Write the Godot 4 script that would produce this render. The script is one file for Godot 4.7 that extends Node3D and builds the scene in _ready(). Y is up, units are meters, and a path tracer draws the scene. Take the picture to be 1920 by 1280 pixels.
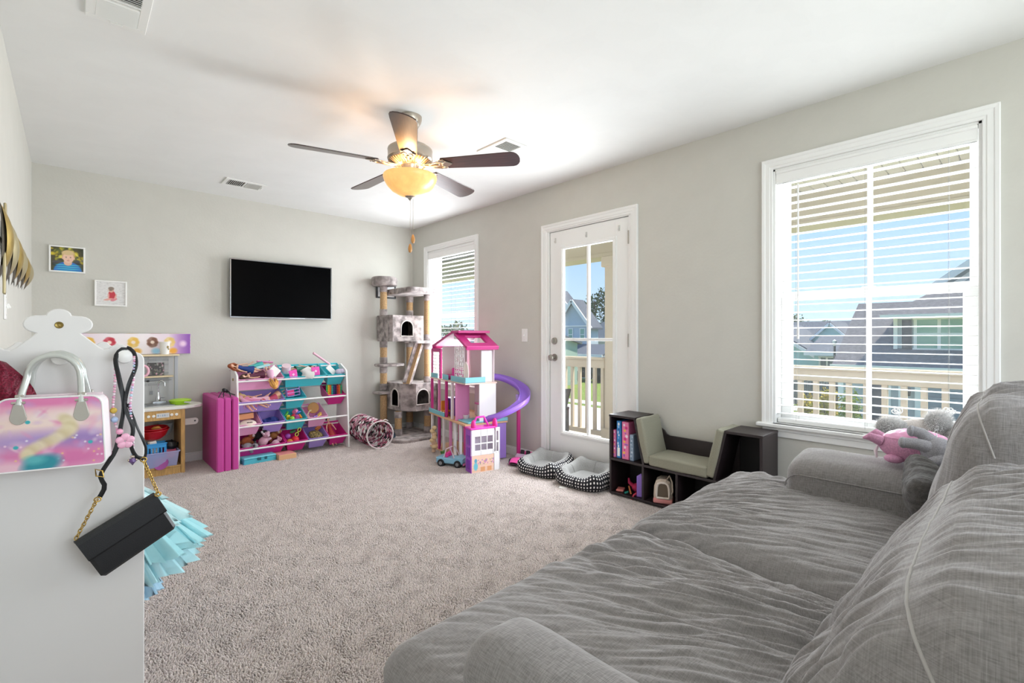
extends Node3D
# A playroom: right wall with two blinded windows and a glazed door onto a porch, back wall with a screen.
# x runs along the back wall, the right wall is x = RX, the back wall z = -DZ, the left wall x = LX, y is up.
const RX := 3.07
const DZ := 5.078
const LX := -0.22
const HC := 2.44
const ZF := 1.6
const EYE := 1.123

var mats := {}
var texs := {}
var used := {}
var rng := RandomNumberGenerator.new()


# ------------------------------------------------------------------ shapes
class MB:
	var st := SurfaceTool.new()
	var xf := Transform3D()
	var n := 0
	var us := 1.0
	var col := Color.WHITE
	func _init() -> void:
		st.begin(Mesh.PRIMITIVE_TRIANGLES)
	func sg(k: int) -> void:
		st.set_smooth_group(k)
	func tri(a: Vector3, b: Vector3, c: Vector3, ua := Vector2.ZERO, ub := Vector2.ZERO, uc := Vector2.ZERO) -> void:
		st.set_color(col)
		st.set_uv(ua); st.add_vertex(xf * a)
		st.set_uv(ub); st.add_vertex(xf * b)
		st.set_uv(uc); st.add_vertex(xf * c)
		n += 1
	func trio(a: Vector3, b: Vector3, c: Vector3, r: Vector3, ua := Vector2.ZERO, ub := Vector2.ZERO, uc := Vector2.ZERO) -> void:
		if (a - c).cross(a - b).dot((a + b + c) / 3.0 - r) < 0.0:
			tri(a, c, b, ua, uc, ub)
		else:
			tri(a, b, c, ua, ub, uc)
	func quad(a: Vector3, b: Vector3, c: Vector3, d: Vector3, r: Vector3) -> void:
		trio(a, b, c, r, Vector2(0, 1), Vector2(1, 1), Vector2(1, 0))
		trio(a, c, d, r, Vector2(0, 1), Vector2(1, 0), Vector2(0, 0))
	# chamfered box, centre c, size s
	func box(c: Vector3, s: Vector3, bev := 0.003, b := Basis()) -> MB:
		var keep := xf
		xf = xf * Transform3D(b, c)
		sg(-1)
		var h := s / 2.0
		bev = minf(bev, minf(h.x, minf(h.y, h.z)) * 0.9)
		if bev <= 0.0:
			for ax in 3:
				for sd in [-1.0, 1.0]:
					var u := (ax + 1) % 3
					var w := (ax + 2) % 3
					var q := []
					for k in [[-1, -1], [1, -1], [1, 1], [-1, 1]]:
						var p := Vector3()
						p[ax] = sd * h[ax]; p[u] = k[0] * h[u]; p[w] = k[1] * h[w]
						q.append(p)
					quad(q[0], q[1], q[2], q[3], Vector3.ZERO)
			xf = keep
			return self
		var P := func(sx: float, sy: float, sz: float, ax: int) -> Vector3:
			var p := Vector3(sx * (h.x - bev), sy * (h.y - bev), sz * (h.z - bev))
			p[ax] = [sx, sy, sz][ax] * h[ax]
			return p
		for ax in 3:
			var u := (ax + 1) % 3
			var w := (ax + 2) % 3
			for sd in [-1.0, 1.0]:
				var q := []
				for k in [[-1, -1], [1, -1], [1, 1], [-1, 1]]:
					var g := [0.0, 0.0, 0.0]
					g[ax] = sd; g[u] = k[0]; g[w] = k[1]
					q.append(P.call(g[0], g[1], g[2], ax))
				quad(q[0], q[1], q[2], q[3], Vector3.ZERO)
			for k in [[-1, -1], [1, -1], [1, 1], [-1, 1]]:
				var g := [0.0, 0.0, 0.0]
				g[u] = k[0]; g[w] = k[1]
				g[ax] = -1.0
				var a0: Vector3 = P.call(g[0], g[1], g[2], u)
				var a1: Vector3 = P.call(g[0], g[1], g[2], w)
				g[ax] = 1.0
				quad(a0, a1, P.call(g[0], g[1], g[2], w), P.call(g[0], g[1], g[2], u), Vector3.ZERO)
		for i in 8:
			var e := [1.0 if i & 1 else -1.0, 1.0 if i & 2 else -1.0, 1.0 if i & 4 else -1.0]
			trio(P.call(e[0], e[1], e[2], 0), P.call(e[0], e[1], e[2], 1), P.call(e[0], e[1], e[2], 2), Vector3.ZERO)
		xf = keep
		return self
	# a box given by its two corners
	func bx(x0: float, x1: float, y0: float, y1: float, z0: float, z1: float, bev := 0.003) -> MB:
		return box(Vector3(x0 + x1, y0 + y1, z0 + z1) / 2.0, Vector3(absf(x1 - x0), absf(y1 - y0), absf(z1 - z0)), bev)
	# a bar from a to b of width w and height h
	func bar(a: Vector3, b: Vector3, w: float, h: float, bev := 0.002, up := Vector3.UP) -> MB:
		var z := (b - a).normalized()
		if absf(z.dot(up)) > 0.98:
			up = Vector3.RIGHT
		var x := up.cross(z).normalized()
		return box((a + b) / 2.0, Vector3(w, h, a.distance_to(b)), bev, Basis(x, z.cross(x), z))
	func grid(nu: int, nv: int, f: Callable, flip := false, uvs := Vector2.ONE) -> MB:
		sg(1)
		var prev := []
		for i in nu + 1:
			var row := []
			for j in nv + 1:
				row.append(f.call(float(i) / nu, float(j) / nv))
			if i:
				for j in nv:
					var a: Vector3 = prev[j]
					var b: Vector3 = row[j]
					var c: Vector3 = row[j + 1]
					var d: Vector3 = prev[j + 1]
					var ua := Vector2(float(i - 1) / nu, float(j) / nv) * uvs
					var uc := Vector2(float(i) / nu, float(j + 1) / nv) * uvs
					var ub := Vector2(uc.x, ua.y)
					var ud := Vector2(ua.x, uc.y)
					if flip:
						tri(a, c, b, ua, uc, ub); tri(a, d, c, ua, ud, uc)
					else:
						tri(a, b, c, ua, ub, uc); tri(a, c, d, ua, uc, ud)
			prev = row
		return self
	func tube(pts: Array, r, seg := 8, closed := false, caps := true) -> MB:
		var m := pts.size()
		var rings := []
		var last := Vector3.ZERO
		for i in m:
			var t: Vector3
			if closed:
				t = pts[(i + 1) % m] - pts[(i - 1 + m) % m]
			else:
				t = pts[mini(i + 1, m - 1)] - pts[maxi(i - 1, 0)]
			t = t.normalized()
			if last == Vector3.ZERO:
				last = t.cross(Vector3.UP if absf(t.y) < 0.9 else Vector3.RIGHT).normalized()
			last = (last - t * last.dot(t)).normalized()
			var o := t.cross(last)
			var rr: float = r[i] if r is Array else r
			var ring := []
			for k in seg:
				var a := TAU * k / seg
				ring.append(pts[i] + (last * cos(a) + o * sin(a)) * rr)
			rings.append(ring)
		sg(1)
		for i in (m if closed else m - 1):
			var A: Array = rings[i]
			var B: Array = rings[(i + 1) % m]
			var c: Vector3 = (pts[i] + pts[(i + 1) % m]) / 2.0
			var off := 0
			if closed and i == m - 1:
				var best := 1e9
				for k in seg:
					if A[0].distance_to(B[k]) < best:
						best = A[0].distance_to(B[k]); off = k
			for k in seg:
				quad(A[k], A[(k + 1) % seg], B[(k + 1 + off) % seg], B[(k + off) % seg], c)
		if caps and not closed:
			for e in [0, m - 1]:
				sg(2 + e)
				var inn: Vector3 = pts[1 if e == 0 else m - 2]
				for k in seg:
					trio(pts[e], rings[e][k], rings[e][(k + 1) % seg], inn)
		return self
	func cyl(a: Vector3, b: Vector3, ra: float, rb := -1.0, seg := 14, caps := true) -> MB:
		return tube([a, b], [ra, ra if rb < 0.0 else rb], seg, false, caps)
	# profile of (radius, height) turned round y
	func lathe(prof: Array, seg := 24, at := Vector3.ZERO, b := Basis(), crease := 0.7) -> MB:
		var keep := xf
		xf = xf * Transform3D(b, at)
		var grp := 1
		for i in prof.size() - 1:
			var p: Vector2 = prof[i]
			var q: Vector2 = prof[i + 1]
			if i and absf((q - p).angle_to(p - prof[i - 1])) > crease:
				grp += 1
			sg(grp)
			for k in seg:
				var a := TAU * k / seg
				var c := TAU * (k + 1) / seg
				var A := Vector3(p.x * cos(a), p.y, p.x * sin(a))
				var B := Vector3(p.x * cos(c), p.y, p.x * sin(c))
				var C := Vector3(q.x * cos(c), q.y, q.x * sin(c))
				var D := Vector3(q.x * cos(a), q.y, q.x * sin(a))
				var u0 := Vector2(float(k) / seg, float(i) / prof.size())
				var u1 := Vector2(float(k + 1) / seg, float(i + 1) / prof.size())
				if p.x > 1e-6:
					tri(A, C, B, u0, u1, Vector2(u1.x, u0.y))
				if q.x > 1e-6:
					tri(A, D, C, u0, Vector2(u0.x, u1.y), u1)
		xf = keep
		return self
	func ball(c: Vector3, r: Vector3, b := Basis(), nu := 16, nv := 10) -> MB:
		var keep := xf
		xf = xf * Transform3D(b, c)
		grid(nu, nv, func(u: float, v: float) -> Vector3:
			var a := TAU * u
			var e := PI * (v - 0.5)
			return Vector3(cos(a) * cos(e) * r.x, sin(e) * r.y, sin(a) * cos(e) * r.z), true)
		xf = keep
		return self
	# polygon in xy, pushed along z by depth, edges chamfered by bev
	func prism(poly: Array, depth: float, t := Transform3D(), bev := 0.0) -> MB:
		var keep := xf
		xf = xf * t
		var p := PackedVector2Array(poly)
		if Geometry2D.is_polygon_clockwise(p):
			p.reverse()
		var m := p.size()
		var ins := PackedVector2Array()
		for i in m:
			var a := (p[i] - p[(i - 1 + m) % m]).normalized()
			var b := (p[(i + 1) % m] - p[i]).normalized()
			var na := Vector2(-a.y, a.x)
			var nb := Vector2(-b.y, b.x)
			var k := (na + nb) / maxf(1.0 + na.dot(nb), 0.3)
			ins.append(p[i] + k * bev)
		sg(-1)
		var idx := Geometry2D.triangulate_polygon(p)
		var lo := Vector2(1e9, 1e9)
		var hi := Vector2(-1e9, -1e9)
		for q in p:
			lo = lo.min(q); hi = hi.max(q)
		var sz := (hi - lo).max(Vector2(1e-6, 1e-6))
		for i in range(0, idx.size(), 3):
			var A := ins[idx[i]]
			var B := ins[idx[i + 1]]
			var C := ins[idx[i + 2]]
			var ua := (A - lo) / sz
			var ub := (B - lo) / sz
			var uc := (C - lo) / sz
			ua.y = 1 - ua.y; ub.y = 1 - ub.y; uc.y = 1 - uc.y
			var flip := (B - A).cross(C - A) > 0.0
			for e in 2:
				var z := depth if e else 0.0
				var a3 := Vector3(A.x, A.y, z)
				var b3 := Vector3(B.x, B.y, z)
				var c3 := Vector3(C.x, C.y, z)
				if flip == (e == 1):
					tri(a3, c3, b3, ua, uc, ub)
				else:
					tri(a3, b3, c3, ua, ub, uc)
		var sgn := 1.0 if depth > 0.0 else -1.0
		for i in m:
			var j := (i + 1) % m
			var mid := (ins[i] + ins[j]) / 2.0 + (ins[i] + ins[j] - p[i] - p[j])
			var dr := p[j] - p[i]
			var nn := Vector2(-dr.y, dr.x).normalized()
			mid = (p[i] + p[j]) / 2.0 + nn * 0.01
			var rf := Vector3(mid.x, mid.y, depth / 2.0)
			var za := bev * sgn
			var zb := depth - bev * sgn
			quad(Vector3(p[i].x, p[i].y, za), Vector3(p[j].x, p[j].y, za), Vector3(p[j].x, p[j].y, zb), Vector3(p[i].x, p[i].y, zb), rf)
			if bev > 0.0:
				quad(Vector3(ins[i].x, ins[i].y, 0), Vector3(ins[j].x, ins[j].y, 0), Vector3(p[j].x, p[j].y, za), Vector3(p[i].x, p[i].y, za), rf)
				quad(Vector3(ins[i].x, ins[i].y, depth), Vector3(ins[j].x, ins[j].y, depth), Vector3(p[j].x, p[j].y, zb), Vector3(p[i].x, p[i].y, zb), rf)
		xf = keep
		return self
	# soft rounded box, half size hh, edge radius r, n = cells along each axis; f moves each point
	func soft(c: Vector3, hh: Vector3, r: float, n: Vector3i, f = null, b := Basis()) -> MB:
		var keep := xf
		xf = xf * Transform3D(b, c)
		sg(1)
		var marks := []
		for ax in 3:
			var m := []
			var inn := hh[ax] - r
			for i in 5:
				m.append(-inn - r * tan(PI / 4 * (1.0 - i / 5.0)))
			for i in n[ax] + 1:
				m.append(lerpf(-inn, inn, float(i) / n[ax]))
			for i in 5:
				m.append(inn + r * tan(PI / 4 * ((i + 1) / 5.0)))
			marks.append(m)
		for ax in 3:
			var u := (ax + 1) % 3
			var w := (ax + 2) % 3
			for sd in [-1.0, 1.0]:
				var prev := []
				for i in marks[u].size():
					var row := []
					for j in marks[w].size():
						var p := Vector3()
						p[ax] = sd * hh[ax]; p[u] = marks[u][i]; p[w] = marks[w][j]
						var q := p.clamp(-(hh - Vector3.ONE * r), hh - Vector3.ONE * r)
						var nn := (p - q).normalized()
						var o := q + nn * r
						if f != null:
							o = f.call(o, nn)
						row.append(o.snappedf(0.00001))
					if i:
						for j in row.size() - 1:
							if sd > 0:
								tri(prev[j], row[j + 1], row[j]); tri(prev[j], prev[j + 1], row[j + 1])
							else:
								tri(prev[j], row[j], row[j + 1]); tri(prev[j], row[j + 1], prev[j + 1])
					prev = row
		xf = keep
		return self
	func done() -> ArrayMesh:
		st.generate_normals()
		return st.commit()


# ------------------------------------------------------------------ nodes
func named(nm: String) -> String:
	if not used.has(nm):
		used[nm] = 0
		return nm
	used[nm] += 1
	return "%s_%03d" % [nm, used[nm]]

func tag(o: Node3D, label: String, cat: String, group := "") -> Node3D:
	o.set_meta("label", label)
	if cat != "":
		o.set_meta("category", cat)
	if group != "":
		o.set_meta("group", group)
	return o

func thing(nm: String, label: String, cat: String, at := Vector3.ZERO, ry := 0.0, group := "") -> Node3D:
	var o := Node3D.new()
	o.name = named(nm)
	add_child(o)
	o.position = at
	o.rotation.y = ry
	tag(o, label, cat, group)
	return o

func part(parent: Node3D, nm: String, mesh, m: Material, label := "", at := Vector3.ZERO, b := Basis()) -> MeshInstance3D:
	var o := MeshInstance3D.new()
	o.name = nm
	o.mesh = mesh.done() if mesh is MB else mesh
	o.material_override = m
	parent.add_child(o, true)
	o.transform = Transform3D(b, at)
	if label != "":
		o.set_meta("label", label)
	return o

func solo(nm: String, label: String, cat: String, mesh, m: Material, at := Vector3.ZERO, b := Basis(), group := "") -> MeshInstance3D:
	var o := part(self, named(nm), mesh, m, "", at, b)
	tag(o, label, cat, group)
	return o

func struct(nm: String, mesh, m: Material, label := "", cat := "") -> MeshInstance3D:
	var o := part(self, named(nm), mesh, m)
	o.set_meta("kind", "structure")
	if label != "":
		tag(o, label, cat)
	return o

func copy_of(o: Node3D, label: String, at: Vector3, b := Basis(), group := "") -> Node3D:
	var c: Node3D = o.duplicate()
	c.name = named(o.name)
	add_child(c)
	c.transform = Transform3D(b, at)
	c.set_meta("label", label)
	if group != "":
		c.set_meta("group", group)
	return c

func ry(a: float) -> Basis:
	return Basis(Vector3.UP, a)

func eu(x: float, y: float, z: float) -> Basis:
	return Basis.from_euler(Vector3(x, y, z))

func V(x: float, y: float, z: float) -> Vector3:
	return Vector3(x, y, z)

# x across the room and y from a point in the picture's pixels and a known depth plane is worked out once, beforehand; nothing here is in screen space.

# ------------------------------------------------------------------ materials
func noise(freq: float, oct := 3, kind := FastNoiseLite.TYPE_SIMPLEX_SMOOTH, sd := 1) -> FastNoiseLite:
	var f := FastNoiseLite.new()
	f.seed = sd
	f.noise_type = kind
	f.frequency = freq
	f.fractal_octaves = oct
	return f

func ntex(key: String, size: int, f: FastNoiseLite, ramp := [], normal := 0.0) -> NoiseTexture2D:
	if texs.has(key):
		return texs[key]
	var t := NoiseTexture2D.new()
	t.width = size
	t.height = size
	t.seamless = true
	t.noise = f
	if ramp.size():
		var g := Gradient.new()
		var off := PackedFloat32Array()
		var cs := PackedColorArray()
		for i in ramp.size():
			off.append(ramp[i][0]); cs.append(ramp[i][1])
		g.offsets = off
		g.colors = cs
		t.color_ramp = g
	if normal > 0.0:
		t.as_normal_map = true
		t.bump_strength = normal
	texs[key] = t
	return t

func gray(a: float) -> Color:
	return Color(a, a, a)

func M(key: String, c := Color.WHITE, rough := 0.6, metal := 0.0) -> StandardMaterial3D:
	if mats.has(key):
		return mats[key]
	var m := StandardMaterial3D.new()
	m.resource_name = key
	m.albedo_color = c
	m.roughness = rough
	m.metallic = metal
	mats[key] = m
	return m

func C(h: String, rough := 0.5, metal := 0.0) -> StandardMaterial3D:
	return M("c_%s_%.2f_%.1f" % [h, rough, metal], Color.html(h), rough, metal)

# multiply by a mottled texture laid on from three sides
func mottle(m: StandardMaterial3D, t: Texture2D, scale: float, world := true) -> StandardMaterial3D:
	m.albedo_texture = t
	m.uv1_triplanar = true
	m.uv1_world_triplanar = world
	m.uv1_scale = Vector3.ONE * scale
	return m

func relief(m: StandardMaterial3D, t: Texture2D, cm: float) -> StandardMaterial3D:
	m.heightmap_enabled = true
	m.heightmap_texture = t
	m.heightmap_scale = cm
	return m

func fabric(key: String, c: Color, scale := 14.0, cm := 0.12, amount := 0.82) -> StandardMaterial3D:
	if mats.has(key):
		return mats[key]
	var m := M(key, c, 0.9)
	mottle(m, ntex("cloth%.2f" % amount, 256, noise(0.03, 4, FastNoiseLite.TYPE_SIMPLEX, 5), [[0.0, gray(amount)], [1.0, gray(1.0)]]), scale)
	relief(m, ntex("clothh", 256, noise(0.09, 3, FastNoiseLite.TYPE_SIMPLEX, 8)), cm)
	m.rim_enabled = true
	m.rim = 0.25
	return m

func _ready() -> void:
	rng.seed = 7
	# camera: 1.12 m above the floor, level, lens shifted down a touch
	var cam := Camera3D.new()
	cam.name = "camera"
	add_child(cam)
	cam.projection = Camera3D.PROJECTION_FRUSTUM
	cam.near = 0.05
	cam.far = 400.0
	cam.keep_aspect = Camera3D.KEEP_HEIGHT
	cam.size = 2.0 * 0.05 * 640.0 / 885.0
	cam.frustum_offset = Vector2(0.0, -0.05 * 9.0 / 885.0)
	cam.position = Vector3(0, EYE, 0)
	cam.rotation.y = -atan2(826.0, 885.0)
	cam.current = true
	# sky
	var env := Environment.new()
	env.background_mode = Environment.BG_SKY
	var sky := Sky.new()
	var sm := ProceduralSkyMaterial.new()
	sm.sky_top_color = Color(0.42, 0.67, 0.94)
	sm.sky_horizon_color = Color(0.83, 0.93, 0.99)
	sm.sky_curve = 0.16
	sm.ground_horizon_color = Color(0.62, 0.62, 0.58)
	sm.ground_bottom_color = Color(0.5, 0.5, 0.46)
	sm.sun_angle_max = 8.0
	sky.sky_material = sm
	env.sky = sky
	env.background_energy_multiplier = 1.0
	env.tonemap_mode = Environment.TONE_MAPPER_LINEAR
	env.tonemap_exposure = 1.16
	env.sdfgi_enabled = true
	env.ssao_enabled = true
	env.ssil_enabled = true
	var we := WorldEnvironment.new()
	we.name = "environment"
	we.environment = env
	add_child(we)
	var sun := DirectionalLight3D.new()
	sun.name = "sun"
	add_child(sun)
	sun.look_at_from_position(Vector3(10, 20, 8), Vector3.ZERO)
	sun.light_color = Color(1.0, 0.96, 0.88)
	sun.light_energy = 1.9
	sun.light_angular_distance = 0.6
	sun.shadow_enabled = true
	# daylight stand-ins at windows and door; inner and rear ones are added fill
	area_light("window_daylight", Vector3(RX + 0.22, 1.37, -0.555), Vector2(0.86, 1.46), Vector3.LEFT, 2.6)
	area_light("window_fill", Vector3(RX - 0.03, 1.37, -0.555), Vector2(0.86, 1.46), Vector3.LEFT, 0.5)  # added fill just inside the glass, brightens the room
	area_light("far_window_daylight", Vector3(RX + 0.22, 1.37, -4.30), Vector2(0.86, 1.46), Vector3.LEFT, 2.6)
	area_light("far_window_fill", Vector3(RX - 0.03, 1.37, -4.30), Vector2(0.86, 1.46), Vector3.LEFT, 2.3)  # added fill inside the far window, lifts the back of the room
	area_light("door_daylight", Vector3(RX + 0.22, 1.09, -2.40), Vector2(0.5, 1.5), Vector3.LEFT, 2.2)
	area_light("door_fill", Vector3(RX - 0.05, 1.09, -2.40), Vector2(0.5, 1.5), Vector3.LEFT, 2.2)  # added fill on the room side of the door
	area_light("rear_window_daylight", Vector3(1.5, 1.45, ZF + 0.2), Vector2(2.2, 1.5), Vector3.FORWARD, 5.8)  # added fill from behind the camera, no known source there
	build_room()
	build_outside()
	build_ceiling_things()
	build_wall_things()
	build_left()
	build_kitchen()
	build_organizer()
	build_cat_corner()
	build_dolls()
	build_bench()
	build_sofa()
	build_floor_pile()

func area_light(nm: String, at: Vector3, size: Vector2, towards: Vector3, e: float) -> void:  # area light, for the window stand-ins and the added fills
	var a := AreaLight3D.new()
	a.name = nm
	add_child(a)
	a.area_size = size
	a.light_energy = e
	a.light_color = Color(0.955, 0.98, 1.0)
	a.area_range = 14.0
	a.area_attenuation = 2.0
	a.shadow_enabled = true
	a.look_at_from_position(at, at + towards)

# ------------------------------------------------------------------ the room
func m_wall() -> StandardMaterial3D:
	var m := M("wall_paint", Color.html("cfcdc5"), 0.75)
	if not m.heightmap_enabled:
		mottle(m, ntex("paint", 256, noise(0.01, 3, FastNoiseLite.TYPE_SIMPLEX, 3), [[0.0, gray(0.985)], [1.0, gray(1.0)]]), 1.2)
		relief(m, ntex("painth", 256, noise(0.12, 2, FastNoiseLite.TYPE_SIMPLEX, 4)), 0.03)
	return m

func m_trim() -> StandardMaterial3D:
	return C("f2f2f0", 0.35)

func m_glass() -> StandardMaterial3D:
	var m := M("clear_glass", Color(1, 1, 1, 0.03), 0.02)
	m.transparency = BaseMaterial3D.TRANSPARENCY_ALPHA
	m.metallic_specular = 0.22
	return m

func build_room() -> void:
	var wall := m_wall()
	var trim := m_trim()
	# floor, ceiling, walls
	var carpet := M("carpet_backing", Color.html("b9aea8"), 0.95)
	mottle(carpet, ntex("pilec", 512, noise(0.06, 4, FastNoiseLite.TYPE_SIMPLEX, 11), [[0.0, gray(0.66)], [0.5, gray(0.9)], [1.0, gray(1.0)]]), 2.6)
	relief(carpet, ntex("pileh", 512, noise(0.11, 3, FastNoiseLite.TYPE_CELLULAR, 12)), 0.7)
	struct("floor", MB.new().bx(LX - 0.15, RX + 0.18, -0.2, 0, -DZ - 0.15, ZF + 0.15, 0), carpet, "pale taupe carpeted floor of the playroom")
	var cm := M("ceiling_paint", Color.html("efefed"), 0.85)
	mottle(cm, texs["paint"], 0.8)
	struct("ceiling", MB.new().bx(LX - 0.15, RX + 0.18, HC, HC + 0.15, -DZ - 0.15, ZF + 0.15, 0), cm, "plain white ceiling")
	struct("wall_back", MB.new().bx(LX - 0.15, RX + 0.18, 0, HC, -DZ - 0.15, -DZ, 0), wall, "pale grey wall behind the toys and the screen")
	struct("wall_left", MB.new().bx(LX - 0.15, LX, 0, HC, -DZ, ZF, 0), wall, "pale grey wall with the metal wall ornament")
	var b := MB.new()
	var x1 := RX + 0.18
	for s in [[-DZ, -4.742], [-3.853, -2.815], [-1.995, -0.998], [-0.112, ZF]]:
		b.bx(RX, x1, 0, HC, s[0], s[1], 0)
	for s in [[-4.742, -3.853], [-0.998, -0.112]]:
		b.bx(RX, x1, 0, 0.585, s[0], s[1], 0)
		b.bx(RX, x1, 2.12, HC, s[0], s[1], 0)
	b.bx(RX, x1, 2.045, HC, -2.815, -1.995, 0)
	struct("wall_right", b, wall, "pale grey wall with two windows and the glazed door")
	b = MB.new()
	b.bx(LX - 0.15, 0.4, 0, HC, ZF, ZF + 0.15, 0)
	b.bx(2.6, RX + 0.18, 0, HC, ZF, ZF + 0.15, 0)
	b.bx(0.4, 2.6, 0, 0.7, ZF, ZF + 0.15, 0)
	b.bx(0.4, 2.6, 2.2, HC, ZF, ZF + 0.15, 0)
	struct("wall_front", b, wall, "pale grey wall behind the camera")
	# baseboards
	var bb := func(nm: String, x0: float, xe: float, z0: float, z1: float) -> void:
		var q := MB.new()
		var alongx := absf(xe - x0) > absf(z1 - z0)
		q.bx(x0, xe, 0, 0.07, z0, z1, 0.002)
		if alongx:
			q.bx(x0, xe, 0.07, 0.083, z0, z0 + (z1 - z0) * 0.6, 0.003)
		else:
			q.bx(x0 if x0 < 0 else x0 + (xe - x0) * 0.4, xe if x0 > 0 else x0 + (xe - x0) * 0.6, 0.07, 0.083, z0, z1, 0.003)
		struct(nm, q, trim)
	bb.call("baseboard_back", LX, RX, -DZ, -DZ + 0.014)
	bb.call("baseboard_left", LX, LX + 0.014, -DZ, ZF)
	for s in [[-DZ, -2.892], [-1.918, ZF]]:
		bb.call("baseboard_right", RX - 0.014, RX, s[0], s[1])
	make_window("window_1", -0.998, -0.112, "large white double hung window beside the sofa")
	make_window("window_2", -4.742, -3.853, "white double hung window behind the cat tower")
	make_blind(-0.998, -0.112, "white slatted blind in the window beside the sofa", true)
	make_blind(-4.742, -3.853, "white slatted blind in the window behind the cat tower", false)
	make_door()
	# added window behind the camera, made for the rear fill light
	var w := Node3D.new()
	w.name = "window_3"
	add_child(w)
	w.set_meta("kind", "structure")
	var f := MB.new()
	for yy in [0.7, 2.14]:
		f.bx(0.4, 2.6, yy, yy + 0.06, ZF + 0.03, ZF + 0.1)
	for xx in [0.4, 1.47, 2.54]:
		f.bx(xx, xx + 0.06, 0.76, 2.14, ZF + 0.03, ZF + 0.1)
	part(w, "window_frame", f, trim)
	part(w, "pane", MB.new().bx(0.45, 2.55, 0.75, 2.15, ZF + 0.06, ZF + 0.065, 0), m_glass())

func casing(p: Node3D, z0: float, z1: float, yb: float, y1: float) -> void:
	# one moulding profile carried up, across and down, mitred at the corners
	var prof := [Vector2(0, 0), Vector2(0, 0.010), Vector2(0.004, 0.012), Vector2(0.014, 0.012), Vector2(0.017, 0.015), Vector2(0.038, 0.016), Vector2(0.042, 0.019), Vector2(0.056, 0.021), Vector2(0.060, 0.018), Vector2(0.060, 0)]
	var f := MB.new()
	f.sg(-1)
	for i in prof.size() - 1:
		var rows := []
		for q in [prof[i], prof[i + 1]]:
			rows.append([V(RX - q.y, yb, z0 - q.x), V(RX - q.y, y1 + q.x, z0 - q.x), V(RX - q.y, y1 + q.x, z1 + q.x), V(RX - q.y, yb, z1 + q.x)])
		for k in 3:
			f.quad(rows[0][k], rows[0][k + 1], rows[1][k + 1], rows[1][k], V(RX + 0.3, 1.2, (z0 + z1) / 2))
	part(p, "casing", f, m_trim())

func make_window(nm: String, z0: float, z1: float, label: String) -> void:
	var trim := m_trim()
	var w := Node3D.new()
	w.name = nm
	add_child(w)
	w.set_meta("kind", "structure")
	w.set_meta("label", label)
	var y0 := 0.61
	var y1 := 2.12
	casing(w, z0, z1, 0.602, y1)
	var f := MB.new()
	f.bx(RX - 0.045, RX + 0.1, 0.585, 0.61, z0, z1, 0.006)
	f.bx(RX - 0.045, RX - 0.001, 0.585, 0.61, z0 - 0.085, z1 + 0.085, 0.006)
	part(w, "sill", f, trim)
	f = MB.new()
	f.bx(RX - 0.014, RX, 0.53, 0.586, z0 - 0.055, z1 + 0.055, 0.003)
	f.bx(RX - 0.022, RX, 0.565, 0.586, z0 - 0.055, z1 + 0.055, 0.004)
	part(w, "apron", f, trim)
	# jamb lining and outer frame
	f = MB.new()
	for z in [[z0, z0 + 0.012], [z1 - 0.012, z1]]:
		f.bx(RX, RX + 0.18, y0, y1, z[0], z[1], 0.001)
	f.bx(RX, RX + 0.18, y1 - 0.012, y1, z0, z1, 0.001)
	f.bx(RX + 0.09, RX + 0.2, y0 - 0.02, y0 + 0.012, z0, z1, 0.001)
	part(w, "jamb", f, trim)
	# upper sash further out, lower sash further in
	for s in [[RX + 0.135, 1.35, y1 - 0.012, 0.036, "upper"], [RX + 0.1, y0 + 0.012, 1.385, 0.058, "lower"]]:
		var x: float = s[0]
		var e: float = s[3]
		f = MB.new()
		for z in [[z0 + 0.012, z0 + 0.012 + e], [z1 - 0.012 - e, z1 - 0.012]]:
			f.bx(x, x + 0.033, s[1], s[2], z[0], z[1], 0.003)
		for y in [[s[1], s[1] + 0.045], [s[2] - 0.045, s[2]]]:
			f.bx(x + 0.0005, x + 0.0325, y[0] + 0.0005, y[1] - 0.0005, z0 + 0.014 + e * 0.8, z1 - 0.014 - e * 0.8, 0.003)
		var sash := part(w, "sash", f, trim)
		if nm == "window_1":
			part(sash, "muntin", MB.new().bx(x + 0.008, x + 0.026, s[1] + 0.04, s[2] - 0.04, (z0 + z1) / 2 - 0.011, (z0 + z1) / 2 + 0.011, 0.003), trim)
		part(sash, "pane", MB.new().bx(x + 0.015, x + 0.018, s[1] + 0.04, s[2] - 0.04, z0 + 0.03, z1 - 0.03, 0), m_glass())
	part(w, "latch", MB.new().bx(RX + 0.098, RX + 0.128, 1.385, 1.398, (z0 + z1) / 2 - 0.03, (z0 + z1) / 2 + 0.03, 0.003), trim)

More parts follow.
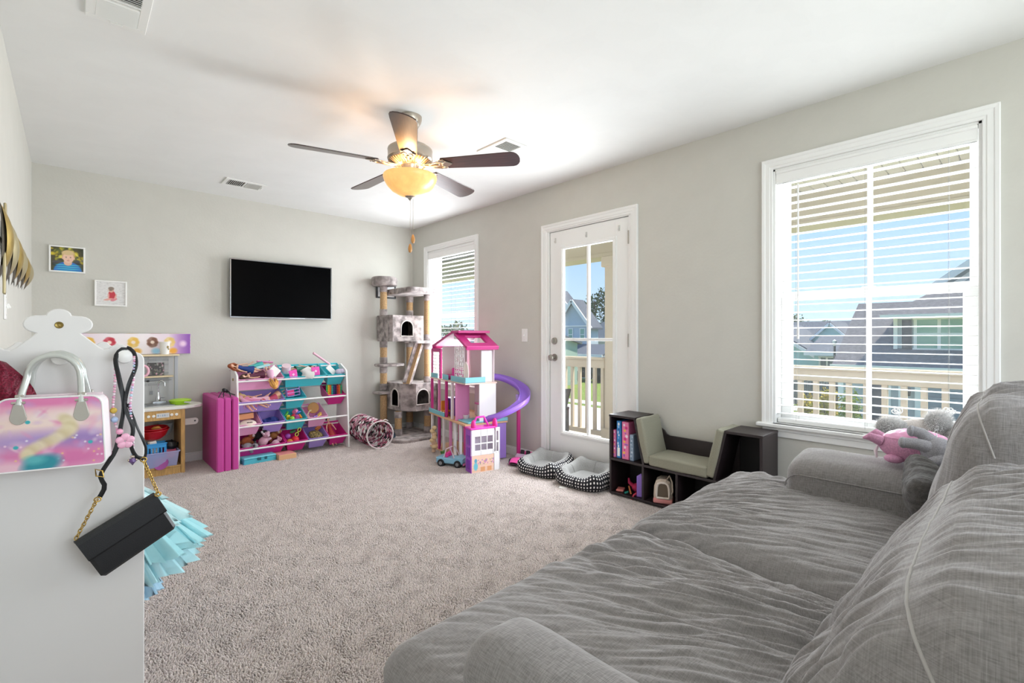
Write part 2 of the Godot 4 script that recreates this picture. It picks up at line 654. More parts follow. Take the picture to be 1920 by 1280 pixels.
func make_blind(z0: float, z1: float, label: String, wand: bool) -> void:
	var white := C("f6f6f4", 0.4)
	white.backlight_enabled = true
	white.backlight = Color(0.25, 0.25, 0.25)
	var plastic := C("f4f4f2", 0.35)
	var zc := (z0 + z1) / 2
	var half := (z1 - z0) / 2 - 0.016
	var o := thing("window_blind", label, "blind", V(RX + 0.045, 0.61, zc))
	var f := MB.new()
	f.bx(-0.045, -0.03, 1.42, 1.498, -half - 0.002, half + 0.002, 0.003)
	f.bx(-0.05, -0.03, 1.478, 1.498, -half - 0.002, half + 0.002, 0.004)
	f.bx(-0.049, -0.03, 1.42, 1.432, -half - 0.002, half + 0.002, 0.004)
	part(o, "valance", f, plastic)
	part(o, "headrail", MB.new().bx(-0.028, 0.026, 1.445, 1.495, -half, half), plastic)
	# each slat is a shallow arch in section
	f = MB.new()
	var poly := []
	for i in 7:
		var t := -1.0 + i / 3.0
		poly.append(Vector2(t * 0.025, 0.0022 * (1 - t * t) + 0.0013))
	for i in 7:
		var t := 1.0 - i / 3.0
		poly.append(Vector2(t * 0.025, 0.0022 * (1 - t * t) - 0.0013))
	f.prism(poly, half * 2, Transform3D(Basis(), Vector3(0, 0, -half)))
	var slat := f.done()
	var n := 30
	for i in n:
		part(o, "slat", slat, white, "", Vector3(0, 1.395 - i * 0.0462, 0))
	part(o, "bottom_rail", MB.new().bx(-0.026, 0.026, 0.003, 0.028, -half, half, 0.005), plastic)
	f = MB.new()
	for z in [-half + 0.1, 0.0, half - 0.1]:
		for x in [-0.0265, 0.0265]:
			f.cyl(V(x, 0.02, z), V(x, 1.45, z), 0.0007, -1, 5)
	part(o, "ladder_cord", f, C("9a9a98", 0.8))
	if wand:
		f = MB.new()
		f.cyl(V(-0.033, 0.53, -0.315), V(-0.033, 1.4, -0.315), 0.004, -1, 6)
		f.cyl(V(-0.033, 0.5, -0.315), V(-0.033, 0.56, -0.315), 0.006, -1, 6)
		part(o, "wand", f, plastic)

func make_door() -> void:
	var trim := m_trim()
	var d := Node3D.new()
	d.name = "door_1"
	add_child(d)
	d.set_meta("kind", "structure")
	d.set_meta("label", "white glazed door leading out to the porch")
	var z0 := -2.805
	var z1 := -2.005
	casing(d, -2.832, -1.978, 0.0, 2.045)
	var f := MB.new()
	f.bx(RX - 0.004, RX + 0.18, 0, 2.0355, -2.835, -2.811, 0.001)
	f.bx(RX - 0.004, RX + 0.18, 0, 2.0355, -1.999, -1.975, 0.001)
	f.bx(RX - 0.004, RX + 0.18, 2.036, 2.06, -2.835, -1.975, 0.001)
	f.bx(RX + 0.06, RX + 0.09, 0, 2.036, -2.811, -2.795, 0.001)
	f.bx(RX + 0.06, RX + 0.09, 0, 2.036, -2.015, -1.999, 0.001)
	part(d, "jamb", f, trim)
	part(d, "threshold", MB.new().bx(RX, RX + 0.2, 0, 0.02, z0, z1), C("a9a7a2", 0.4, 0.6))
	# slab: stiles and rails round the glass
	var x0 := RX + 0.008
	var xe := RX + 0.05
	var gz0 := -2.668
	var gz1 := -2.129
	f = MB.new()
	f.bx(x0, xe, 0.02, 2.032, z0, gz0, 0.002)
	f.bx(x0, xe, 0.02, 2.032, gz1, z1, 0.002)
	f.bx(x0, xe, 0.02, 0.30, gz0 - 0.001, gz1 + 0.001, 0.0)
	f.bx(x0, xe, 1.886, 2.032, gz0 - 0.001, gz1 + 0.001, 0.0)
	var slab := part(d, "slab", f, trim)
	f = MB.new()
	for k in [[0.0, 0.034, 0.008], [0.008, 0.026, 0.014]]:
		var a: float = k[0]
		var c: float = k[1]
		var p: float = k[2]
		f.bx(x0 - p, x0 + 0.02, 0.282 + a, 0.282 + c, gz0 - 0.018 + a, gz1 + 0.018 - a, 0.003)
		f.bx(x0 - p, x0 + 0.02, 1.904 - c, 1.904 - a, gz0 - 0.018 + a, gz1 + 0.018 - a, 0.003)
		f.bx(x0 - p + 0.0004, x0 + 0.0196, 0.282 + c, 1.904 - c, gz0 - 0.018 + a, gz0 - 0.018 + c, 0.0)
		f.bx(x0 - p + 0.0004, x0 + 0.0196, 0.282 + c, 1.904 - c, gz1 + 0.018 - c, gz1 + 0.018 - a, 0.0)
	part(slab, "glazing_bead", f, trim)
	part(slab, "pane", MB.new().bx(x0 + 0.02, x0 + 0.024, 0.3, 1.89, gz0, gz1, 0), m_glass())
	part(slab, "muntin", MB.new().bx(x0 + 0.006, x0 + 0.034, 0.3, 1.89, -2.41, -2.388, 0.003), trim)
	part(slab, "muntin", MB.new().bx(x0 + 0.007, x0 + 0.033, 1.089, 1.111, gz0, gz1, 0.003), trim)
	var nick := C("a8a49c", 0.3, 0.9)
	# knob and bolt
	f = MB.new()
	var out := Basis(Vector3(0, 0, 1), PI / 2)
	f.lathe([Vector2(0, 0), Vector2(0.032, 0), Vector2(0.032, 0.006), Vector2(0.014, 0.01), Vector2(0.012, 0.03), Vector2(0.022, 0.036), Vector2(0.028, 0.048), Vector2(0.026, 0.06), Vector2(0.012, 0.066), Vector2(0, 0.067)], 20, V(x0, 0.942, -2.752), out)
	part(d, "door_knob", f, nick)
	f = MB.new()
	f.lathe([Vector2(0, 0), Vector2(0.031, 0), Vector2(0.029, 0.012), Vector2(0.024, 0.015), Vector2(0, 0.015)], 20, V(x0, 1.086, -2.752), out)
	f.box(V(x0 - 0.022, 1.086, -2.752), V(0.02, 0.032, 0.008), 0.003)
	part(d, "deadbolt", f, nick)
	for y in [0.22, 1.095, 1.873]:
		f = MB.new()
		f.cyl(V(RX - 0.002, y - 0.05, -2.0), V(RX - 0.002, y + 0.05, -2.0), 0.007, -1, 8)
		part(d, "hinge", f, nick)
	# three little clear hooks stuck to the top of the door
	for q in [[-2.742, "left"], [-2.405, "middle"], [-2.09, "right"]]:
		f = MB.new()
		f.bx(-0.003, 0, -0.022, 0.022, -0.009, 0.009, 0.001)
		f.tube([V(-0.002, 0.008, 0), V(-0.012, -0.004, 0), V(-0.015, -0.012, 0), V(-0.012, -0.018, 0)], 0.0035, 6)
		solo("adhesive_hook", "small clear adhesive hook at the %s of the glazed door's top rail" % q[1], "hook", f, C("d5d4d0", 0.2), V(x0, 1.957, q[0]), Basis(), "hooks on the door top")

# ------------------------------------------------------------------ outside
func leaves(key: String, count: int, rad: Vector3, size: float, seed_: int, shell := 0.5) -> MultiMesh:
	var r := RandomNumberGenerator.new()
	r.seed = seed_
	var q := MB.new()
	q.sg(-1)
	q.tri(V(0, 0, 0), V(0.32, 0.5, 0.05), V(0, 1, 0))
	q.tri(V(0, 0, 0), V(0, 1, 0), V(-0.32, 0.5, 0.05))
	var mm := MultiMesh.new()
	mm.transform_format = MultiMesh.TRANSFORM_3D
	mm.mesh = q.done()
	mm.instance_count = count
	for i in count:
		var d := Vector3(r.randfn(), r.randfn(), r.randfn()).normalized()
		var k := lerpf(shell, 1.0, sqrt(r.randf())) * (0.85 + 0.3 * sin(d.x * 5 + seed_) * sin(d.z * 4 + d.y * 3))
		var b := Basis.from_euler(Vector3(r.randf() * TAU, r.randf() * TAU, r.randf() * TAU)).scaled(Vector3.ONE * size * r.randf_range(0.6, 1.3))
		mm.set_instance_transform(i, Transform3D(b, d * rad * k))
	return mm

func crown(parent: Node3D, mm: MultiMesh, m: Material, at := Vector3.ZERO) -> void:
	var o := MultiMeshInstance3D.new()
	o.name = "foliage"
	o.multimesh = mm
	o.material_override = m
	parent.add_child(o, true)
	o.position = at
	o.set_meta("kind", "stuff")

func tree(nm: String, label: String, at: Vector3, h: float, rad: Vector3, m: Material, n: int, size: float, seed_: int, blobs := 1) -> void:
	var t := thing(nm, label, "tree", at)
	var f := MB.new()
	f.tube([V(0, 0, 0), V(0.05, h * 0.5, 0), V(-0.05, h * 0.95, 0.03)], [0.16, 0.12, 0.04], 7)
	part(t, "trunk", f, C("5d4f42", 0.9))
	for i in blobs:
		var k := float(i) / maxf(1, blobs - 1)
		var off := V(sin(i * 2.4) * rad.x * 0.55, h - rad.y * (1.0 if blobs == 1 else 0.3) - k * rad.y * 1.5, cos(i * 2.4) * rad.z * 0.75) if blobs > 1 else V(0, h - rad.y, 0)
		crown(t, leaves(nm, n / blobs, rad * (1.0 if blobs == 1 else 0.5), size, seed_ + i), m, off)

func roof_mat(key: String, c: Color) -> StandardMaterial3D:
	var m := M(key, c, 0.9)
	mottle(m, ntex("shingle", 256, noise(0.05, 3, FastNoiseLite.TYPE_SIMPLEX, 21), [[0.0, gray(0.72)], [1.0, gray(1.0)]]), 0.35)
	m.uv1_scale = Vector3(0.3, 1.6, 0.3)
	return m

# gable house: ridge runs along x (front = gable) or along z
func gable(f: MB, r: MB, x0: float, x1: float, z0: float, z1: float, yb: float, ye: float, yr: float, along_x: bool, over := 0.3) -> void:
	f.bx(x0, x1, yb, ye, z0, z1, 0)
	var m: float
	if along_x:
		m = (z0 + z1) / 2
		f.prism([Vector2(z0, ye), Vector2(z1, ye), Vector2(m, yr)], x1 - x0, Transform3D(Basis(Vector3(0, 0, 1), Vector3(0, 1, 0), Vector3(1, 0, 0)), V(x0, 0, 0)))
		var s := (yr - ye) / (m - z0)
		for sd in [-1.0, 1.0]:
			var e: float = z0 - over if sd < 0 else z1 + over
			r.prism([Vector2(e, ye - over * s), Vector2(m, yr), Vector2(m, yr + 0.2), Vector2(e, ye - over * s + 0.2)], x1 - x0 + 2 * over, Transform3D(Basis(Vector3(0, 0, 1), Vector3(0, 1, 0), Vector3(1, 0, 0)), V(x0 - over, 0, 0)))
	else:
		m = (x0 + x1) / 2
		f.prism([Vector2(x0, ye), Vector2(x1, ye), Vector2(m, yr)], z1 - z0, Transform3D(Basis(), V(0, 0, z0)))
		var s := (yr - ye) / (m - x0)
		for sd in [-1.0, 1.0]:
			var e: float = x0 - over if sd < 0 else x1 + over
			r.prism([Vector2(e, ye - over * s), Vector2(m, yr), Vector2(m, yr + 0.2), Vector2(e, ye - over * s + 0.2)], z1 - z0 + 2 * over, Transform3D(Basis(), V(0, 0, z0 - over)))

func house_window(p: Node3D, x: float, y0: float, y1: float, z0: float, z1: float, frame: Material, glass: Material, cols := 1) -> void:
	var f := MB.new()
	var w := 0.09
	f.bx(x - 0.06, x, y0 - w, y0, z0 - w, z1 + w, 0.0)
	f.bx(x - 0.06, x, y1, y1 + w, z0 - w, z1 + w, 0.0)
	for i in cols + 1:
		var z := lerpf(z0, z1, float(i) / cols)
		f.bx(x - 0.055, x, y0, y1, z - w * 0.6, z + w * 0.6, 0.0)
	f.bx(x - 0.05, x, (y0 + y1) / 2 - 0.04, (y0 + y1) / 2 + 0.04, z0, z1, 0.0)
	var fr := part(p, "window", f, frame)
	part(fr, "pane", MB.new().bx(x - 0.02, x - 0.01, y0, y1, z0, z1, 0), glass)

func build_outside() -> void:
	var beige := C("c6b9a3", 0.7)
	var beige2 := C("d2c4b1", 0.7)
	# porch: deck, ceiling of grooved boards, beam, columns, railing
	struct("porch_deck", MB.new().bx(RX + 0.18, 4.78, -0.3, -0.1, -8, 3, 0), C("d6cdbf", 0.8), "pale porch deck outside the glazed door")
	var pc := Node3D.new()
	pc.name = "porch_ceiling"
	add_child(pc)
	pc.set_meta("kind", "structure")
	var pm := MB.new().bx(RX + 0.18, 4.49, 2.336, 2.35, -0.047, 0.047, 0.004).done()
	for i in 60:
		part(pc, "plank", pm, C("d2ccbd", 0.7), "", V(0, 0, -4.9 + i * 0.0975))
	part(pc, "deck_above", MB.new().bx(RX + 0.18, 4.78, 2.352, 2.5, -8, 3, 0), C("5a5852", 0.9))
	var vents := MB.new()
	for i in 60:
		vents.prism([Vector2(-0.016, 0), Vector2(0.016, 0), Vector2(0.0, 0.026)], 0.004, Transform3D(Basis(Vector3(0, 0, 1), Vector3(-1, 0, 0), Vector3(0, -1, 0)), V(4.488, 2.3355, -4.852 + i * 0.0975)))
	part(pc, "vent_notch", vents, C("2c2a28", 0.8))
	var f := MB.new()
	f.bx(4.5, 4.78, 2.05, 2.42, -8, 3, 0.004)
	f.bx(4.49, 4.5, 2.325, 2.36, -8, 3, 0.002)
	f.bx(4.488, 4.5, 2.05, 2.09, -8, 3, 0.002)
	struct("porch_beam", f, beige, "beige beam along the porch edge")
	for q in [[-3.16, "beside the glazed door"], [1.3, "beyond the sofa window"], [-7.4, "at the far end of the porch"]]:
		f = MB.new()
		f.bx(4.52, 4.76, -0.1, 2.05, q[0] - 0.11, q[0] + 0.11, 0.006)
		f.bx(4.49, 4.79, 1.93, 2.05, q[0] - 0.14, q[0] + 0.14, 0.006)
		f.bx(4.49, 4.79, -0.1, 0.06, q[0] - 0.14, q[0] + 0.14, 0.006)
		struct("porch_column", f, beige2, "beige square porch column %s" % q[1], "column")
	# two runs of railing
	for s in [[-7.29, -3.27, "pale porch railing with square balusters seen through the glazed door"], [-3.05, 1.19, "pale porch railing with square balusters seen through the sofa window"]]:
		var r := thing("porch_railing", s[2], "railing", V(4.54, -0.1, s[0]))
		var ln: float = s[1] - s[0]
		part(r, "top_rail", MB.new().bx(-0.05, 0.05, 0.948, 0.98, 0, ln, 0.006).bx(-0.03, 0.03, 0.855, 0.95, 0, ln, 0.004), beige2)
		part(r, "bottom_rail", MB.new().bx(-0.03, 0.03, 0.065, 0.12, 0, ln, 0.004), beige2)
		var bal := MB.new().bx(-0.019, 0.019, 0.12, 0.855, -0.019, 0.019, 0.003).done()
		var ph := fposmod(-1.261 - s[0], 0.1138)
		while ph < ln:
			part(r, "baluster", bal, beige2, "", V(0, 0, ph))
			ph += 0.1138
	# dark chair on the porch, seen edge on
	var ch := thing("porch_chair", "dark slatted wooden chair standing on the porch behind the door glass", "chair", V(3.98, -0.1, -3.80))
	var dark := C("3d3936", 0.6)
	part(ch, "seat", MB.new().bx(-0.25, 0.25, 0.38, 0.41, -0.25, 0.25, 0.006), dark)
	for sx in [-0.22, 0.22]:
		part(ch, "leg", MB.new().bar(V(sx, 0, 0.22), V(sx, 0.4, 0.22), 0.05, 0.05), dark)
		part(ch, "leg", MB.new().bar(V(sx, 0, -0.22), V(sx, 0.4, -0.22), 0.05, 0.05), dark)
	for i in 5:
		part(ch, "back_slat", MB.new().bar(V(-0.2 + i * 0.1, 0.38, 0.2), V(-0.2 + i * 0.1, 0.62, 0.27), 0.08, 0.025), dark)
	# ground
	var lawn := M("lawn", Color.html("8fa54b"), 0.95)
	mottle(lawn, ntex("grassn", 256, noise(0.05, 4, FastNoiseLite.TYPE_SIMPLEX, 31), [[0.0, gray(0.7)], [1.0, gray(1.0)]]), 0.25)
	struct("ground", MB.new().bx(-60, 140, -3.3, -3, -140, 60, 0), lawn, "green lawns of the street below")
	var conc := C("dcd8d0", 0.9)
	f = MB.new()
	f.bx(4, 22.2, -3.05, -2.98, -60, -12.5, 0.0)
	f.bx(23.0, 24.2, -3.05, -2.98, -70, -11, 0.0)
	f.bx(24, 39, -3.05, -2.975, -35, -30.6, 0.0)
	struct("pavement", f, conc, "pale concrete drive and footpath")
	struct("footpath", MB.new().bx(22, 36, -3.05, -2.98, -10.6, -9.3, 0.0).bx(29.5, 30.7, -3.05, -2.98, -11, -4, 0), conc, "pale concrete footpath across the lawn")
	house_right()
	house_others()
	# greenery
	var pine := C("46613f", 0.9)
	tree("pine_tree", "tall dark green pine standing behind the blue gabled house", V(52, -3, -39.2), 10.3, V(3.0, 3.6, 2.2), pine, 2600, 0.42, 3, 7)
	var leaf := C("5f7a48", 0.9)
	tree("leafy_tree", "thin leafy tree behind the grey roofs at the window's left", V(60, -3, -17.3), 6.9, V(1.4, 1.6, 1.6), leaf, 500, 0.34, 9)
	for q in [[61.0, -12.3, 5.4, "low bushy tree beside the steep grey roof"], [64.0, -15.0, 5.5, "small treetop between the two grey roofs"]]:
		tree("leafy_tree", q[3], V(q[0], -3, q[1]), q[2] + 0.6, V(1.0, 1.3, 1.0 if q[0] > 62 else 1.7), leaf, 500, 0.3, int(q[0]))
	tree("leafy_tree", "full green tree seen low in the window behind the cat tower", V(33, -3, -45.5), 6.0, V(2.4, 2.4, 2.4), C("4d6b47", 0.9), 1500, 0.4, 5)
	tree("leafy_tree", "second green tree low in the window behind the cat tower", V(34, -3, -40.5), 5.2, V(1.6, 2.2, 1.6), C("57744d", 0.9), 1200, 0.4, 6)
	var gold := C("c9b23a", 0.85)
	var olive := C("8fa034", 0.85)
	for q in [[20.0, -5.35, 1.85, "small golden shrub at the window's lower left, leftmost of the three", gold], [20.2, -4.72, 2.1, "tall golden shrub below the porch railing, middle of the three", gold], [20.0, -4.02, 2.15, "yellow green shrub in front of the navy door, rightmost of the three", olive]]:
		var s := thing("shrub", q[3], "shrub", V(q[0], -3, q[1]), 0, "shrubs on the lawn")
		f = MB.new()
		for i in 5:
			f.tube([V(0, 0, 0), V(sin(i * 2.2) * 0.3, q[2] * 0.9, cos(i * 2.2) * 0.3)], [0.025, 0.008], 5)
		part(s, "stem", f, C("6b5a3f", 0.9))
		crown(s, leaves("shrub", 1500, V(0.38, q[2] * 0.5, 0.38), 0.12, int(q[1] * 10), 0.1), q[4], V(0, q[2] * 0.62, 0))

func house_right() -> void:
	var siding := C("aab4b8", 0.8)
	var white := C("eeece6", 0.7)
	var roof := roof_mat("grey_shingles", Color.html("77757a"))
	var glass := C("7fae9a", 0.08)  # opaque green: reflected trees put into the pane colour
	var navy := C("15263e", 0.5)
	var h := thing("house", "grey shingled house with a wide dormer and garage across the street", "house", V(26, -3, -5.7))
	var o := V(-26, 3, 5.7)
	var add := func(nm: String, f: MB, m: Material) -> MeshInstance3D:
		return part(h, nm, f, m, "", o)
	var f := MB.new()
	f.bx(26, 36, -3, -0.1, -5.6, 10, 0)
	add.call("wall", f, siding)
	f = MB.new()
	var id := Transform3D(Basis(), V(0, 0, -5.85))
	f.prism([Vector2(25.6, -0.16), Vector2(31, 2.9), Vector2(36.4, -0.16), Vector2(36.4, -0.3), Vector2(31, 2.7), Vector2(25.6, -0.3)], 16, id)
	add.call("roof", f, roof)
	add.call("gutter", MB.new().bx(25.5, 25.66, -0.32, -0.14, -5.9, 10.2, 0), white)
	# the wide dormer
	f = MB.new()
	f.bx(26.95, 30, 0.3, 2.0, -3.75, 3.2, 0)
	add.call("dormer_wall", f, siding)
	f = MB.new()
	f.sg(-1)
	var A := V(26.5, 2.05, -4.05)
	var B := V(26.5, 2.05, 3.5)
	var Cc := V(28.9, 3.25, -2.6)
	var D := V(28.9, 3.25, 2.0)
	var E := V(31, 2.05, -4.05)
	var F := V(31, 2.05, 3.5)
	var mid := V(28, 2.0, 0)
	f.quad(A, B, D, Cc, mid)
	f.trio(A, Cc, E, mid)
	f.trio(B, D, F, mid)
	f.quad(Cc, D, V(31.3, 3.25, 2), V(31.3, 3.25, -2.6), mid)
	f.quad(E, Cc, V(31.3, 3.25, -2.6), V(31.3, 2.05, -4.05), mid)
	f.quad(A, B, F, E, V(28, 3, 0))
	add.call("dormer_roof", f, roof)
	add.call("dormer_gutter", MB.new().bx(26.36, 26.52, 1.93, 2.09, -4.2, 3.6, 0).bx(26.5, 27, 1.93, 2.0, -4.1, 3.5, 0), white)
	f = MB.new().bx(26.9, 26.95, 0.45, 2, -3.8, -3.66, 0)
	add.call("corner_board", f, white)
	var hh := Node3D.new()
	house_window(h, 26.93, 0.62, 1.86, -3.05, -1.5, white, glass, 2)
	house_window(h, 26.93, 0.62, 1.86, -1.2, 0.4, white, glass, 2)
	hh.free()
	for c in h.get_children():
		if c.name.begins_with("window"):
			c.position = o
	add.call("shutter", MB.new().bx(26.88, 26.95, 0.5, 1.86, -3.5, -3.17, 0), navy)
	# ground floor
	add.call("front_door", MB.new().bx(25.93, 26, -2.9, -0.92, -4.55, -3.9, 0), navy)
	add.call("door_trim", MB.new().bx(25.95, 26.0, -3, -0.8, -4.72, -4.55, 0).bx(25.95, 26.0, -3, -0.8, -3.9, -3.75, 0).bx(25.95, 26, -0.92, -0.78, -4.72, -3.75, 0), white)
	f = MB.new()
	for i in 5:
		f.bx(25.92, 25.99, -3 + i * 0.412, -2.6 + i * 0.412, -2.72, 2.1, 0.01)
	add.call("garage_door", f, C("6f8390", 0.6))
	add.call("garage_trim", MB.new().bx(25.9, 26, -3, -0.8, -2.95, -2.72, 0).bx(25.9, 26, -0.94, -0.76, -2.95, 2.3, 0), white)
	for z in [-5.5, -3.35]:
		add.call("porch_post", MB.new().bx(25.6, 25.8, -3, -0.3, z - 0.1, z + 0.1, 0), white)
	f = MB.new().lathe([Vector2(0, -0.2), Vector2(0.06, -0.18), Vector2(0.09, 0.12), Vector2(0, 0.2)], 8, V(25.88, -1.2, -3.15))
	add.call("wall_lantern", f, C("2b2b2b", 0.5))
	# the tall gabled wing behind the dormer
	f = MB.new()
	var r := MB.new()
	gable(f, r, 31, 40, -2.6, 5.4, -3, 3.72, 6.9, true, 0.35)
	add.call("gable_wall", f, C("a3adb2", 0.8))
	add.call("gable_roof", r, roof)
	f = MB.new()
	for sd in [-1.0, 1.0]:
		f.bar(V(30.6, 3.42, 1.4 + sd * 4.35), V(30.6, 6.9, 1.4), 0.1, 0.3, 0.0)
		f.bar(V(30.95, 3.1, 1.4 + sd * 4.1), V(30.95, 6.5, 1.4), 0.06, 0.22, 0.0)
	add.call("rake_board", f, white)

func house_others() -> void:
	var white := C("f0eeea", 0.7)
	var roof := roof_mat("slate_shingles", Color.html("6d7480"))
	var glass := C("7fae9a", 0.08)  # same green panes, tree reflection painted into the colour
	# blue gabled house seen through the door
	var h := thing("house", "pale blue gabled house seen through the glazed door", "house", V(40, -3, -33))
	var o := V(-40, 3, 33)
	var f := MB.new()
	var r := MB.new()
	gable(f, r, 40, 41.3, -35.3, -30.7, -3, 2.3, 5.0, true, 0.35)
	gable(f, r, 42, 43.3, -40, -34, -3, 3.2, 6.4, true, 0.35)
	part(h, "wall", f, C("b9c6d2", 0.8), "", o)
	part(h, "roof", r, roof, "", o)
	f = MB.new()
	for sd in [-1.0, 1.0]:
		f.bar(V(39.6, 1.95, -33 + sd * 2.65), V(39.6, 5.02, -33), 0.12, 0.34, 0.0)
		f.bar(V(41.6, 2.95, -37 + sd * 3.35), V(41.6, 6.42, -37), 0.12, 0.34, 0.0)
	f.bx(39.9, 40, 2.2, 2.36, -35.3, -30.7, 0)
	part(h, "rake_board", f, white, "", o)
	house_window(h, 39.98, 0.75, 1.95, -33.75, -33.1, white, glass)
	house_window(h, 39.98, 0.75, 1.95, -32.1, -31.45, white, glass)
	for c in h.get_children():
		if c.name.begins_with("window"):
			c.position = o
	f = MB.new()
	f.prism([Vector2(37, -0.6), Vector2(40, 0.35), Vector2(40, 0.2), Vector2(37, -0.75)], 9, Transform3D(Basis(), V(0, 0, -36)))
	part(h, "porch_roof", f, roof, "", o)
	part(h, "fascia", MB.new().bx(36.9, 37, -1.0, -0.6, -36, -27, 0), white, "", o)
	part(h, "garage_wall", MB.new().bx(37.2, 40, -3, -0.9, -35.8, -27.2, 0), C("d9dde0", 0.8), "", o)
	part(h, "garage_door", MB.new().bx(37.1, 37.2, -3, -1.3, -33.2, -29.8, 0), white, "", o)
	# long slate roofed house to its right
	h = thing("house", "long slate roofed house right of the blue gabled house", "house", V(44, -3, -30))
	o = V(-44, 3, 30)
	f = MB.new()
	r = MB.new()
	gable(f, r, 46.5, 55, -36.5, -24, -3, 0.9, 2.9, false, 0.4)
	part(h, "wall", f, C("b3bec4", 0.8), "", o)
	part(h, "roof", r, roof_mat("dark_slate", Color.html("5d6a78")), "", o)
	part(h, "gutter", MB.new().bx(45.95, 46.1, 0.55, 0.75, -36.7, -24, 0), white, "", o)
	# black parked car beneath it
	var car := thing("car", "black car parked on the drive beyond the porch railing", "car", V(35.2, -2.975, -26.6))
	f = MB.new()
	f.prism([Vector2(-1.9, 0.35), Vector2(1.9, 0.35), Vector2(1.95, 0.8), Vector2(1.2, 0.95), Vector2(0.7, 1.5), Vector2(-1.1, 1.55), Vector2(-1.85, 0.95)], 1.7, Transform3D(ry(PI / 2), V(-0.85, 0, 0)), 0.08)
	part(car, "body", f, C("1d1e22", 0.25))
	for z in [-1.2, 1.2]:
		for x in [-0.8, 0.8]:
			part(car, "wheel", MB.new().cyl(V(x - 0.1, 0.33, z), V(x + 0.1, 0.33, z), 0.33), C("18181a", 0.7))
	# teal house at the left of the sofa window
	h = thing("house", "teal house with small window gable left in the sofa window", "house", V(38, -3, -11))
	o = V(-38, 3, 11)
	var teal := C("a9cfcb", 0.8)
	f = MB.new()
	r = MB.new()
	gable(f, r, 38, 46, -16.5, -9.1, -3, -0.55, 1.9, true, 0.3)
	f.bx(37.5, 44, -3, 0.1, -9.6, -8.1, 0)
	gable(f, r, 42, 48, -10.9, -8.5, -1, 0.9, 2.1, true, 0.15)
	part(h, "wall", f, teal, "", o)
	gable(f, r, 43, 51, -20, -6.4, -3, -0.2, 2.25, false, 0.3)
	r.prism([Vector2(36, 0.1), Vector2(40, 1.2), Vector2(40, 1.05), Vector2(36, -0.05)], 2.6, Transform3D(Basis(), V(0, 0, -9.8)))
	part(h, "roof", r, roof, "", o)
	f = MB.new()
	f.bar(V(37.65, -0.75, -8.85), V(37.65, 1.85, -12.8), 0.1, 0.22, 0)
	f.bar(V(41.8, 0.85, -8.4), V(41.8, 2.12, -9.7), 0.1, 0.16, 0)
	f.bar(V(41.8, 0.85, -11.0), V(41.8, 2.12, -9.7), 0.1, 0.16, 0)
	f.bx(35.9, 36, -0.12, 0.1, -9.8, -7.2, 0)
	part(h, "rake_board", f, white, "", o)
	house_window(h, 41.98, 0.35, 1.0, -9.95, -9.45, white, C("3b4a58", 0.1))
	house_window(h, 37.48, -1.7, -0.3, -9.25, -8.4, white, C("4b6470", 0.1), 2)
	for c in h.get_children():
		if c.name.begins_with("window"):
			c.position = o
	part(h, "porch_post", MB.new().bx(36.1, 36.25, -3, 0, -7.4, -7.25, 0), white, "", o)
	# house seen low in the window behind the cat tower
	h = thing("house", "grey green house low in the window behind the cat tower", "house", V(24, -3, -32))
	o = V(-24, 3, 32)
	f = MB.new()
	r = MB.new()
	gable(f, r, 23.5, 32, -36, -26, -3, 0.55, 1.6, false, 0.3)
	part(h, "wall", f, C("9fb5ad", 0.8), "", o)
	part(h, "roof", r, roof, "", o)
	part(h, "gutter", MB.new().bx(23.1, 23.25, 0.4, 0.6, -36.3, -26, 0), white, "", o)
	house_window(h, 23.48, -1.6, -0.2, -33, -31.6, white, glass, 2)
	for c in h.get_children():
		if c.name.begins_with("window"):
			c.position = o
	# street lamp and fence
	var l := thing("street_lamp", "slim dark street lamp in front of the teal house", "lamp", V(30, -3, -6.72))
	f = MB.new()
	f.lathe([Vector2(0, 0), Vector2(0.16, 0), Vector2(0.14, 0.5), Vector2(0.07, 0.6), Vector2(0.05, 3.6), Vector2(0.05, 3.62)], 10)
	part(l, "pole", f, C("2e3438", 0.5))
	part(l, "lantern", MB.new().lathe([Vector2(0.04, 3.6), Vector2(0.08, 3.68), Vector2(0.10, 3.9), Vector2(0.0, 3.98)], 10), C("e6e6e2", 0.3))
	var fe := thing("fence", "dark board fence behind the golden shrubs", "fence", V(32, -3, -10.2))
	f = MB.new()
	for i in 30:
		f.bx(0, 0.03, 0.05, 1.5 + 0.02 * (i % 2), i * 0.14, i * 0.14 + 0.125, 0)
	var fb := part(fe, "board", f, C("5b5f58", 0.9))
	fb.set_meta("kind", "stuff")
	for i in 4:
		part(fe, "post", MB.new().bx(0.03, 0.13, 0, 1.6, i * 1.4 - 0.05, i * 1.4 + 0.05, 0), C("55584f", 0.9))

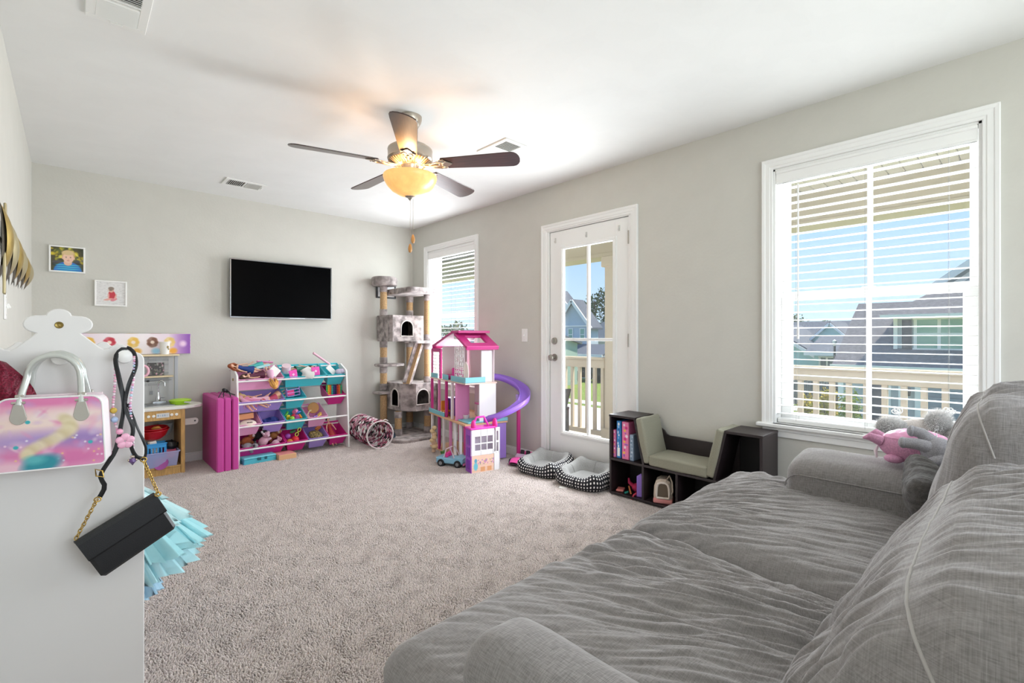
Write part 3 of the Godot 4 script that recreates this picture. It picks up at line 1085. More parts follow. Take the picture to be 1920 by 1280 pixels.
# ------------------------------------------------------------------ flat prints
class Cv:
	var im: Image
	var w: int
	var h: int
	func _init(ww: int, hh: int, bg: Color) -> void:
		w = ww; h = hh
		im = Image.create(w, h, false, Image.FORMAT_RGB8)
		im.fill(bg)
	# soft ellipse, coordinates 0..1
	func ell(cx: float, cy: float, rx: float, ry_: float, c: Color, soft := 0.08, ang := 0.0, a := 1.0) -> void:
		var m := maxf(rx * w, ry_ * h) * (1.0 + soft) + 1
		var X := cx * w
		var Y := cy * h
		var ca := cos(ang)
		var sa := sin(ang)
		for y in range(maxi(0, int(Y - m)), mini(h, int(Y + m) + 1)):
			for x in range(maxi(0, int(X - m)), mini(w, int(X + m) + 1)):
				var dx := x + 0.5 - X
				var dy := y + 0.5 - Y
				var d := Vector2((dx * ca + dy * sa) / (rx * w), (-dx * sa + dy * ca) / (ry_ * h)).length()
				var k := clampf((1.0 + soft - d) / (2.0 * soft), 0.0, 1.0) * a
				if k > 0.0:
					im.set_pixel(x, y, im.get_pixel(x, y).lerp(c, k))
	func rect(x0: float, y0: float, x1: float, y1: float, c: Color) -> void:
		im.fill_rect(Rect2i(int(x0 * w), int(y0 * h), maxi(1, int((x1 - x0) * w)), maxi(1, int((y1 - y0) * h))), c)
	func grad(a: Color, b: Color, across := false) -> void:
		for y in h:
			for x in w:
				im.set_pixel(x, y, a.lerp(b, float(x) / w if across else float(y) / h))
	func tex() -> ImageTexture:
		return ImageTexture.create_from_image(im)

func printed(key: String, t: Texture2D, rough := 0.4) -> StandardMaterial3D:
	var m := M(key, Color.WHITE, rough)
	m.albedo_texture = t
	return m

func h(s: String) -> Color:
	return Color.html(s)

# a board w x h standing on its lower edge, front towards +z, picture upright
func board(w: float, hh: float, d: float, bev := 0.001) -> MB:
	return MB.new().prism([Vector2(-w / 2, 0), Vector2(w / 2, 0), Vector2(w / 2, hh), Vector2(-w / 2, hh)], d, Transform3D(), bev)

func picture_frame(label: String, at: Vector3, w: float, hh: float, fw: float, m: Material, print_mat: Material, mat_w := 0.0) -> void:
	var o := thing("picture_frame", label, "picture", at)
	var f := MB.new()
	f.bx(-w / 2, w / 2, 0, fw, 0, 0.02, 0.002)
	f.bx(-w / 2, w / 2, hh - fw, hh, 0, 0.02, 0.002)
	f.bx(-w / 2, -w / 2 + fw, fw, hh - fw, 0, 0.02, 0.002)
	f.bx(w / 2 - fw, w / 2, fw, hh - fw, 0, 0.02, 0.002)
	part(o, "frame", f, m)
	if mat_w > 0.0:
		part(o, "mount", MB.new().bx(-w / 2 + fw, w / 2 - fw, fw, hh - fw, 0.003, 0.010, 0), C("f4f2ee", 0.8))
	var pw := w - 2 * fw - 2 * mat_w
	var ph := hh - 2 * fw - 2 * mat_w
	part(o, "print", board(pw, ph, 0.004, 0), print_mat, "", V(0, fw + mat_w, 0.009))

# ------------------------------------------------------------------ ceiling
func build_ceiling_things() -> void:
	# three registers
	register("white ceiling vent in the near left corner of the ceiling, cut by the frame", V(0.137, HC, -2.395), 0.195, 0.39, true, 2)
	register("small white ceiling vent near the back wall, in front of the screen", V(1.09, HC, -4.556), 0.31, 0.21, false, 2)
	register("white ceiling vent beside the fan's right blade", V(2.20, HC, -2.463), 0.2, 0.31, true, 1)
	ceiling_fan(V(1.485, HC, -2.486))

func register(label: String, at: Vector3, w: float, l: float, along_x: bool, fields: int) -> void:
	var white := C("efefec", 0.4)
	var dark := C("4a4844", 0.8)
	var o := thing("ceiling_vent", label, "vent", at)
	var f := MB.new()
	var e := 0.032
	var hw := w / 2
	var hl := l / 2
	f.bx(-hw, hw, -0.009, 0, -hl, -hl + e, 0.002)
	f.bx(-hw, hw, -0.009, 0, hl - e, hl, 0.002)
	f.bx(-hw, -hw + e, -0.009, 0, -hl + e, hl - e, 0.002)
	f.bx(hw - e, hw, -0.009, 0, -hl + e, hl - e, 0.002)
	part(o, "frame", f, white)
	part(o, "duct", MB.new().bx(-hw + e * 0.8, hw - e * 0.8, -0.0015, -0.0005, -hl + e * 0.8, hl - e * 0.8, 0), dark)
	if fields == 2:
		if along_x:
			part(o, "divider", MB.new().bx(-hw + e, hw - e, -0.011, -0.001, -0.004, 0.004, 0.001), white)
		else:
			part(o, "divider", MB.new().bx(-0.005, 0.005, -0.011, -0.001, -hl + e, hl - e, 0.001), white)
	# louvres, tilted one way in one field and the other way in the other
	var span := (l if along_x else w) - 2 * e
	var n := int(span / 0.0135)
	var len := (w if along_x else l) - 2 * e
	var louv := MB.new().bx(-len / 2, len / 2, -0.0006, 0.0006, -0.0075, 0.0075, 0).done()
	for i in n:
		var p := -span / 2 + (i + 0.5) * span / n
		if fields == 2 and absf(p) < 0.008:
			continue
		var tilt := 0.72 if p > 0 else -0.72
		var b := eu(tilt, 0, 0)
		if not along_x:
			b = ry(PI / 2) * b
		part(o, "louvre", louv, white, "", V(0, -0.007, p) if along_x else V(p, -0.007, 0), b)
	part(o, "lever", MB.new().bx(-0.02, 0.02, -0.014, -0.008, -0.003, 0.003, 0.001), white, "", V(0, 0, -hl + 0.02) if along_x else V(hw - 0.02, 0, 0), Basis() if along_x else ry(PI / 2))

func ceiling_fan(at: Vector3) -> void:
	var nick := M("brushed_nickel", Color.html("b9b0a4"), 0.32, 0.95)
	var o := thing("ceiling_fan", "five blade ceiling fan with lit amber glass bowl", "ceiling fan", at)
	part(o, "canopy", MB.new().lathe([Vector2(0, 0), Vector2(0.07, 0), Vector2(0.07, -0.012), Vector2(0.064, -0.035), Vector2(0.048, -0.062), Vector2(0.03, -0.078), Vector2(0.018, -0.082)], 28), nick)
	part(o, "downrod", MB.new().lathe([Vector2(0.013, -0.07), Vector2(0.013, -0.17), Vector2(0.03, -0.172), Vector2(0.034, -0.19)], 16), nick)
	part(o, "motor_housing", MB.new().lathe([Vector2(0.0, -0.168), Vector2(0.05, -0.17), Vector2(0.11, -0.182), Vector2(0.13, -0.196), Vector2(0.133, -0.205), Vector2(0.131, -0.212), Vector2(0.131, -0.25), Vector2(0.134, -0.256), Vector2(0.13, -0.264), Vector2(0.1, -0.283), Vector2(0.075, -0.293), Vector2(0, -0.294)], 40), nick)
	# radiating fins round the flared underside
	var f := MB.new()
	for i in 40:
		var a := TAU * i / 40
		var d := V(cos(a), 0, sin(a))
		f.bar(d * 0.128 + V(0, -0.268, 0), d * 0.082 + V(0, -0.294, 0), 0.006, 0.008, 0.001)
	part(o, "fin_ring", f, nick)
	part(o, "switch_housing", MB.new().lathe([Vector2(0.055, -0.29), Vector2(0.05, -0.3), Vector2(0.048, -0.33), Vector2(0.06, -0.335), Vector2(0.066, -0.35), Vector2(0.066, -0.362), Vector2(0, -0.363)], 24), nick)
	# blades, one every 72 degrees
	var wood := M("walnut_blade", Color.html("4b3029"), 0.32)
	mottle(wood, ntex("grain", 256, noise(0.02, 4, FastNoiseLite.TYPE_SIMPLEX, 41), [[0.0, gray(0.6)], [0.5, gray(0.85)], [1.0, gray(1.0)]]), 1.0, false)
	wood.uv1_scale = Vector3(1.2, 14, 14)
	wood.clearcoat_enabled = true
	wood.clearcoat = 0.5
	wood.clearcoat_roughness = 0.3
	var poly := [Vector2(0.2, -0.05), Vector2(0.58, -0.068)]
	for i in 9:
		var a := -PI / 2 + PI * i / 8
		poly.append(Vector2(0.62 + 0.045 * cos(a), 0.068 * sin(a) * (1.0 if absf(sin(a)) < 0.99 else 1.0)))
	poly.append_array([Vector2(0.58, 0.068), Vector2(0.2, 0.05), Vector2(0.19, 0.03), Vector2(0.19, -0.03)])
	var lie := Transform3D(Basis(V(1, 0, 0), V(0, 0, -1), V(0, 1, 0)), V(0, -0.003, 0))
	var blade := MB.new().prism(poly, 0.006, lie, 0.0015).done()
	f = MB.new()
	f.prism([Vector2(0.08, -0.012), Vector2(0.15, -0.013), Vector2(0.185, -0.04), Vector2(0.215, -0.045), Vector2(0.225, -0.028), Vector2(0.25, -0.012), Vector2(0.262, 0), Vector2(0.25, 0.012), Vector2(0.225, 0.028), Vector2(0.215, 0.045), Vector2(0.185, 0.04), Vector2(0.15, 0.013), Vector2(0.08, 0.012)], 0.006, Transform3D(Basis(V(1, 0, 0), V(0, 0, -1), V(0, 1, 0)), V(0, -0.01, 0)), 0.002)
	f.tube([V(0.06, 0.004, 0), V(0.1, -0.012, 0), V(0.14, -0.014, 0), V(0.18, -0.008, 0)], 0.009, 8)
	for s in [-1.0, 1.0]:
		f.tube([V(0.11, -0.012, 0), V(0.15, -0.014, s * 0.022), V(0.19, -0.012, s * 0.034), V(0.215, -0.01, s * 0.02), V(0.2, -0.01, s * 0.006)], 0.0045, 6)
		f.ball(V(0.225, -0.011, s * 0.03), V(0.005, 0.003, 0.005), Basis(), 8, 5)
	var iron := f.done()
	for i in 5:
		var a := deg_to_rad(51.9 + 72 * i)
		var d := V(cos(a), 0, sin(a))
		var rt := d.cross(Vector3.UP)
		var p := deg_to_rad(13)
		var wv := rt * cos(p) + Vector3.UP * sin(p)
		var b := Basis(d, wv.cross(d) * -1.0, wv)
		b = Basis(d, d.cross(wv) * -1.0, wv)
		if b.determinant() < 0:
			b = Basis(d, -b.y, wv)
		part(o, "blade", blade, wood, "", V(0, -0.288, 0), b)
		part(o, "blade_iron", iron, nick, "", V(0, -0.288, 0), b)
	# glass bowl, lamp inside
	var amber := M("amber_glass", Color(0.98, 0.83, 0.56), 0.3)
	amber.emission_enabled = true
	amber.emission = Color(1.0, 0.74, 0.40)
	amber.emission_energy_multiplier = 0.55
	mottle(amber, ntex("alabaster", 256, noise(0.012, 4, FastNoiseLite.TYPE_SIMPLEX, 44), [[0.0, gray(0.8)], [1.0, gray(1.0)]]), 4.0, false)
	part(o, "light_bowl", MB.new().lathe([Vector2(0.15, -0.36), Vector2(0.157, -0.356), Vector2(0.159, -0.364), Vector2(0.153, -0.385), Vector2(0.138, -0.412), Vector2(0.11, -0.443), Vector2(0.07, -0.466), Vector2(0.03, -0.476), Vector2(0.0, -0.478), Vector2(0, -0.474), Vector2(0.07, -0.46), Vector2(0.105, -0.438), Vector2(0.132, -0.41), Vector2(0.147, -0.384), Vector2(0.15, -0.36)], 40), amber)
	part(o, "finial", MB.new().lathe([Vector2(0.0, -0.472), Vector2(0.03, -0.474), Vector2(0.03, -0.48), Vector2(0.016, -0.484), Vector2(0.012, -0.492), Vector2(0.006, -0.5), Vector2(0, -0.501)], 16), nick)
	for q in [[V(0.0, 0, 0.0), -0.76, "lower"], [V(0.012, 0, 0.012), -0.705, "upper"]]:
		f = MB.new()
		var top: Vector3 = q[0] + V(0, -0.48, 0)
		var bot: Vector3 = q[0] + V(0, q[1], 0)
		f.cyl(top, bot, 0.0011, -1, 5)
		for i in 30:
			f.ball(top.lerp(bot, i / 29.0), Vector3.ONE * 0.0019, Basis(), 5, 3)
		var chain := part(o, "pull_chain", f, nick)
		part(chain, "fob", MB.new().lathe([Vector2(0, 0.002), Vector2(0.006, -0.004), Vector2(0.011, -0.022), Vector2(0.012, -0.034), Vector2(0.008, -0.05), Vector2(0, -0.054)], 12, bot), C("c98f4e", 0.4))
	for k in 3:
		var lamp := OmniLight3D.new()
		lamp.name = "fan_lamp"
		o.add_child(lamp, true)
		var a := TAU * k / 3 + 0.4
		lamp.position = V(cos(a) * 0.09, -0.40, sin(a) * 0.09)
		lamp.light_color = Color(1.0, 0.84, 0.68)
		lamp.light_energy = 0.04
		lamp.light_size = 0.03
		lamp.omni_range = 12.0
		lamp.omni_attenuation = 2.0
		lamp.shadow_enabled = true

# ------------------------------------------------------------------ things on the walls
func build_wall_things() -> void:
	# screen on a wall bracket
	var tv := thing("television", "flat black television hung on the back wall", "television", V(1.556, 1.302, -DZ + 0.002))
	var gloss := C("020203", 0.3)
	gloss.metallic_specular = 0.12
	var silver := C("8b8d90", 0.25, 0.8)
	part(tv, "bracket", MB.new().bx(-0.18, 0.18, 0.13, 0.42, 0, 0.035), C("2a2a2c", 0.5))
	part(tv, "casing", MB.new().bx(-0.475, 0.475, 0.004, 0.552, 0.035, 0.07, 0.006), C("1a1a1c", 0.4))
	part(tv, "screen", MB.new().bx(-0.466, 0.466, 0.014, 0.546, 0.066, 0.0725, 0.001), gloss)
	part(tv, "bezel", MB.new().bx(-0.478, 0.478, 0, 0.013, 0.06, 0.075, 0.002).bx(-0.478, 0.478, 0.546, 0.556, 0.06, 0.074, 0.002).bx(-0.478, -0.467, 0.013, 0.546, 0.06, 0.074, 0.002).bx(0.467, 0.478, 0.013, 0.546, 0.06, 0.074, 0.002), silver)
	part(tv, "bezel_glint", MB.new().bx(0.05, 0.2, 0.003, 0.009, 0.0745, 0.0765, 0.0), C("cfd3d8", 0.2, 0.6))  # pale strip: chrome reflection on the bezel, put in as a part
	var white := C("f3f2ef", 0.5)
	# boy in striped shirt among yellow leaves
	var c := Cv.new(160, 150, h("4a4526"))
	var r := RandomNumberGenerator.new()
	r.seed = 5
	for i in 60:
		c.ell(r.randf(), r.randf() * 0.62, r.randf_range(0.03, 0.11), r.randf_range(0.03, 0.09), [h("d6c02c"), h("8f8f2a"), h("33391f"), h("b9a82a"), h("e6d95a"), h("55602c")][i % 6], 0.4, r.randf() * 3, 0.8)
	for i in 24:
		c.ell(r.randf(), r.randf_range(0.5, 0.85), r.randf_range(0.05, 0.12), 0.05, [h("4b4a4e"), h("6b6864"), h("2f2e2c")][i % 3], 0.4, 0, 0.8)
	c.ell(0.52, 1.02, 0.44, 0.42, h("2c6fc4"), 0.05)
	for i in 4:
		c.ell(0.52, 0.74 + i * 0.085, 0.40, 0.02, h("45c4c9"), 0.2)
	c.ell(0.52, 0.64, 0.13, 0.13, h("e2b59c"), 0.1)
	c.ell(0.36, 0.44, 0.03, 0.06, h("e0ae96"), 0.2)
	c.ell(0.71, 0.44, 0.03, 0.06, h("e0ae96"), 0.2)
	c.ell(0.535, 0.3, 0.2, 0.2, h("cfae7c"), 0.1)
	c.ell(0.535, 0.43, 0.17, 0.22, h("ecc4ad"), 0.08)
	c.ell(0.52, 0.22, 0.19, 0.1, h("d9bd8b"), 0.2)
	for x in [0.465, 0.6]:
		c.ell(x, 0.42, 0.022, 0.014, h("4d4a52"), 0.3)
		c.ell(x, 0.385, 0.03, 0.008, h("b58a66"), 0.4)
	c.ell(0.535, 0.49, 0.018, 0.02, h("dca68e"), 0.4)
	c.ell(0.53, 0.555, 0.045, 0.013, h("c06a62"), 0.3)
	picture_frame("white framed photo of a fair boy in a blue striped shirt", V(-0.024, 1.624, -DZ), 0.207, 0.205, 0.011, white, printed("photo_boy", c.tex()))
	# small child in red on pale sand
	c = Cv.new(160, 150, h("dcdad8"))
	for i in 260:
		c.ell(r.randf(), r.randf(), r.randf_range(0.02, 0.05), 0.012, [h("cfccca"), h("eceae8"), h("c4c1bf"), h("e4e2e0")][i % 4], 0.5, 0, 0.7)
	c.ell(0.53, 0.57, 0.13, 0.19, h("c2273a"), 0.1)
	c.ell(0.42, 0.76, 0.17, 0.045, h("e2a79a"), 0.2, -0.2)
	c.ell(0.6, 0.76, 0.12, 0.06, h("d9808a"), 0.2, -0.4)
	c.ell(0.42, 0.6, 0.03, 0.12, h("e2a79a"), 0.2)
	c.ell(0.66, 0.64, 0.03, 0.12, h("e2a79a"), 0.2, 0.3)
	c.ell(0.51, 0.34, 0.095, 0.12, h("d8a795"), 0.1)
	c.ell(0.51, 0.28, 0.1, 0.075, h("8b7a6c"), 0.2)
	c.ell(0.49, 0.36, 0.05, 0.012, h("5a4440"), 0.4)
	picture_frame("white framed photo of a toddler in red sitting on pale sand", V(0.236, 1.372, -DZ), 0.203, 0.208, 0.011, white, printed("photo_toddler", c.tex()))
	# dark frame half behind the cat tower
	c = Cv.new(64, 64, h("e8ecee"))
	for i in 5:
		c.ell(0.5, 0.2 + i * 0.15, 0.33, 0.02, h("aab2bc"), 0.4)
	picture_frame("dark framed certificate half hidden behind the cat tower", V(2.705, 1.572, -DZ), 0.25, 0.2, 0.018, C("26262a", 0.35), printed("certificate", c.tex()), 0.012)
	# metal ornament on the left wall: a row of bowed leaves along a rod
	var gold := M("gilt_metal", Color.html("b59a55"), 0.35, 0.8)
	var bronze := M("bronze_metal", Color.html("5d5548"), 0.4, 0.7)
	var o := thing("wall_ornament", "row of bowed gold and bronze metal leaves on the left wall", "wall art", V(LX, 1.2, -2.72))
	var f := MB.new()
	f.tube([V(0.012, 0.31, 0.06), V(0.012, 0.33, -1.5)], 0.006, 8)
	f.tube([V(0.014, 0.30, 0.06), V(0.014, 0.28, -1.5)], 0.004, 8)
	part(o, "rod", f, bronze)
	f = MB.new().bar(V(0.028, 0.09, 0.02), V(0.028, 0.45, -0.02), 0.03, 0.008, 0.002, Vector3.RIGHT)
	part(o, "bar", f, M("pale_gilt", Color.html("b5a985"), 0.4, 0.7))
	for i in 6:
		var z := -0.02 - i * 0.27
		var hh := 0.165 - 0.012 * i
		var leafm := func(sc: float, lift: float) -> MB:
			return MB.new().grid(16, 6, func(u: float, v: float) -> Vector3:
				var t := u * 2 - 1
				var w := 0.075 * sc * pow(1 - t * t, 0.8)
				var s := v * 2 - 1
				return V(0.006 + lift + 0.035 * (1 - t * t) * (1 - 0.45 * s * s), 0.31 + t * hh * sc, z + s * w + t * 0.03))
		part(o, "leaf", leafm.call(1.0, 0.0), bronze)
		part(o, "leaf", leafm.call(0.8, 0.012), gold if i % 2 == 0 else M("pale_gilt", Color.html("b5a985"), 0.4, 0.7))
	# switches
	for q in [[V(RX, 1.076, -3.115), -PI / 2, "white light switch plate beside the glazed door"], [V(LX, 1.2, -3.09), PI / 2, "white light switch plate on the left wall below the metal leaves"]]:
		var s := thing("light_switch", q[2], "switch", q[0], q[1])
		part(s, "plate", MB.new().bx(-0.036, 0.036, 0, 0.12, 0, 0.006, 0.002), C("f2f1ee", 0.35))
		part(s, "toggle", MB.new().box(V(0, 0.06, 0.012), V(0.009, 0.022, 0.014), 0.002, eu(-0.4, 0, 0)), C("f6f5f2", 0.3))
		part(s, "screw", MB.new().cyl(V(0, 0.02, 0.005), V(0, 0.02, 0.0068), 0.003, -1, 8).cyl(V(0, 0.1, 0.005), V(0, 0.1, 0.0068), 0.003, -1, 8), C("d9d8d4", 0.3))

# ------------------------------------------------------------------ dress-up wardrobe at the left, with what hangs on it
func build_left() -> void:
	var white := C("e3e1df", 0.45)
	var o := thing("dress_up_wardrobe", "pale child's dress up wardrobe with crown shaped end panels", "wardrobe", V(-0.025, 0, -1.8))
	# half outline of an end panel, mirrored
	var half := [Vector2(0.186, 0.0), Vector2(0.186, 1.045)]
	for i in 6:
		var a := i * PI / 10
		half.append(Vector2(0.160 + 0.026 * cos(a), 1.052 + 0.026 * sin(a)))
	half.append_array([Vector2(0.147, 1.088), Vector2(0.138, 1.099), Vector2(0.126, 1.102), Vector2(0.113, 1.097), Vector2(0.103, 1.089), Vector2(0.093, 1.087), Vector2(0.083, 1.094), Vector2(0.045, 1.132)])
	for i in 9:
		var a := -0.9 + i * 0.33
		half.append(Vector2(0.042 + 0.028 * cos(a), 1.157 + 0.024 * sin(a)))
	for i in 5:
		var a := 0.1 + i * 0.36
		half.append(Vector2(0.026 * cos(a), 1.180 + 0.020 * sin(a)))
	var poly := half.duplicate()
	for i in range(half.size() - 1, -1, -1):
		if half[i].x > 0.001:
			poly.append(Vector2(-half[i].x, half[i].y))
	var side := MB.new().prism(poly, -0.018, Transform3D(), 0.0025).done()
	part(o, "end_panel", side, white)
	part(o, "end_panel", side, white, "", V(0, 0, -0.9))
	part(o, "back_panel", MB.new().bx(-0.186, -0.17, 0.1, 1.04, -0.9, -0.018), white)
	part(o, "base", MB.new().bx(-0.18, 0.18, 0.08, 0.10, -0.9, -0.018).bx(0.16, 0.176, 0.0, 0.08, -0.9, -0.018), white)
	part(o, "rail", MB.new().cyl(V(0.02, 0.93, -0.9), V(0.02, 0.93, -0.018), 0.012), white)
	var f := MB.new().lathe([Vector2(0.0, 0.0022), Vector2(0.003, 0.002), Vector2(0.0035, 0.0008), Vector2(0.008, 0.002), Vector2(0.0095, 0), Vector2(0.0095, -0.001)], 14, V(0, 1.155, 0.0005), Basis(Vector3.RIGHT, PI / 2))
	part(o, "brass_bolt", f, C("8d7a45", 0.35, 0.9))
	for x in [0.003, 0.137, -0.14]:
		f = MB.new().lathe([Vector2(0, 0), Vector2(0.011, 0), Vector2(0.008, 0.012), Vector2(0.010, 0.02), Vector2(0.018, 0.028), Vector2(0.0205, 0.036), Vector2(0.018, 0.045), Vector2(0.009, 0.05), Vector2(0, 0.051)], 20, V(x, 1.066, 0), Basis(Vector3.RIGHT, PI / 2))
		part(o, "knob", f, C("f3f2f0", 0.2))
	toy_handbag()
	black_clutch()
	# crimson sequinned cloth on the hidden knob
	var seq := M("crimson_sequins", Color.html("a3103f"), 0.4)
	mottle(seq, ntex("sequin", 256, noise(0.08, 2, FastNoiseLite.TYPE_CELLULAR, 51), [[0.0, gray(0.45)], [1.0, gray(1.0)]]), 9.0)
	relief(seq, texs["sequin"], 0.3)
	seq.metallic = 0.3
	f = MB.new().grid(26, 26, func(u: float, v: float) -> Vector3:
		var w := lerpf(0.035, 0.075, sin(v * 2.2))
		var x := -0.163 + (u * 2 - 1) * w * 1.2 + 0.012 * v
		var dz := 0.016 * (1 - pow(u * 2 - 1, 2)) + 0.006 * sin(u * 17 + v * 3) + 0.004 * sin(u * 9 - v * 8)
		return V(x, 1.078 - v * 0.14 + 0.03 * u * (1 - u) - 0.02 * u, -1.748 + dz))
	solo("sequin_cloth", "crumpled crimson sequinned cloth hanging behind the pink handbag", "cloth", f, seq)
	bead_strings()
	# pale blue tulle dress hanging inside, its skirt spilling out at the front
	var d := thing("tulle_dress", "pale blue layered tulle dress spilling out of the wardrobe", "dress", V(0.02, 0, -2.12))
	var tl := func(key: String, c: Color) -> StandardMaterial3D:
		var m := M(key, c, 0.9)
		m.transparency = BaseMaterial3D.TRANSPARENCY_ALPHA
		m.backlight_enabled = true
		m.backlight = Color(0.5, 0.5, 0.5)
		return m
	var bod := MB.new().lathe([Vector2(0.0, 0.90), Vector2(0.03, 0.89), Vector2(0.06, 0.80), Vector2(0.055, 0.70), Vector2(0.06, 0.66)], 16, Vector3.ZERO)
	part(d, "bodice", bod, tl.call("tulle_a", Color(0.86, 0.97, 0.98, 0.95)))
	# each layer: a fan of frilled cloth from the waist to a ragged hem, thrown outwards to +x
	var k := 0
	for q in [[0.675, 0.205, 0.53, 0.10, Color(0.88, 0.98, 0.985, 0.92)], [0.66, 0.275, 0.46, 0.13, Color(0.82, 0.965, 0.975, 0.88)], [0.64, 0.335, 0.37, 0.16, Color(0.70, 0.93, 0.955, 0.85)], [0.62, 0.30, 0.30, 0.15, Color(0.74, 0.93, 0.96, 0.85)], [0.6, 0.2, 0.22, 0.13, Color(0.70, 0.86, 0.95, 0.88)]]:
		var kk := k
		f = MB.new().grid(14, 90, func(u: float, v: float) -> Vector3:
			var a := (v - 0.5) * 3.3
			var fr := sin(v * 61 + kk * 1.7) * 0.6 + sin(v * 97 + kk) * 0.4
			var rag: float = 1.0 + (0.08 * sin(v * 143 + kk * 5) + 0.06 * sin(v * 211 + kk)) * u * u + 0.07 * sin(v * 37 + kk * 3) * u
			var rr: float = lerpf(0.045, q[1] * rag, pow(u, 0.8))
			var y: float = lerpf(q[0], q[2], u) + 0.012 * fr * u + q[3] * 0.25 * u * (1 - u)
			return V(rr * cos(a * 0.62), y, rr * sin(a * 0.62) * 0.62 + 0.014 * fr * u))
		part(d, "skirt_layer", f, tl.call("tulle_%d" % k, q[4]))
		k += 1

func toy_handbag() -> void:
	# barrel bag printed with pink and lilac clouds
	var c := Cv.new(256, 220, h("f0b9d0"))
	var r := RandomNumberGenerator.new()
	r.seed = 21
	c.ell(0.5, 0.02, 0.8, 0.14, h("e483b4"), 0.5)
	c.ell(0.2, 0.36, 0.5, 0.18, h("f6dcd2"), 0.6)
	c.ell(0.75, 0.3, 0.4, 0.14, h("f6e2da"), 0.6)
	c.ell(0.5, 0.6, 0.75, 0.13, h("b59bd0"), 0.6)
	c.ell(0.8, 0.62, 0.3, 0.1, h("a487c4"), 0.6)
	c.ell(0.5, 0.86, 0.8, 0.16, h("dc7ab0"), 0.6)
	c.ell(0.1, 0.95, 0.3, 0.1, h("f3c6d6"), 0.6)
	for i in 70:
		c.ell(r.randf(), r.randf_range(0.05, 1.0), r.randf_range(0.02, 0.07), r.randf_range(0.015, 0.05), [h("f7d9e2"), h("e99ac0"), h("d9b6de"), h("f9efe9"), h("c7a7da"), h("e27fb0")][i % 6], 0.7, r.randf() * 3, 0.45)
	for i in 26:
		c.ell(r.randf(), r.randf_range(0.55, 0.95), 0.012, 0.014, [h("ffffff"), h("f5d18a"), h("ffe3ef")][i % 3], 0.4, 0, 0.7)
	# plain pale plume over a teal drift
	for i in 16:
		var t := i / 15.0
		c.ell(0.62 - 0.22 * t + 0.12 * sin(t * 5), 0.3 + 0.5 * t, 0.075 - 0.03 * absf(t - 0.4), 0.06, h("efe3c4").lerp(h("d8c79a"), 0.5 + 0.5 * sin(i * 2.1)), 0.4, 0.6, 0.8)
	c.ell(0.42, 0.93, 0.17, 0.12, h("2f93a3"), 0.3, -0.3)
	c.ell(0.36, 0.86, 0.09, 0.06, h("5cb9bf"), 0.5)
	for q in [[0.2, 0.67], [0.86, 0.67], [0.3, 0.33]]:
		c.ell(q[0], q[1], 0.022, 0.024, h("3fb3bd"), 0.2)
	var pm := printed("handbag_print", c.tex(), 0.35)
	var o := thing("toy_handbag", "pink and lilac printed child's handbag with silver handles", "handbag", V(-0.030, 0.785, -1.730), -0.24)
	var poly := []
	for q in [[-0.108, 0.0, 0.012, 3.14], [0.108, 0.0, 0.012, 4.71], [0.101, 0.182, 0.025, 0.0], [-0.101, 0.182, 0.025, 1.57]]:
		for i in 6:
			var a: float = q[3] + i * PI / 10
			poly.append(Vector2(q[0] - signf(q[0]) * q[2] + q[2] * cos(a), q[1] + (q[2] if q[1] < 0.05 else -q[2]) + q[2] * sin(a)))
	part(o, "body", MB.new().prism(poly, 0.07, Transform3D(Basis(), V(0, 0, -0.035)), 0.004), C("f3ecee", 0.4))
	for s in [1.0, -1.0]:
		part(o, "printed_panel" , MB.new().prism(poly, 0.004, Transform3D(ry(0.0 if s > 0 else PI), V(0, 0, 0.0335 * s)), 0.002), pm)
	var pts := []
	for p in poly:
		pts.append(V(p.x * 1.005, (p.y - 0.09) * 1.005 + 0.09, 0.036))
	var white := C("f8f6f6", 0.35)
	part(o, "piping", MB.new().tube(pts, 0.0024, 6, true), white)
	part(o, "zip", MB.new().tube([V(-0.095, 0.184, 0), V(0.095, 0.184, 0)], 0.004, 6), C("e9d7de", 0.4))
	var silver := M("pearly_silver", Color.html("cfd3cf"), 0.28, 0.55)
	for s in [1.0, -1.0]:
		var arc := [V(-0.061, 0.12, 0.039 * s), V(-0.06, 0.165, 0.037 * s), V(-0.056, 0.205, 0.022 * s)]
		for i in 13:
			var a := PI - PI * i / 12
			arc.append(V(0.052 * cos(a), 0.232 + (0.058 + (0.004 if s < 0 else 0.0)) * sin(a), 0.012 * s - (0.006 if s < 0 else 0.0)))
		arc.append_array([V(0.056, 0.205, 0.022 * s), V(0.06, 0.165, 0.037 * s), V(0.061, 0.12, 0.039 * s)])
		part(o, "handle", MB.new().tube(arc.slice(1, arc.size() - 1), 0.0075, 10), silver)
		for x in [-0.06, 0.06]:
			var tab := []
			for i in 12:
				var a := PI + PI * i / 11
				tab.append(Vector2(x + 0.016 * cos(a), 0.135 + 0.018 * sin(a)))
			tab.append_array([Vector2(x + 0.009, 0.168), Vector2(x - 0.009, 0.168)])
			part(o, "handle_tab", MB.new().prism(tab, 0.004 * s, Transform3D(Basis(), V(0, 0, 0.0365 * s)), 0.001), C("b9b6ae", 0.35, 0.4))
			part(o, "ring", MB.new().cyl(V(x - 0.013, 0.172, 0.036 * s), V(x + 0.013, 0.172, 0.036 * s), 0.004, -1, 8).box(V(x, 0.182, 0.033 * s), V(0.018, 0.02, 0.006), 0.002), C("bdb9b2", 0.25, 0.9))

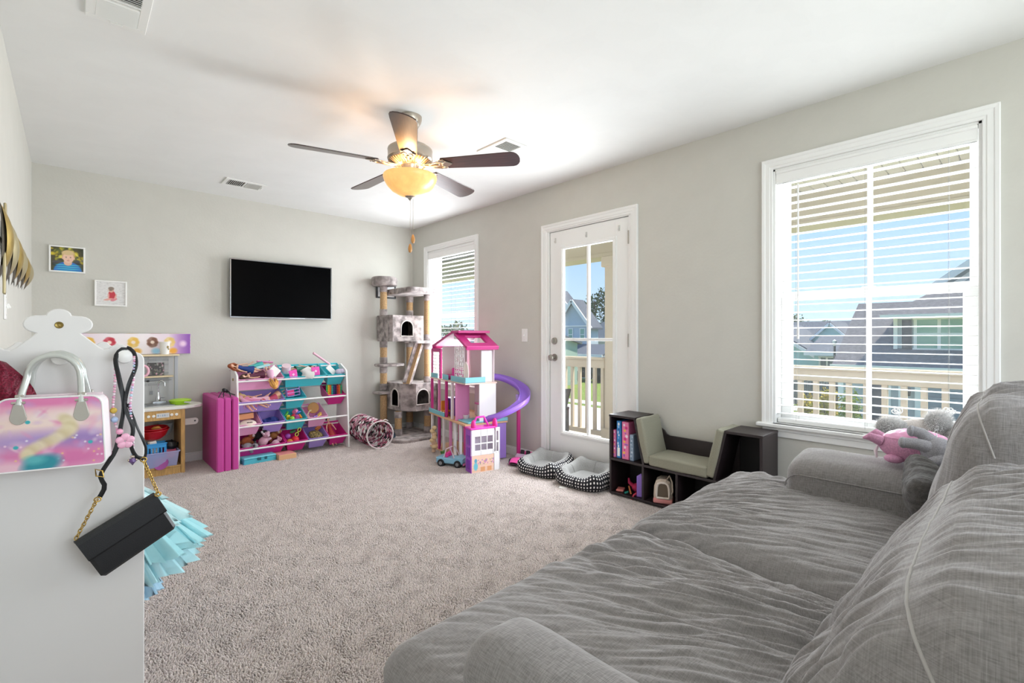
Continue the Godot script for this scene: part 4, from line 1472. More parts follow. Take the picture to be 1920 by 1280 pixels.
func link_chain(p: Node3D, a: Vector3, b: Vector3, n: int, m: Material) -> void:
	var pts := []
	for i in 10:
		var t := TAU * i / 10
		pts.append(V(0.0042 * cos(t), 0.0068 * sin(t), 0))
	var lk := MB.new().tube(pts, 0.0014, 5, true).done()
	var d := (b - a).normalized()
	for i in n:
		var up := d
		var x := up.cross(Vector3.BACK).normalized()
		var bs := Basis(x, up, x.cross(up))
		bs = bs * Basis(Vector3.UP, 0.9 if i % 2 else -0.7)
		part(p, "chain_link", lk, m, "", a.lerp(b, (i + 0.5) / n) + V(0, 0, 0.002 * sin(i * 1.9)), bs)

func black_clutch() -> void:
	var leather := M("black_leather", Color.html("0b0c10"), 0.42)
	relief(mottle(leather, ntex("leatherc", 256, noise(0.05, 3, FastNoiseLite.TYPE_SIMPLEX, 61), [[0.0, gray(0.85)], [1.0, gray(1.0)]]), 20.0, false), ntex("leatherh", 256, noise(0.08, 2, FastNoiseLite.TYPE_CELLULAR, 62)), 0.03)
	var gold := C("c9a85c", 0.25, 0.95)
	var o := thing("clutch_bag", "black leather clutch bag hanging aslant on its gold chain", "handbag", V(0.036, 0.507, -1.742))
	# local frame tilted 25.8 degrees: x along the bag's top edge
	var tilt := Basis(Vector3.BACK, deg_to_rad(25.8)) * ry(0.16)
	var b := MB.new().box(V(0.098, 0.0, -0.004), V(0.196, 0.125, 0.026), 0.008)
	part(o, "body", b, leather, "", Vector3.ZERO, tilt)
	var prof := [Vector2(-0.022, 0.056), Vector2(-0.016, 0.066), Vector2(-0.004, 0.069), Vector2(0.008, 0.066), Vector2(0.0125, 0.056), Vector2(0.0135, 0.006), Vector2(0.0125, 0.002), Vector2(0.0095, 0.006), Vector2(0.0095, 0.056), Vector2(0.004, 0.0635), Vector2(-0.004, 0.0645), Vector2(-0.014, 0.062), Vector2(-0.019, 0.056)]
	part(o, "flap", MB.new().prism(prof, 0.2, Transform3D(Basis(V(0, 0, 1), V(0, 1, 0), V(-1, 0, 0)) , V(-0.002, 0, 0)), 0.0).done() if false else MB.new().prism(prof, 0.2, Transform3D(Basis(V(0, 0, 1), V(0, 1, 0), V(1, 0, 0)), V(-0.002, 0, 0)), 0.001), leather, "", Vector3.ZERO, tilt)
	var off := V(-0.036, -0.507, 1.742)
	# chains from the two top corners, straps on up to the knob
	link_chain(o, V(0.008, 0.575, -1.74) + off, V(0.052, 0.672, -1.742) + off, 12, gold)
	link_chain(o, V(0.19, 0.652, -1.745) + off, V(0.154, 0.762, -1.745) + off, 13, gold)
	var strap := func(pts: Array, w: float) -> MB:
		var cu := Curve3D.new()
		for i in pts.size():
			var t: Vector3 = (pts[mini(i + 1, pts.size() - 1)] - pts[maxi(i - 1, 0)]) / 6.0
			cu.add_point(pts[i] + off, -t, t)
		var L := cu.get_baked_length()
		return MB.new().grid(36, 3, func(u: float, v: float) -> Vector3:
			var p := cu.sample_baked(u * L, true)
			var q := cu.sample_baked(minf(u * L + 0.004, L), true) - cu.sample_baked(maxf(u * L - 0.004, 0), true)
			var sd := q.normalized().cross(Vector3.BACK).normalized()
			var tw := sin(u * 9.0) * 0.5
			var ang := v * TAU / 3.0
			return p + (sd * cos(tw) + Vector3.BACK * sin(tw)) * w * 0.5 * cos(ang) + Vector3.BACK * 0.0022 * sin(ang))
	part(o, "strap", strap.call([V(0.054, 0.676, -1.742), V(0.066, 0.705, -1.741), V(0.058, 0.74, -1.741), V(0.088, 0.80, -1.742), V(0.1, 0.86, -1.745), V(0.108, 0.93, -1.748), V(0.098, 1.0, -1.75), V(0.09, 1.06, -1.755), V(0.103, 1.087, -1.76), V(0.118, 1.088, -1.762)], 0.016), leather)
	part(o, "strap", strap.call([V(0.154, 0.765, -1.745), V(0.136, 0.775, -1.744), V(0.124, 0.81, -1.744), V(0.128, 0.86, -1.745), V(0.112, 0.92, -1.748), V(0.118, 0.98, -1.75), V(0.136, 1.04, -1.755), V(0.13, 1.08, -1.76), V(0.116, 1.09, -1.764)], 0.014), leather)
	part(o, "strap", strap.call([V(0.155, 0.766, -1.748), V(0.158, 0.80, -1.748), V(0.135, 0.87, -1.75), V(0.118, 0.93, -1.752)], 0.010), leather)
	var f := MB.new()
	f.tube([V(0.048, 0.757, -1.738), V(0.063, 0.75, -1.738), V(0.066, 0.732, -1.738), V(0.05, 0.738, -1.738)].map(func(p): return p + off), 0.0022, 6, true)
	part(o, "buckle", f, gold)
	for p in [V(0.053, 0.672, -1.742), V(0.154, 0.764, -1.745), V(0.188, 0.655, -1.745)]:
		var pts := []
		for i in 10:
			pts.append(p + off + V(0.0075 * cos(TAU * i / 10), 0.0065 * sin(TAU * i / 10), 0.001))
		part(o, "ring", MB.new().tube(pts, 0.0018, 6, true), gold)

func bead_strings() -> void:
	# two strings of beads on the same knob
	var at := V(0.112, 1.066, -1.757)
	var pal := [C("f2b8cf", 0.3), C("d9c3ea", 0.3), C("f6e3ee", 0.3), C("b9d7ee", 0.3), C("e6a2c3", 0.3)]
	for q in [[[V(-0.02, 0.0, 0.0), V(-0.022, -0.08, 0.004), V(-0.026, -0.16, 0.006), V(-0.012, -0.225, 0.010)], "string of small pink beads with a pink flower charm", 0], [[V(0.022, 0.0, 0.0), V(0.02, -0.06, 0.004), V(0.012, -0.14, 0.008), V(0.018, -0.22, 0.008), V(0.017, -0.285, 0.008)], "string of lilac and silver beads with a purple gem drop", 1]]:
		var o := thing("bead_necklace", q[1], "necklace", at, 0, "bead strings on the wardrobe knob")
		var cu := Curve3D.new()
		var pts: Array = q[0]
		for i in pts.size():
			var t: Vector3 = (pts[mini(i + 1, pts.size() - 1)] - pts[maxi(i - 1, 0)]) / 6.0
			cu.add_point(pts[i], -t, t)
		var L := cu.get_baked_length()
		var bead := MB.new().ball(Vector3.ZERO, V(0.0037, 0.0034, 0.0037), Basis(), 8, 6).done()
		var n := int(L / 0.0072)
		for i in n:
			part(o, "bead", bead, pal[(i * 7 + i / 5) % 5 if q[2] == 1 else [0, 0, 2, 4][i % 4]], "", cu.sample_baked(L * (i + 0.5) / n, true))
		var big := MB.new().ball(Vector3.ZERO, Vector3.ONE * 0.0085, Basis(), 12, 8).done()
		var e: Vector3 = pts[pts.size() - 1]
		if q[2] == 0:
			part(o, "round_bead", big, C("d2b24a", 0.3), "", V(-0.025, -0.152, 0.01))
			part(o, "round_bead", big, C("a9bfe0", 0.3), "", V(-0.023, -0.178, 0.01))
			part(o, "round_bead", big, C("f0a9c6", 0.3), "", e + V(0.0, 0.012, 0.004))
			var f := MB.new()
			for i in 5:
				var a := TAU * i / 5 + 0.3
				f.ball(V(cos(a) * 0.012, sin(a) * 0.012, 0), V(0.0105, 0.0105, 0.005), Basis(), 10, 6)
			part(o, "flower_charm", f, C("f0b4cd", 0.25), "", e + V(0.012, -0.016, 0.008))
		else:
			var f := MB.new()
			f.lathe([Vector2(0, -0.014), Vector2(0.009, -0.002), Vector2(0.007, 0.006), Vector2(0, 0.008)], 8, Vector3.ZERO, Basis(), 0.1)
			part(o, "gem_drop", f, C("6a4a86", 0.1), "", e + V(0, -0.016, 0.004))
			part(o, "setting", MB.new().ball(V(0, 0, 0), V(0.006, 0.004, 0.004), Basis(), 8, 5).ball(V(0.009, -0.01, 0), V(0.003, 0.004, 0.003), Basis(), 6, 4).ball(V(-0.009, -0.01, 0), V(0.003, 0.004, 0.003), Basis(), 6, 4), C("d8c9b4", 0.25, 0.8), "", e + V(0, -0.004, 0.004))

# ------------------------------------------------------------------ play kitchen, folded mat
func bowl(r0: float, hh: float, t := 0.003) -> MB:
	return MB.new().lathe([Vector2(0, 0), Vector2(r0 * 0.5, 0), Vector2(r0 * 0.78, hh * 0.35), Vector2(r0 * 0.97, hh * 0.9), Vector2(r0 * 1.04, hh), Vector2(r0 * 1.03, hh + t), Vector2(r0 * 0.94, hh * 0.92), Vector2(r0 * 0.74, hh * 0.38), Vector2(r0 * 0.46, t), Vector2(0, t)], 24)

# open tub with sloping sides: bottom bw x bd, top tw x td
func tub(bw: float, bd: float, tw: float, td: float, hh: float, t := 0.004, rim := 0.008) -> MB:
	var f := MB.new()
	f.sg(-1)
	var B := func(w: float, d: float, y: float) -> Array:
		return [V(-w / 2, y, -d / 2), V(w / 2, y, -d / 2), V(w / 2, y, d / 2), V(-w / 2, y, d / 2)]
	var ob: Array = B.call(bw, bd, 0.0)
	var ot: Array = B.call(tw, td, hh)
	var ib: Array = B.call(bw - 2 * t, bd - 2 * t, t)
	var it: Array = B.call(tw - 2 * t, td - 2 * t, hh)
	var mid := V(0, hh / 2, 0)
	for i in 4:
		var j := (i + 1) % 4
		f.quad(ob[i], ob[j], ot[j], ot[i], mid)
		var out: Vector3 = (ib[i] + ib[j] + it[i] + it[j]) / 4.0
		f.quad(ib[i], ib[j], it[j], it[i], mid + (out - mid) * 2.5)
	f.quad(ob[0], ob[1], ob[2], ob[3], mid)
	f.quad(ib[0], ib[1], ib[2], ib[3], V(0, -1, 0))
	if rim > 0.0:
		var ro: Array = B.call(tw + 2 * rim, td + 2 * rim, hh)
		for i in 4:
			var j := (i + 1) % 4
			f.bar(ot[i].lerp(ro[i], 0.4), ot[j].lerp(ro[j], 0.4), rim, rim * 0.75, 0.002)
	return f

func build_kitchen() -> void:
	var birch := M("birch", Color.html("d9ab68"), 0.5)
	mottle(birch, ntex("woodgrain", 256, noise(0.02, 4, FastNoiseLite.TYPE_SIMPLEX, 71), [[0.0, gray(0.84)], [1.0, gray(1.0)]]), 1.0)
	birch.uv1_scale = Vector3(9, 1.5, 9)
	var pale := C("ece9e3", 0.4)
	var grey := C("b4b6b8", 0.4)
	var steel := C("b7babd", 0.25, 0.9)
	var o := thing("play_kitchen", "wooden toy kitchen with grey tiled back and small sink", "toy kitchen", V(0.34, 0, -4.9))
	var zf := 0.21
	var zb := -0.165
	# carcase
	var f := MB.new()
	f.bx(0.318, 0.346, 0, 0.53, zb, zf, 0.002)
	f.bx(-0.346, -0.318, 0, 0.53, zb, zf, 0.002)
	f.bx(-0.014, 0.014, 0.06, 0.53, zb, zf - 0.01, 0.002)
	part(o, "side_panel", f, birch)
	part(o, "plinth", MB.new().bx(-0.318, 0.318, 0.0, 0.06, zf - 0.02, zf - 0.005, 0.002).bx(-0.318, 0.318, 0.06, 0.075, zb, zf, 0.002), birch)
	part(o, "back_board", MB.new().bx(-0.318, 0.318, 0.06, 0.53, zb, zb + 0.008, 0.0), C("e3dfd6", 0.6))
	var cp := part(o, "control_panel", MB.new().bx(-0.318, 0.318, 0.45, 0.53, zf - 0.016, zf + 0.002, 0.002), birch)
	var dial := MB.new().lathe([Vector2(0, 0.006), Vector2(0.009, 0.006), Vector2(0.011, 0.004), Vector2(0.011, 0)], 14, Vector3.ZERO, Basis(Vector3.RIGHT, PI / 2)).done()
	for x in [0.105, 0.137, 0.255, 0.287, -0.2, -0.16]:
		part(cp, "dial", dial, C("f1eee8", 0.4), "", V(x, 0.49, zf + 0.002))
	var c := Cv.new(96, 32, h("d7d7d6"))
	for i in 5:
		c.rect(0.1 + i * 0.17, 0.3, 0.2 + i * 0.17, 0.72, [h("8fa6c2"), h("b9c4ce"), h("9db3cf")][i % 3])
	part(cp, "display", board(0.085, 0.036, 0.003, 0.0005), printed("kitchen_display", c.tex()), "", V(0.197, 0.472, zf + 0.002))
	# worktop with rounded leaf on the right
	var poly := [Vector2(-0.36, zb), Vector2(0.36, zb)]
	poly.append_array([Vector2(0.40, zb + 0.05), Vector2(0.45, zb + 0.12), Vector2(0.482, zb + 0.2), Vector2(0.485, zb + 0.27), Vector2(0.46, zb + 0.33), Vector2(0.41, zb + 0.37), Vector2(0.35, zf + 0.015), Vector2(-0.36, zf + 0.015)])
	part(o, "worktop", MB.new().prism(poly, -0.024, Transform3D(Basis(V(1, 0, 0), V(0, 0, 1), V(0, 1, 0)), V(0, 0.554, 0)), 0.004), pale)
	var wing := []
	for i in 9:
		var a := -PI / 2 + PI * i / 8
		wing.append(Vector2(0.43 + 0.026 * cos(a), 0.405 + 0.028 * sin(a)))
	wing.append_array([Vector2(0.346, 0.433), Vector2(0.346, 0.377)])
	var rk := part(o, "towel_bracket", MB.new().prism(wing, 0.012, Transform3D(Basis(), V(0, 0, 0.1)), 0.002), pale)
	part(rk, "bolt_cap", MB.new().cyl(V(0.43, 0.408, 0.108), V(0.43, 0.408, 0.1145), 0.007), C("5b5b5d", 0.4))
	# sink and tap
	part(o, "sink", MB.new().bx(0.09, 0.29, 0.552, 0.562, -0.09, 0.13, 0.004).bx(0.16, 0.26, 0.556, 0.575, -0.13, -0.08, 0.003), steel)
	part(o, "basin", MB.new().bx(0.105, 0.275, 0.5605, 0.563, -0.075, 0.115, 0.001), C("83868a", 0.3, 0.8))
	f = MB.new()
	f.lathe([Vector2(0.0, 0.575), Vector2(0.018, 0.575), Vector2(0.018, 0.6), Vector2(0.012, 0.625), Vector2(0.008, 0.65), Vector2(0, 0.65)], 14, V(0.2, 0, -0.1))
	var arc := [V(0.2, 0.64, -0.1), V(0.2, 0.70, -0.1)]
	for i in 8:
		var a := PI - PI * i / 7
		arc.append(V(0.222 + 0.022 * cos(a), 0.72 + 0.026 * sin(a), -0.1 + 0.012 * i / 7.0))
	arc.append(V(0.245, 0.70, -0.087))
	f.tube(arc, 0.0065, 10)
	f.tube([V(0.2, 0.605, -0.1), V(0.235, 0.605, -0.09), V(0.248, 0.612, -0.088)], 0.006, 8)
	part(o, "tap", f, C("c9cbce", 0.15, 0.95))
	# upper back: posts, top shelf, tiled panel, middle shelf
	for px in [0.312, -0.336]:
		part(o, "post", MB.new().bx(px, px + 0.024, 0.554, 0.956, -0.10, -0.075, 0.002), C("a9acb2", 0.45))
	part(o, "shelf", MB.new().bx(-0.35, 0.345, 0.957, 0.972, -0.165, -0.06, 0.003), C("e8d5b0", 0.5))
	part(o, "shelf", MB.new().bx(-0.31, 0.308, 0.775, 0.788, -0.155, -0.09, 0.003), C("e8d5b0", 0.5))
	part(o, "back_panel", MB.new().bx(-0.312, 0.312, 0.554, 0.957, -0.165, -0.158, 0.001), C("c3c4c4", 0.6))
	var tile := MB.new().bx(-0.046, 0.046, 0, 0.0165, 0, 0.004, 0.001).done()
	var tones := [C("b7b9bb", 0.5), C("abaeb1", 0.5), C("c2c4c5", 0.5)]
	for row in 13:
		var y := 0.705 + row * 0.019
		for k in 7:
			var x := -0.27 + k * 0.096 + (0.024 if row % 2 else -0.024)
			if absf(x) < 0.27:
				part(o, "tile", tile, tones[(row * 5 + k * 3) % 3], "", V(x, y, -0.158))
	# little picture, dangling tag, spoon hook
	c = Cv.new(64, 48, h("4d4a48"))
	var r := RandomNumberGenerator.new()
	r.seed = 4
	for i in 60:
		c.ell(r.randf(), r.randf(), 0.05, 0.06, [h("8a8884"), h("3a3a3c"), h("d9a0b0"), h("b7b4ae"), h("6a7a5c")][i % 5], 0.4, 0, 0.8)
	part(o, "oven_picture", board(0.115, 0.11, 0.006, 0.001), printed("kitchen_picture", c.tex()), "", V(0.19, 0.79, -0.152))
	part(o, "hook_rail", MB.new().bx(0.05, 0.3, 0.745, 0.749, -0.15, -0.146, 0.001), C("8b8d90", 0.3, 0.8))
	f = MB.new()
	f.ball(V(0.135, 0.745, -0.14), V(0.012, 0.008, 0.006), Basis(), 10, 6)
	part(o, "ladle", f, C("26262a", 0.4))
	part(o, "tag", MB.new().cyl(V(0.158, 0.66, -0.14), V(0.158, 0.70, -0.14), 0.001, -1, 5).bx(0.148, 0.168, 0.63, 0.66, -0.142, -0.139, 0.001), C("8e9092", 0.4, 0.5))
	# --- what stands on and in it
	c = Cv.new(320, 80, h("eedbe6"))
	for y in 80:
		for x in 320:
			c.im.set_pixel(x, y, h("e9cfe0").lerp(h("f7eef0"), clampf(1.4 - absf(x / 320.0 - 0.45) * 3, 0, 1)).lerp(h("8f4fb0"), clampf((x / 320.0 - 0.8) * 5.5, 0, 1)))
	for q in [[0.15, h("e9b84a")], [0.31, h("c42a3c")], [0.5, h("edbe4e")], [0.66, h("7a4a32")], [0.81, h("e8c674")]]:
		for i in 7:
			var a := TAU * i / 7
			c.ell(q[0] + 0.028 * cos(a), 0.42 + 0.17 * sin(a), 0.022, 0.10, q[1].lerp(Color.WHITE, 0.12 * (i % 3)), 0.3, a)
		c.ell(q[0], 0.42, 0.018, 0.08, h("f6e1cf"), 0.3)
		c.ell(q[0] + 0.03, 0.85, 0.035, 0.14, [h("e7a52e"), h("f2f6f8"), h("d68fc4"), h("eab040"), h("9fd2ee")][int(q[0] * 7) % 5], 0.4)
	c.ell(0.93, 0.5, 0.03, 0.14, h("f0d0e8"), 0.5)
	solo("canvas_print", "long lilac and pink flower print leaning on the toy kitchen's top shelf", "picture", board(0.80, 0.175, 0.016, 0.002), printed("flower_print", c.tex()), V(0.378, 0.9735, -5.058), eu(-0.03, 0, 0))
	# paper cup
	f = MB.new().lathe([Vector2(0, 0), Vector2(0.029, 0), Vector2(0.038, 0.1), Vector2(0.0405, 0.104), Vector2(0.0385, 0.107), Vector2(0.036, 0.103), Vector2(0.0275, 0.004), Vector2(0, 0.004)], 24)
	var cup := thing("paper_cup", "white paper cup on the toy kitchen's top shelf", "cup", V(0.585, 0.9725, -4.99))
	part(cup, "body", f, C("f4f2ec", 0.5))
	f = MB.new()
	f.ball(V(0.018, 0.062, 0.0295), V(0.010, 0.012, 0.004), ry(0.5), 10, 6)
	f.ball(V(0.024, 0.045, 0.0245), V(0.008, 0.006, 0.004), ry(0.7), 8, 5)
	part(cup, "printed_mark", f, C("a08a52", 0.5))
	# pink toy steering ring hung beside the shelf
	var ring := []
	for i in 20:
		ring.append(V(0.036 * cos(TAU * i / 20), 0.045 * sin(TAU * i / 20), 0))
	solo("toy_ring", "pink plastic toy ring propped at the kitchen's middle shelf", "toy", MB.new().tube(ring, 0.010, 10, true), C("f0b7c9", 0.35), V(0.434, 0.838, -4.95))
	# lime green toy pan with lid
	var pan := thing("toy_pan", "lime green toy pan lying on the worktop leaf", "toy pan", V(0.672, 0.5545, -4.83))
	part(pan, "pan", MB.new().lathe([Vector2(0, 0), Vector2(0.06, 0), Vector2(0.072, 0.012), Vector2(0.078, 0.03), Vector2(0.081, 0.032), Vector2(0.074, 0.032), Vector2(0.0, 0.03)], 28), C("a8d82e", 0.35))
	part(pan, "lid", MB.new().lathe([Vector2(0.079, 0.03), Vector2(0.08, 0.036), Vector2(0.06, 0.043), Vector2(0.0, 0.046)], 28), C("b6e236", 0.35))
	part(pan, "handle", MB.new().bar(V(0.02, 0.022, 0.072), V(0.06, 0.018, 0.11), 0.022, 0.012, 0.004), C("c9cbc2", 0.4))
	# red bowls with odds and ends above the bins
	var red := C("c01a26", 0.3)
	for q in [[V(0.488, 0.295, -4.79), 0.105, 0.075, "large red toy bowl under the kitchen worktop"], [V(0.492, 0.325, -4.785), 0.09, 0.06, "smaller red toy bowl nested in the large red bowl"]]:
		solo("toy_bowl", q[3], "bowl", bowl(q[1], q[2]), red, q[0], eu(0.06, 0, 0.03), "red toy bowls")
	solo("toy_pot", "grey toy pot behind the red bowls", "toy pot", bowl(0.055, 0.1), C("a9aeb0", 0.4), V(0.585, 0.29, -4.93))
	solo("toy_croissant", "golden toy pastry in the smaller red bowl", "toy food", MB.new().tube([V(-0.03, 0, 0), V(-0.015, 0.008, 0.012), V(0.01, 0.01, 0.014), V(0.03, 0, 0)], [0.006, 0.014, 0.014, 0.005], 8), C("d08a3e", 0.6), V(0.505, 0.375, -4.785))
	# clear lilac bin on the base with a blue basket in it
	var clear := M("clear_lilac_plastic", Color(0.80, 0.80, 0.96, 0.42), 0.3)
	clear.transparency = BaseMaterial3D.TRANSPARENCY_ALPHA
	var bin := thing("storage_bin", "clear lilac plastic bin on the toy kitchen's base", "storage bin", V(0.535, 0.0755, -4.79))
	part(bin, "tub", tub(0.19, 0.2, 0.215, 0.235, 0.115, 0.003, 0.008), clear)
	part(bin, "rim", MB.new().bx(-0.115, 0.115, 0.112, 0.122, 0.112, 0.124, 0.003).bx(0.105, 0.117, 0.112, 0.122, -0.12, 0.115, 0.003), clear)
	var blue := C("3f9fe0", 0.35)
	var bk := thing("toy_basket", "blue slotted toy shopping basket standing in the clear bin", "basket", V(0.50, 0.08, -4.765))
	f = MB.new()
	for s in [[-0.06, 0.06, 0.045, 0.05], [-0.06, 0.06, -0.05, -0.045]]:
		f.bx(s[0], s[1], 0.0, 0.03, s[2], s[3], 0.001)
		f.bx(s[0], s[1], 0.075, 0.1, s[2], s[3], 0.001)
		f.bx(s[0], s[1], 0.15, 0.18, s[2], s[3], 0.001)
		for i in 6:
			for y in [[0.03, 0.075], [0.1, 0.15]]:
				f.bx(-0.06 + i * 0.0218, -0.0505 + i * 0.0218, y[0], y[1], s[2], s[3], 0.001)
	f.bx(-0.065, -0.06, 0, 0.18, -0.05, 0.05, 0.001)
	f.bx(0.06, 0.065, 0, 0.18, -0.05, 0.05, 0.001)
	f.bx(-0.06, 0.06, 0, 0.004, -0.045, 0.045, 0.001)
	f.bx(-0.07, 0.07, 0.176, 0.186, -0.055, -0.044, 0.003)
	f.bx(-0.07, 0.07, 0.176, 0.186, 0.044, 0.055, 0.003)
	part(bk, "basket", f, blue)
	solo("toy_carton", "small white carton poking out of the blue basket", "toy carton", MB.new().box(V(0, 0.05, 0), V(0.05, 0.1, 0.035), 0.003), C("eceae4", 0.5), V(0.488, 0.185, -4.765), eu(0.1, 0.3, 0.2))
	var plate := MB.new().lathe([Vector2(0, 0), Vector2(0.03, 0), Vector2(0.05, 0.008), Vector2(0.051, 0.011), Vector2(0.03, 0.004), Vector2(0, 0.004)], 20).done()
	for q in [[V(0.585, 0.175, -4.77), "d5406a", eu(1.2, 0.3, 0.2), "pink toy plate standing in the clear bin"], [V(0.53, 0.10, -4.69), "b05aa8", eu(0.9, 0.2, 0.6), "purple toy plate at the front of the clear bin"]]:
		solo("toy_plate", q[3], "toy plate", plate, C(q[1], 0.4), q[0], q[2], "toy plates in the bin")
	solo("toy_kettle", "black toy kettle on top of the things in the clear bin", "toy kettle", MB.new().lathe([Vector2(0, 0), Vector2(0.045, 0.005), Vector2(0.052, 0.03), Vector2(0.035, 0.06), Vector2(0.01, 0.066), Vector2(0, 0.075)], 16).tube([V(0.045, 0.02, 0), V(0.075, 0.045, 0.0), V(0.085, 0.06, 0)], [0.012, 0.008, 0.006], 8), C("1b1c20", 0.4), V(0.595, 0.2, -4.8), eu(0.2, 0.5, -0.1))
	# folded pink gym mat
	var pink := M("pink_vinyl", Color.html("c9469c"), 0.5)
	var mt := thing("folding_mat", "bright pink folding gym mat standing upright beside the toy shelves", "gym mat", V(0.95, 0, -4.775))
	var x := -0.079
	for k in 3:
		var w: float = [0.054, 0.052, 0.048][k]
		part(mt, "panel", MB.new().box(V(x + w / 2, 0.306, 0), V(w - 0.001, 0.612, 0.585 - 0.008 * k), 0.009), pink)
		if k < 2:
			part(mt, "hinge_seam", MB.new().bx(x + w - 0.003, x + w + 0.003, 0.585, 0.607, -0.28, 0.285, 0.002), C("a93582", 0.6))
		x += w + (0.001 if k == 0 else 0.008)
	# black strap tied on top
	f = MB.new()
	f.tube([V(-0.05, 0, 0.06), V(-0.025, 0.035, 0.03), V(0.0, 0.055, 0.0), V(0.025, 0.05, -0.02), V(0.05, 0.02, -0.03), V(0.085, 0.004, 0.0)], 0.004, 7)
	f.tube([V(-0.01, 0, 0.04), V(-0.005, 0.04, 0.01), V(0.01, 0.06, -0.01), V(0.035, 0.035, 0.03), V(0.04, 0.0, 0.05)], 0.004, 7)
	f.ball(V(0.003, 0.05, 0), V(0.016, 0.02, 0.02), eu(0.3, 0.2, 0.5), 10, 8)
	f.ball(V(0.022, 0.043, -0.005), V(0.013, 0.018, 0.013), eu(0.1, 0.7, 0.8), 10, 8)
	solo("carry_strap", "knotted black strap lying on the pink folding mat", "strap", f, C("17171b", 0.6), V(0.95, 0.615, -4.62))

# ------------------------------------------------------------------ toy shelves
const ORG := Vector3(1.56, 0, -4.62)
var nbin := 0

func rail_y(row: int) -> float:
	return 0.724 - 0.2 * row

# where things in a bin sit: origin in the middle of its mouth, x along the shelf, y out of the mouth, z forwards
func bin_frame(row: int, col: float, w: float) -> Transform3D:
	var a := 0.42
	var x := -0.5 + col * 0.2 + w * 0.1
	var b := Basis(Vector3.RIGHT, a)
	var zf := -0.02 - 0.018 * (3 - row)
	return Transform3D(b, ORG + V(x, rail_y(row) + 0.018, zf) + b * V(0, 0, -0.125))

func bin_thing(row: int, col: float, w: float, label: String, m: Material) -> void:
	var t := bin_frame(row, col, w)
	var o := thing("toy_bin", label, "bin", Vector3.ZERO, 0, "coloured bins on the toy shelves")
	o.transform = t
	var ww := w * 0.2 - 0.016
	var f := tub(ww - 0.05, 0.2, ww, 0.25, 0.125, 0.003, 0.007)
	part(o, "tub", f, m, "", V(0, -0.125, 0))

func put(nm: String, label: String, cat: String, mesh, m: Material, t: Transform3D, at: Vector3, b := Basis(), group := "") -> MeshInstance3D:
	var o := solo(nm, label, cat, mesh, m, Vector3.ZERO, Basis(), group)
	o.transform = t * Transform3D(b, at)
	return o

func doll(label: String, t: Transform3D, at: Vector3, b: Basis, dress: String, hair: String, long := true) -> void:
	var o := thing("doll", label, "doll", Vector3.ZERO, 0, "fashion dolls in the toy bins")
	o.transform = t * Transform3D(b.scaled(Vector3.ONE * 1.2), at)
	var skin := C("e6b59a", 0.45)
	# one body: torso, head, limbs, feet towards -y
	var f := MB.new()
	f.lathe([Vector2(0.0, -0.02), Vector2(0.017, -0.01), Vector2(0.019, 0.0), Vector2(0.012, 0.03), Vector2(0.017, 0.055), Vector2(0.014, 0.07), Vector2(0.006, 0.076), Vector2(0.005, 0.088), Vector2(0.006, 0.09)], 12)
	f.ball(V(0, 0.104, 0), V(0.013, 0.017, 0.014), Basis(), 12, 8)
	for s in [-1.0, 1.0]:
		f.tube([V(0.015 * s, 0.066, 0), V(0.028 * s, 0.04, 0.004), V(0.036 * s, 0.012, 0.012), V(0.038 * s, 0.0, 0.016)], [0.006, 0.0055, 0.004, 0.005], 7)
		f.tube([V(0.009 * s, -0.005, 0), V(0.012 * s, -0.06, 0.006), V(0.013 * s, -0.11, 0.0), V(0.013 * s, -0.122, 0.012)], [0.010, 0.0085, 0.005, 0.004], 7)
	part(o, "body", f, skin)
	f = MB.new()
	f.lathe([Vector2(0.0155, 0.062), Vector2(0.0185, 0.055), Vector2(0.0138, 0.03), Vector2(0.0205, 0.0), Vector2(0.034, -0.045), Vector2(0.03, -0.044), Vector2(0.018, 0.0)], 14)
	part(o, "dress", f, C(dress, 0.6))
	f = MB.new()
	f.ball(V(0, 0.110, -0.005), V(0.018, 0.019, 0.018), Basis(), 12, 8)
	if long:
		for i in 15:
			var a := PI * 0.9 + PI * 1.2 * i / 14.0
			f.tube([V(0.012 * cos(a), 0.112, 0.010 * sin(a)), V(0.023 * cos(a) + 0.003 * sin(i * 2.3), 0.09, 0.018 * sin(a) - 0.003), V(0.027 * cos(a) + 0.006 * sin(i * 1.7), 0.06, 0.016 * sin(a) - 0.008 + 0.006 * sin(i * 2.9)), V(0.022 * cos(a) + 0.01 * sin(i * 3.1), 0.03, -0.012 + 0.008 * sin(i * 1.3))], [0.006, 0.0065, 0.0045, 0.0015], 6)
	part(o, "hair", f, C(hair, 0.55))

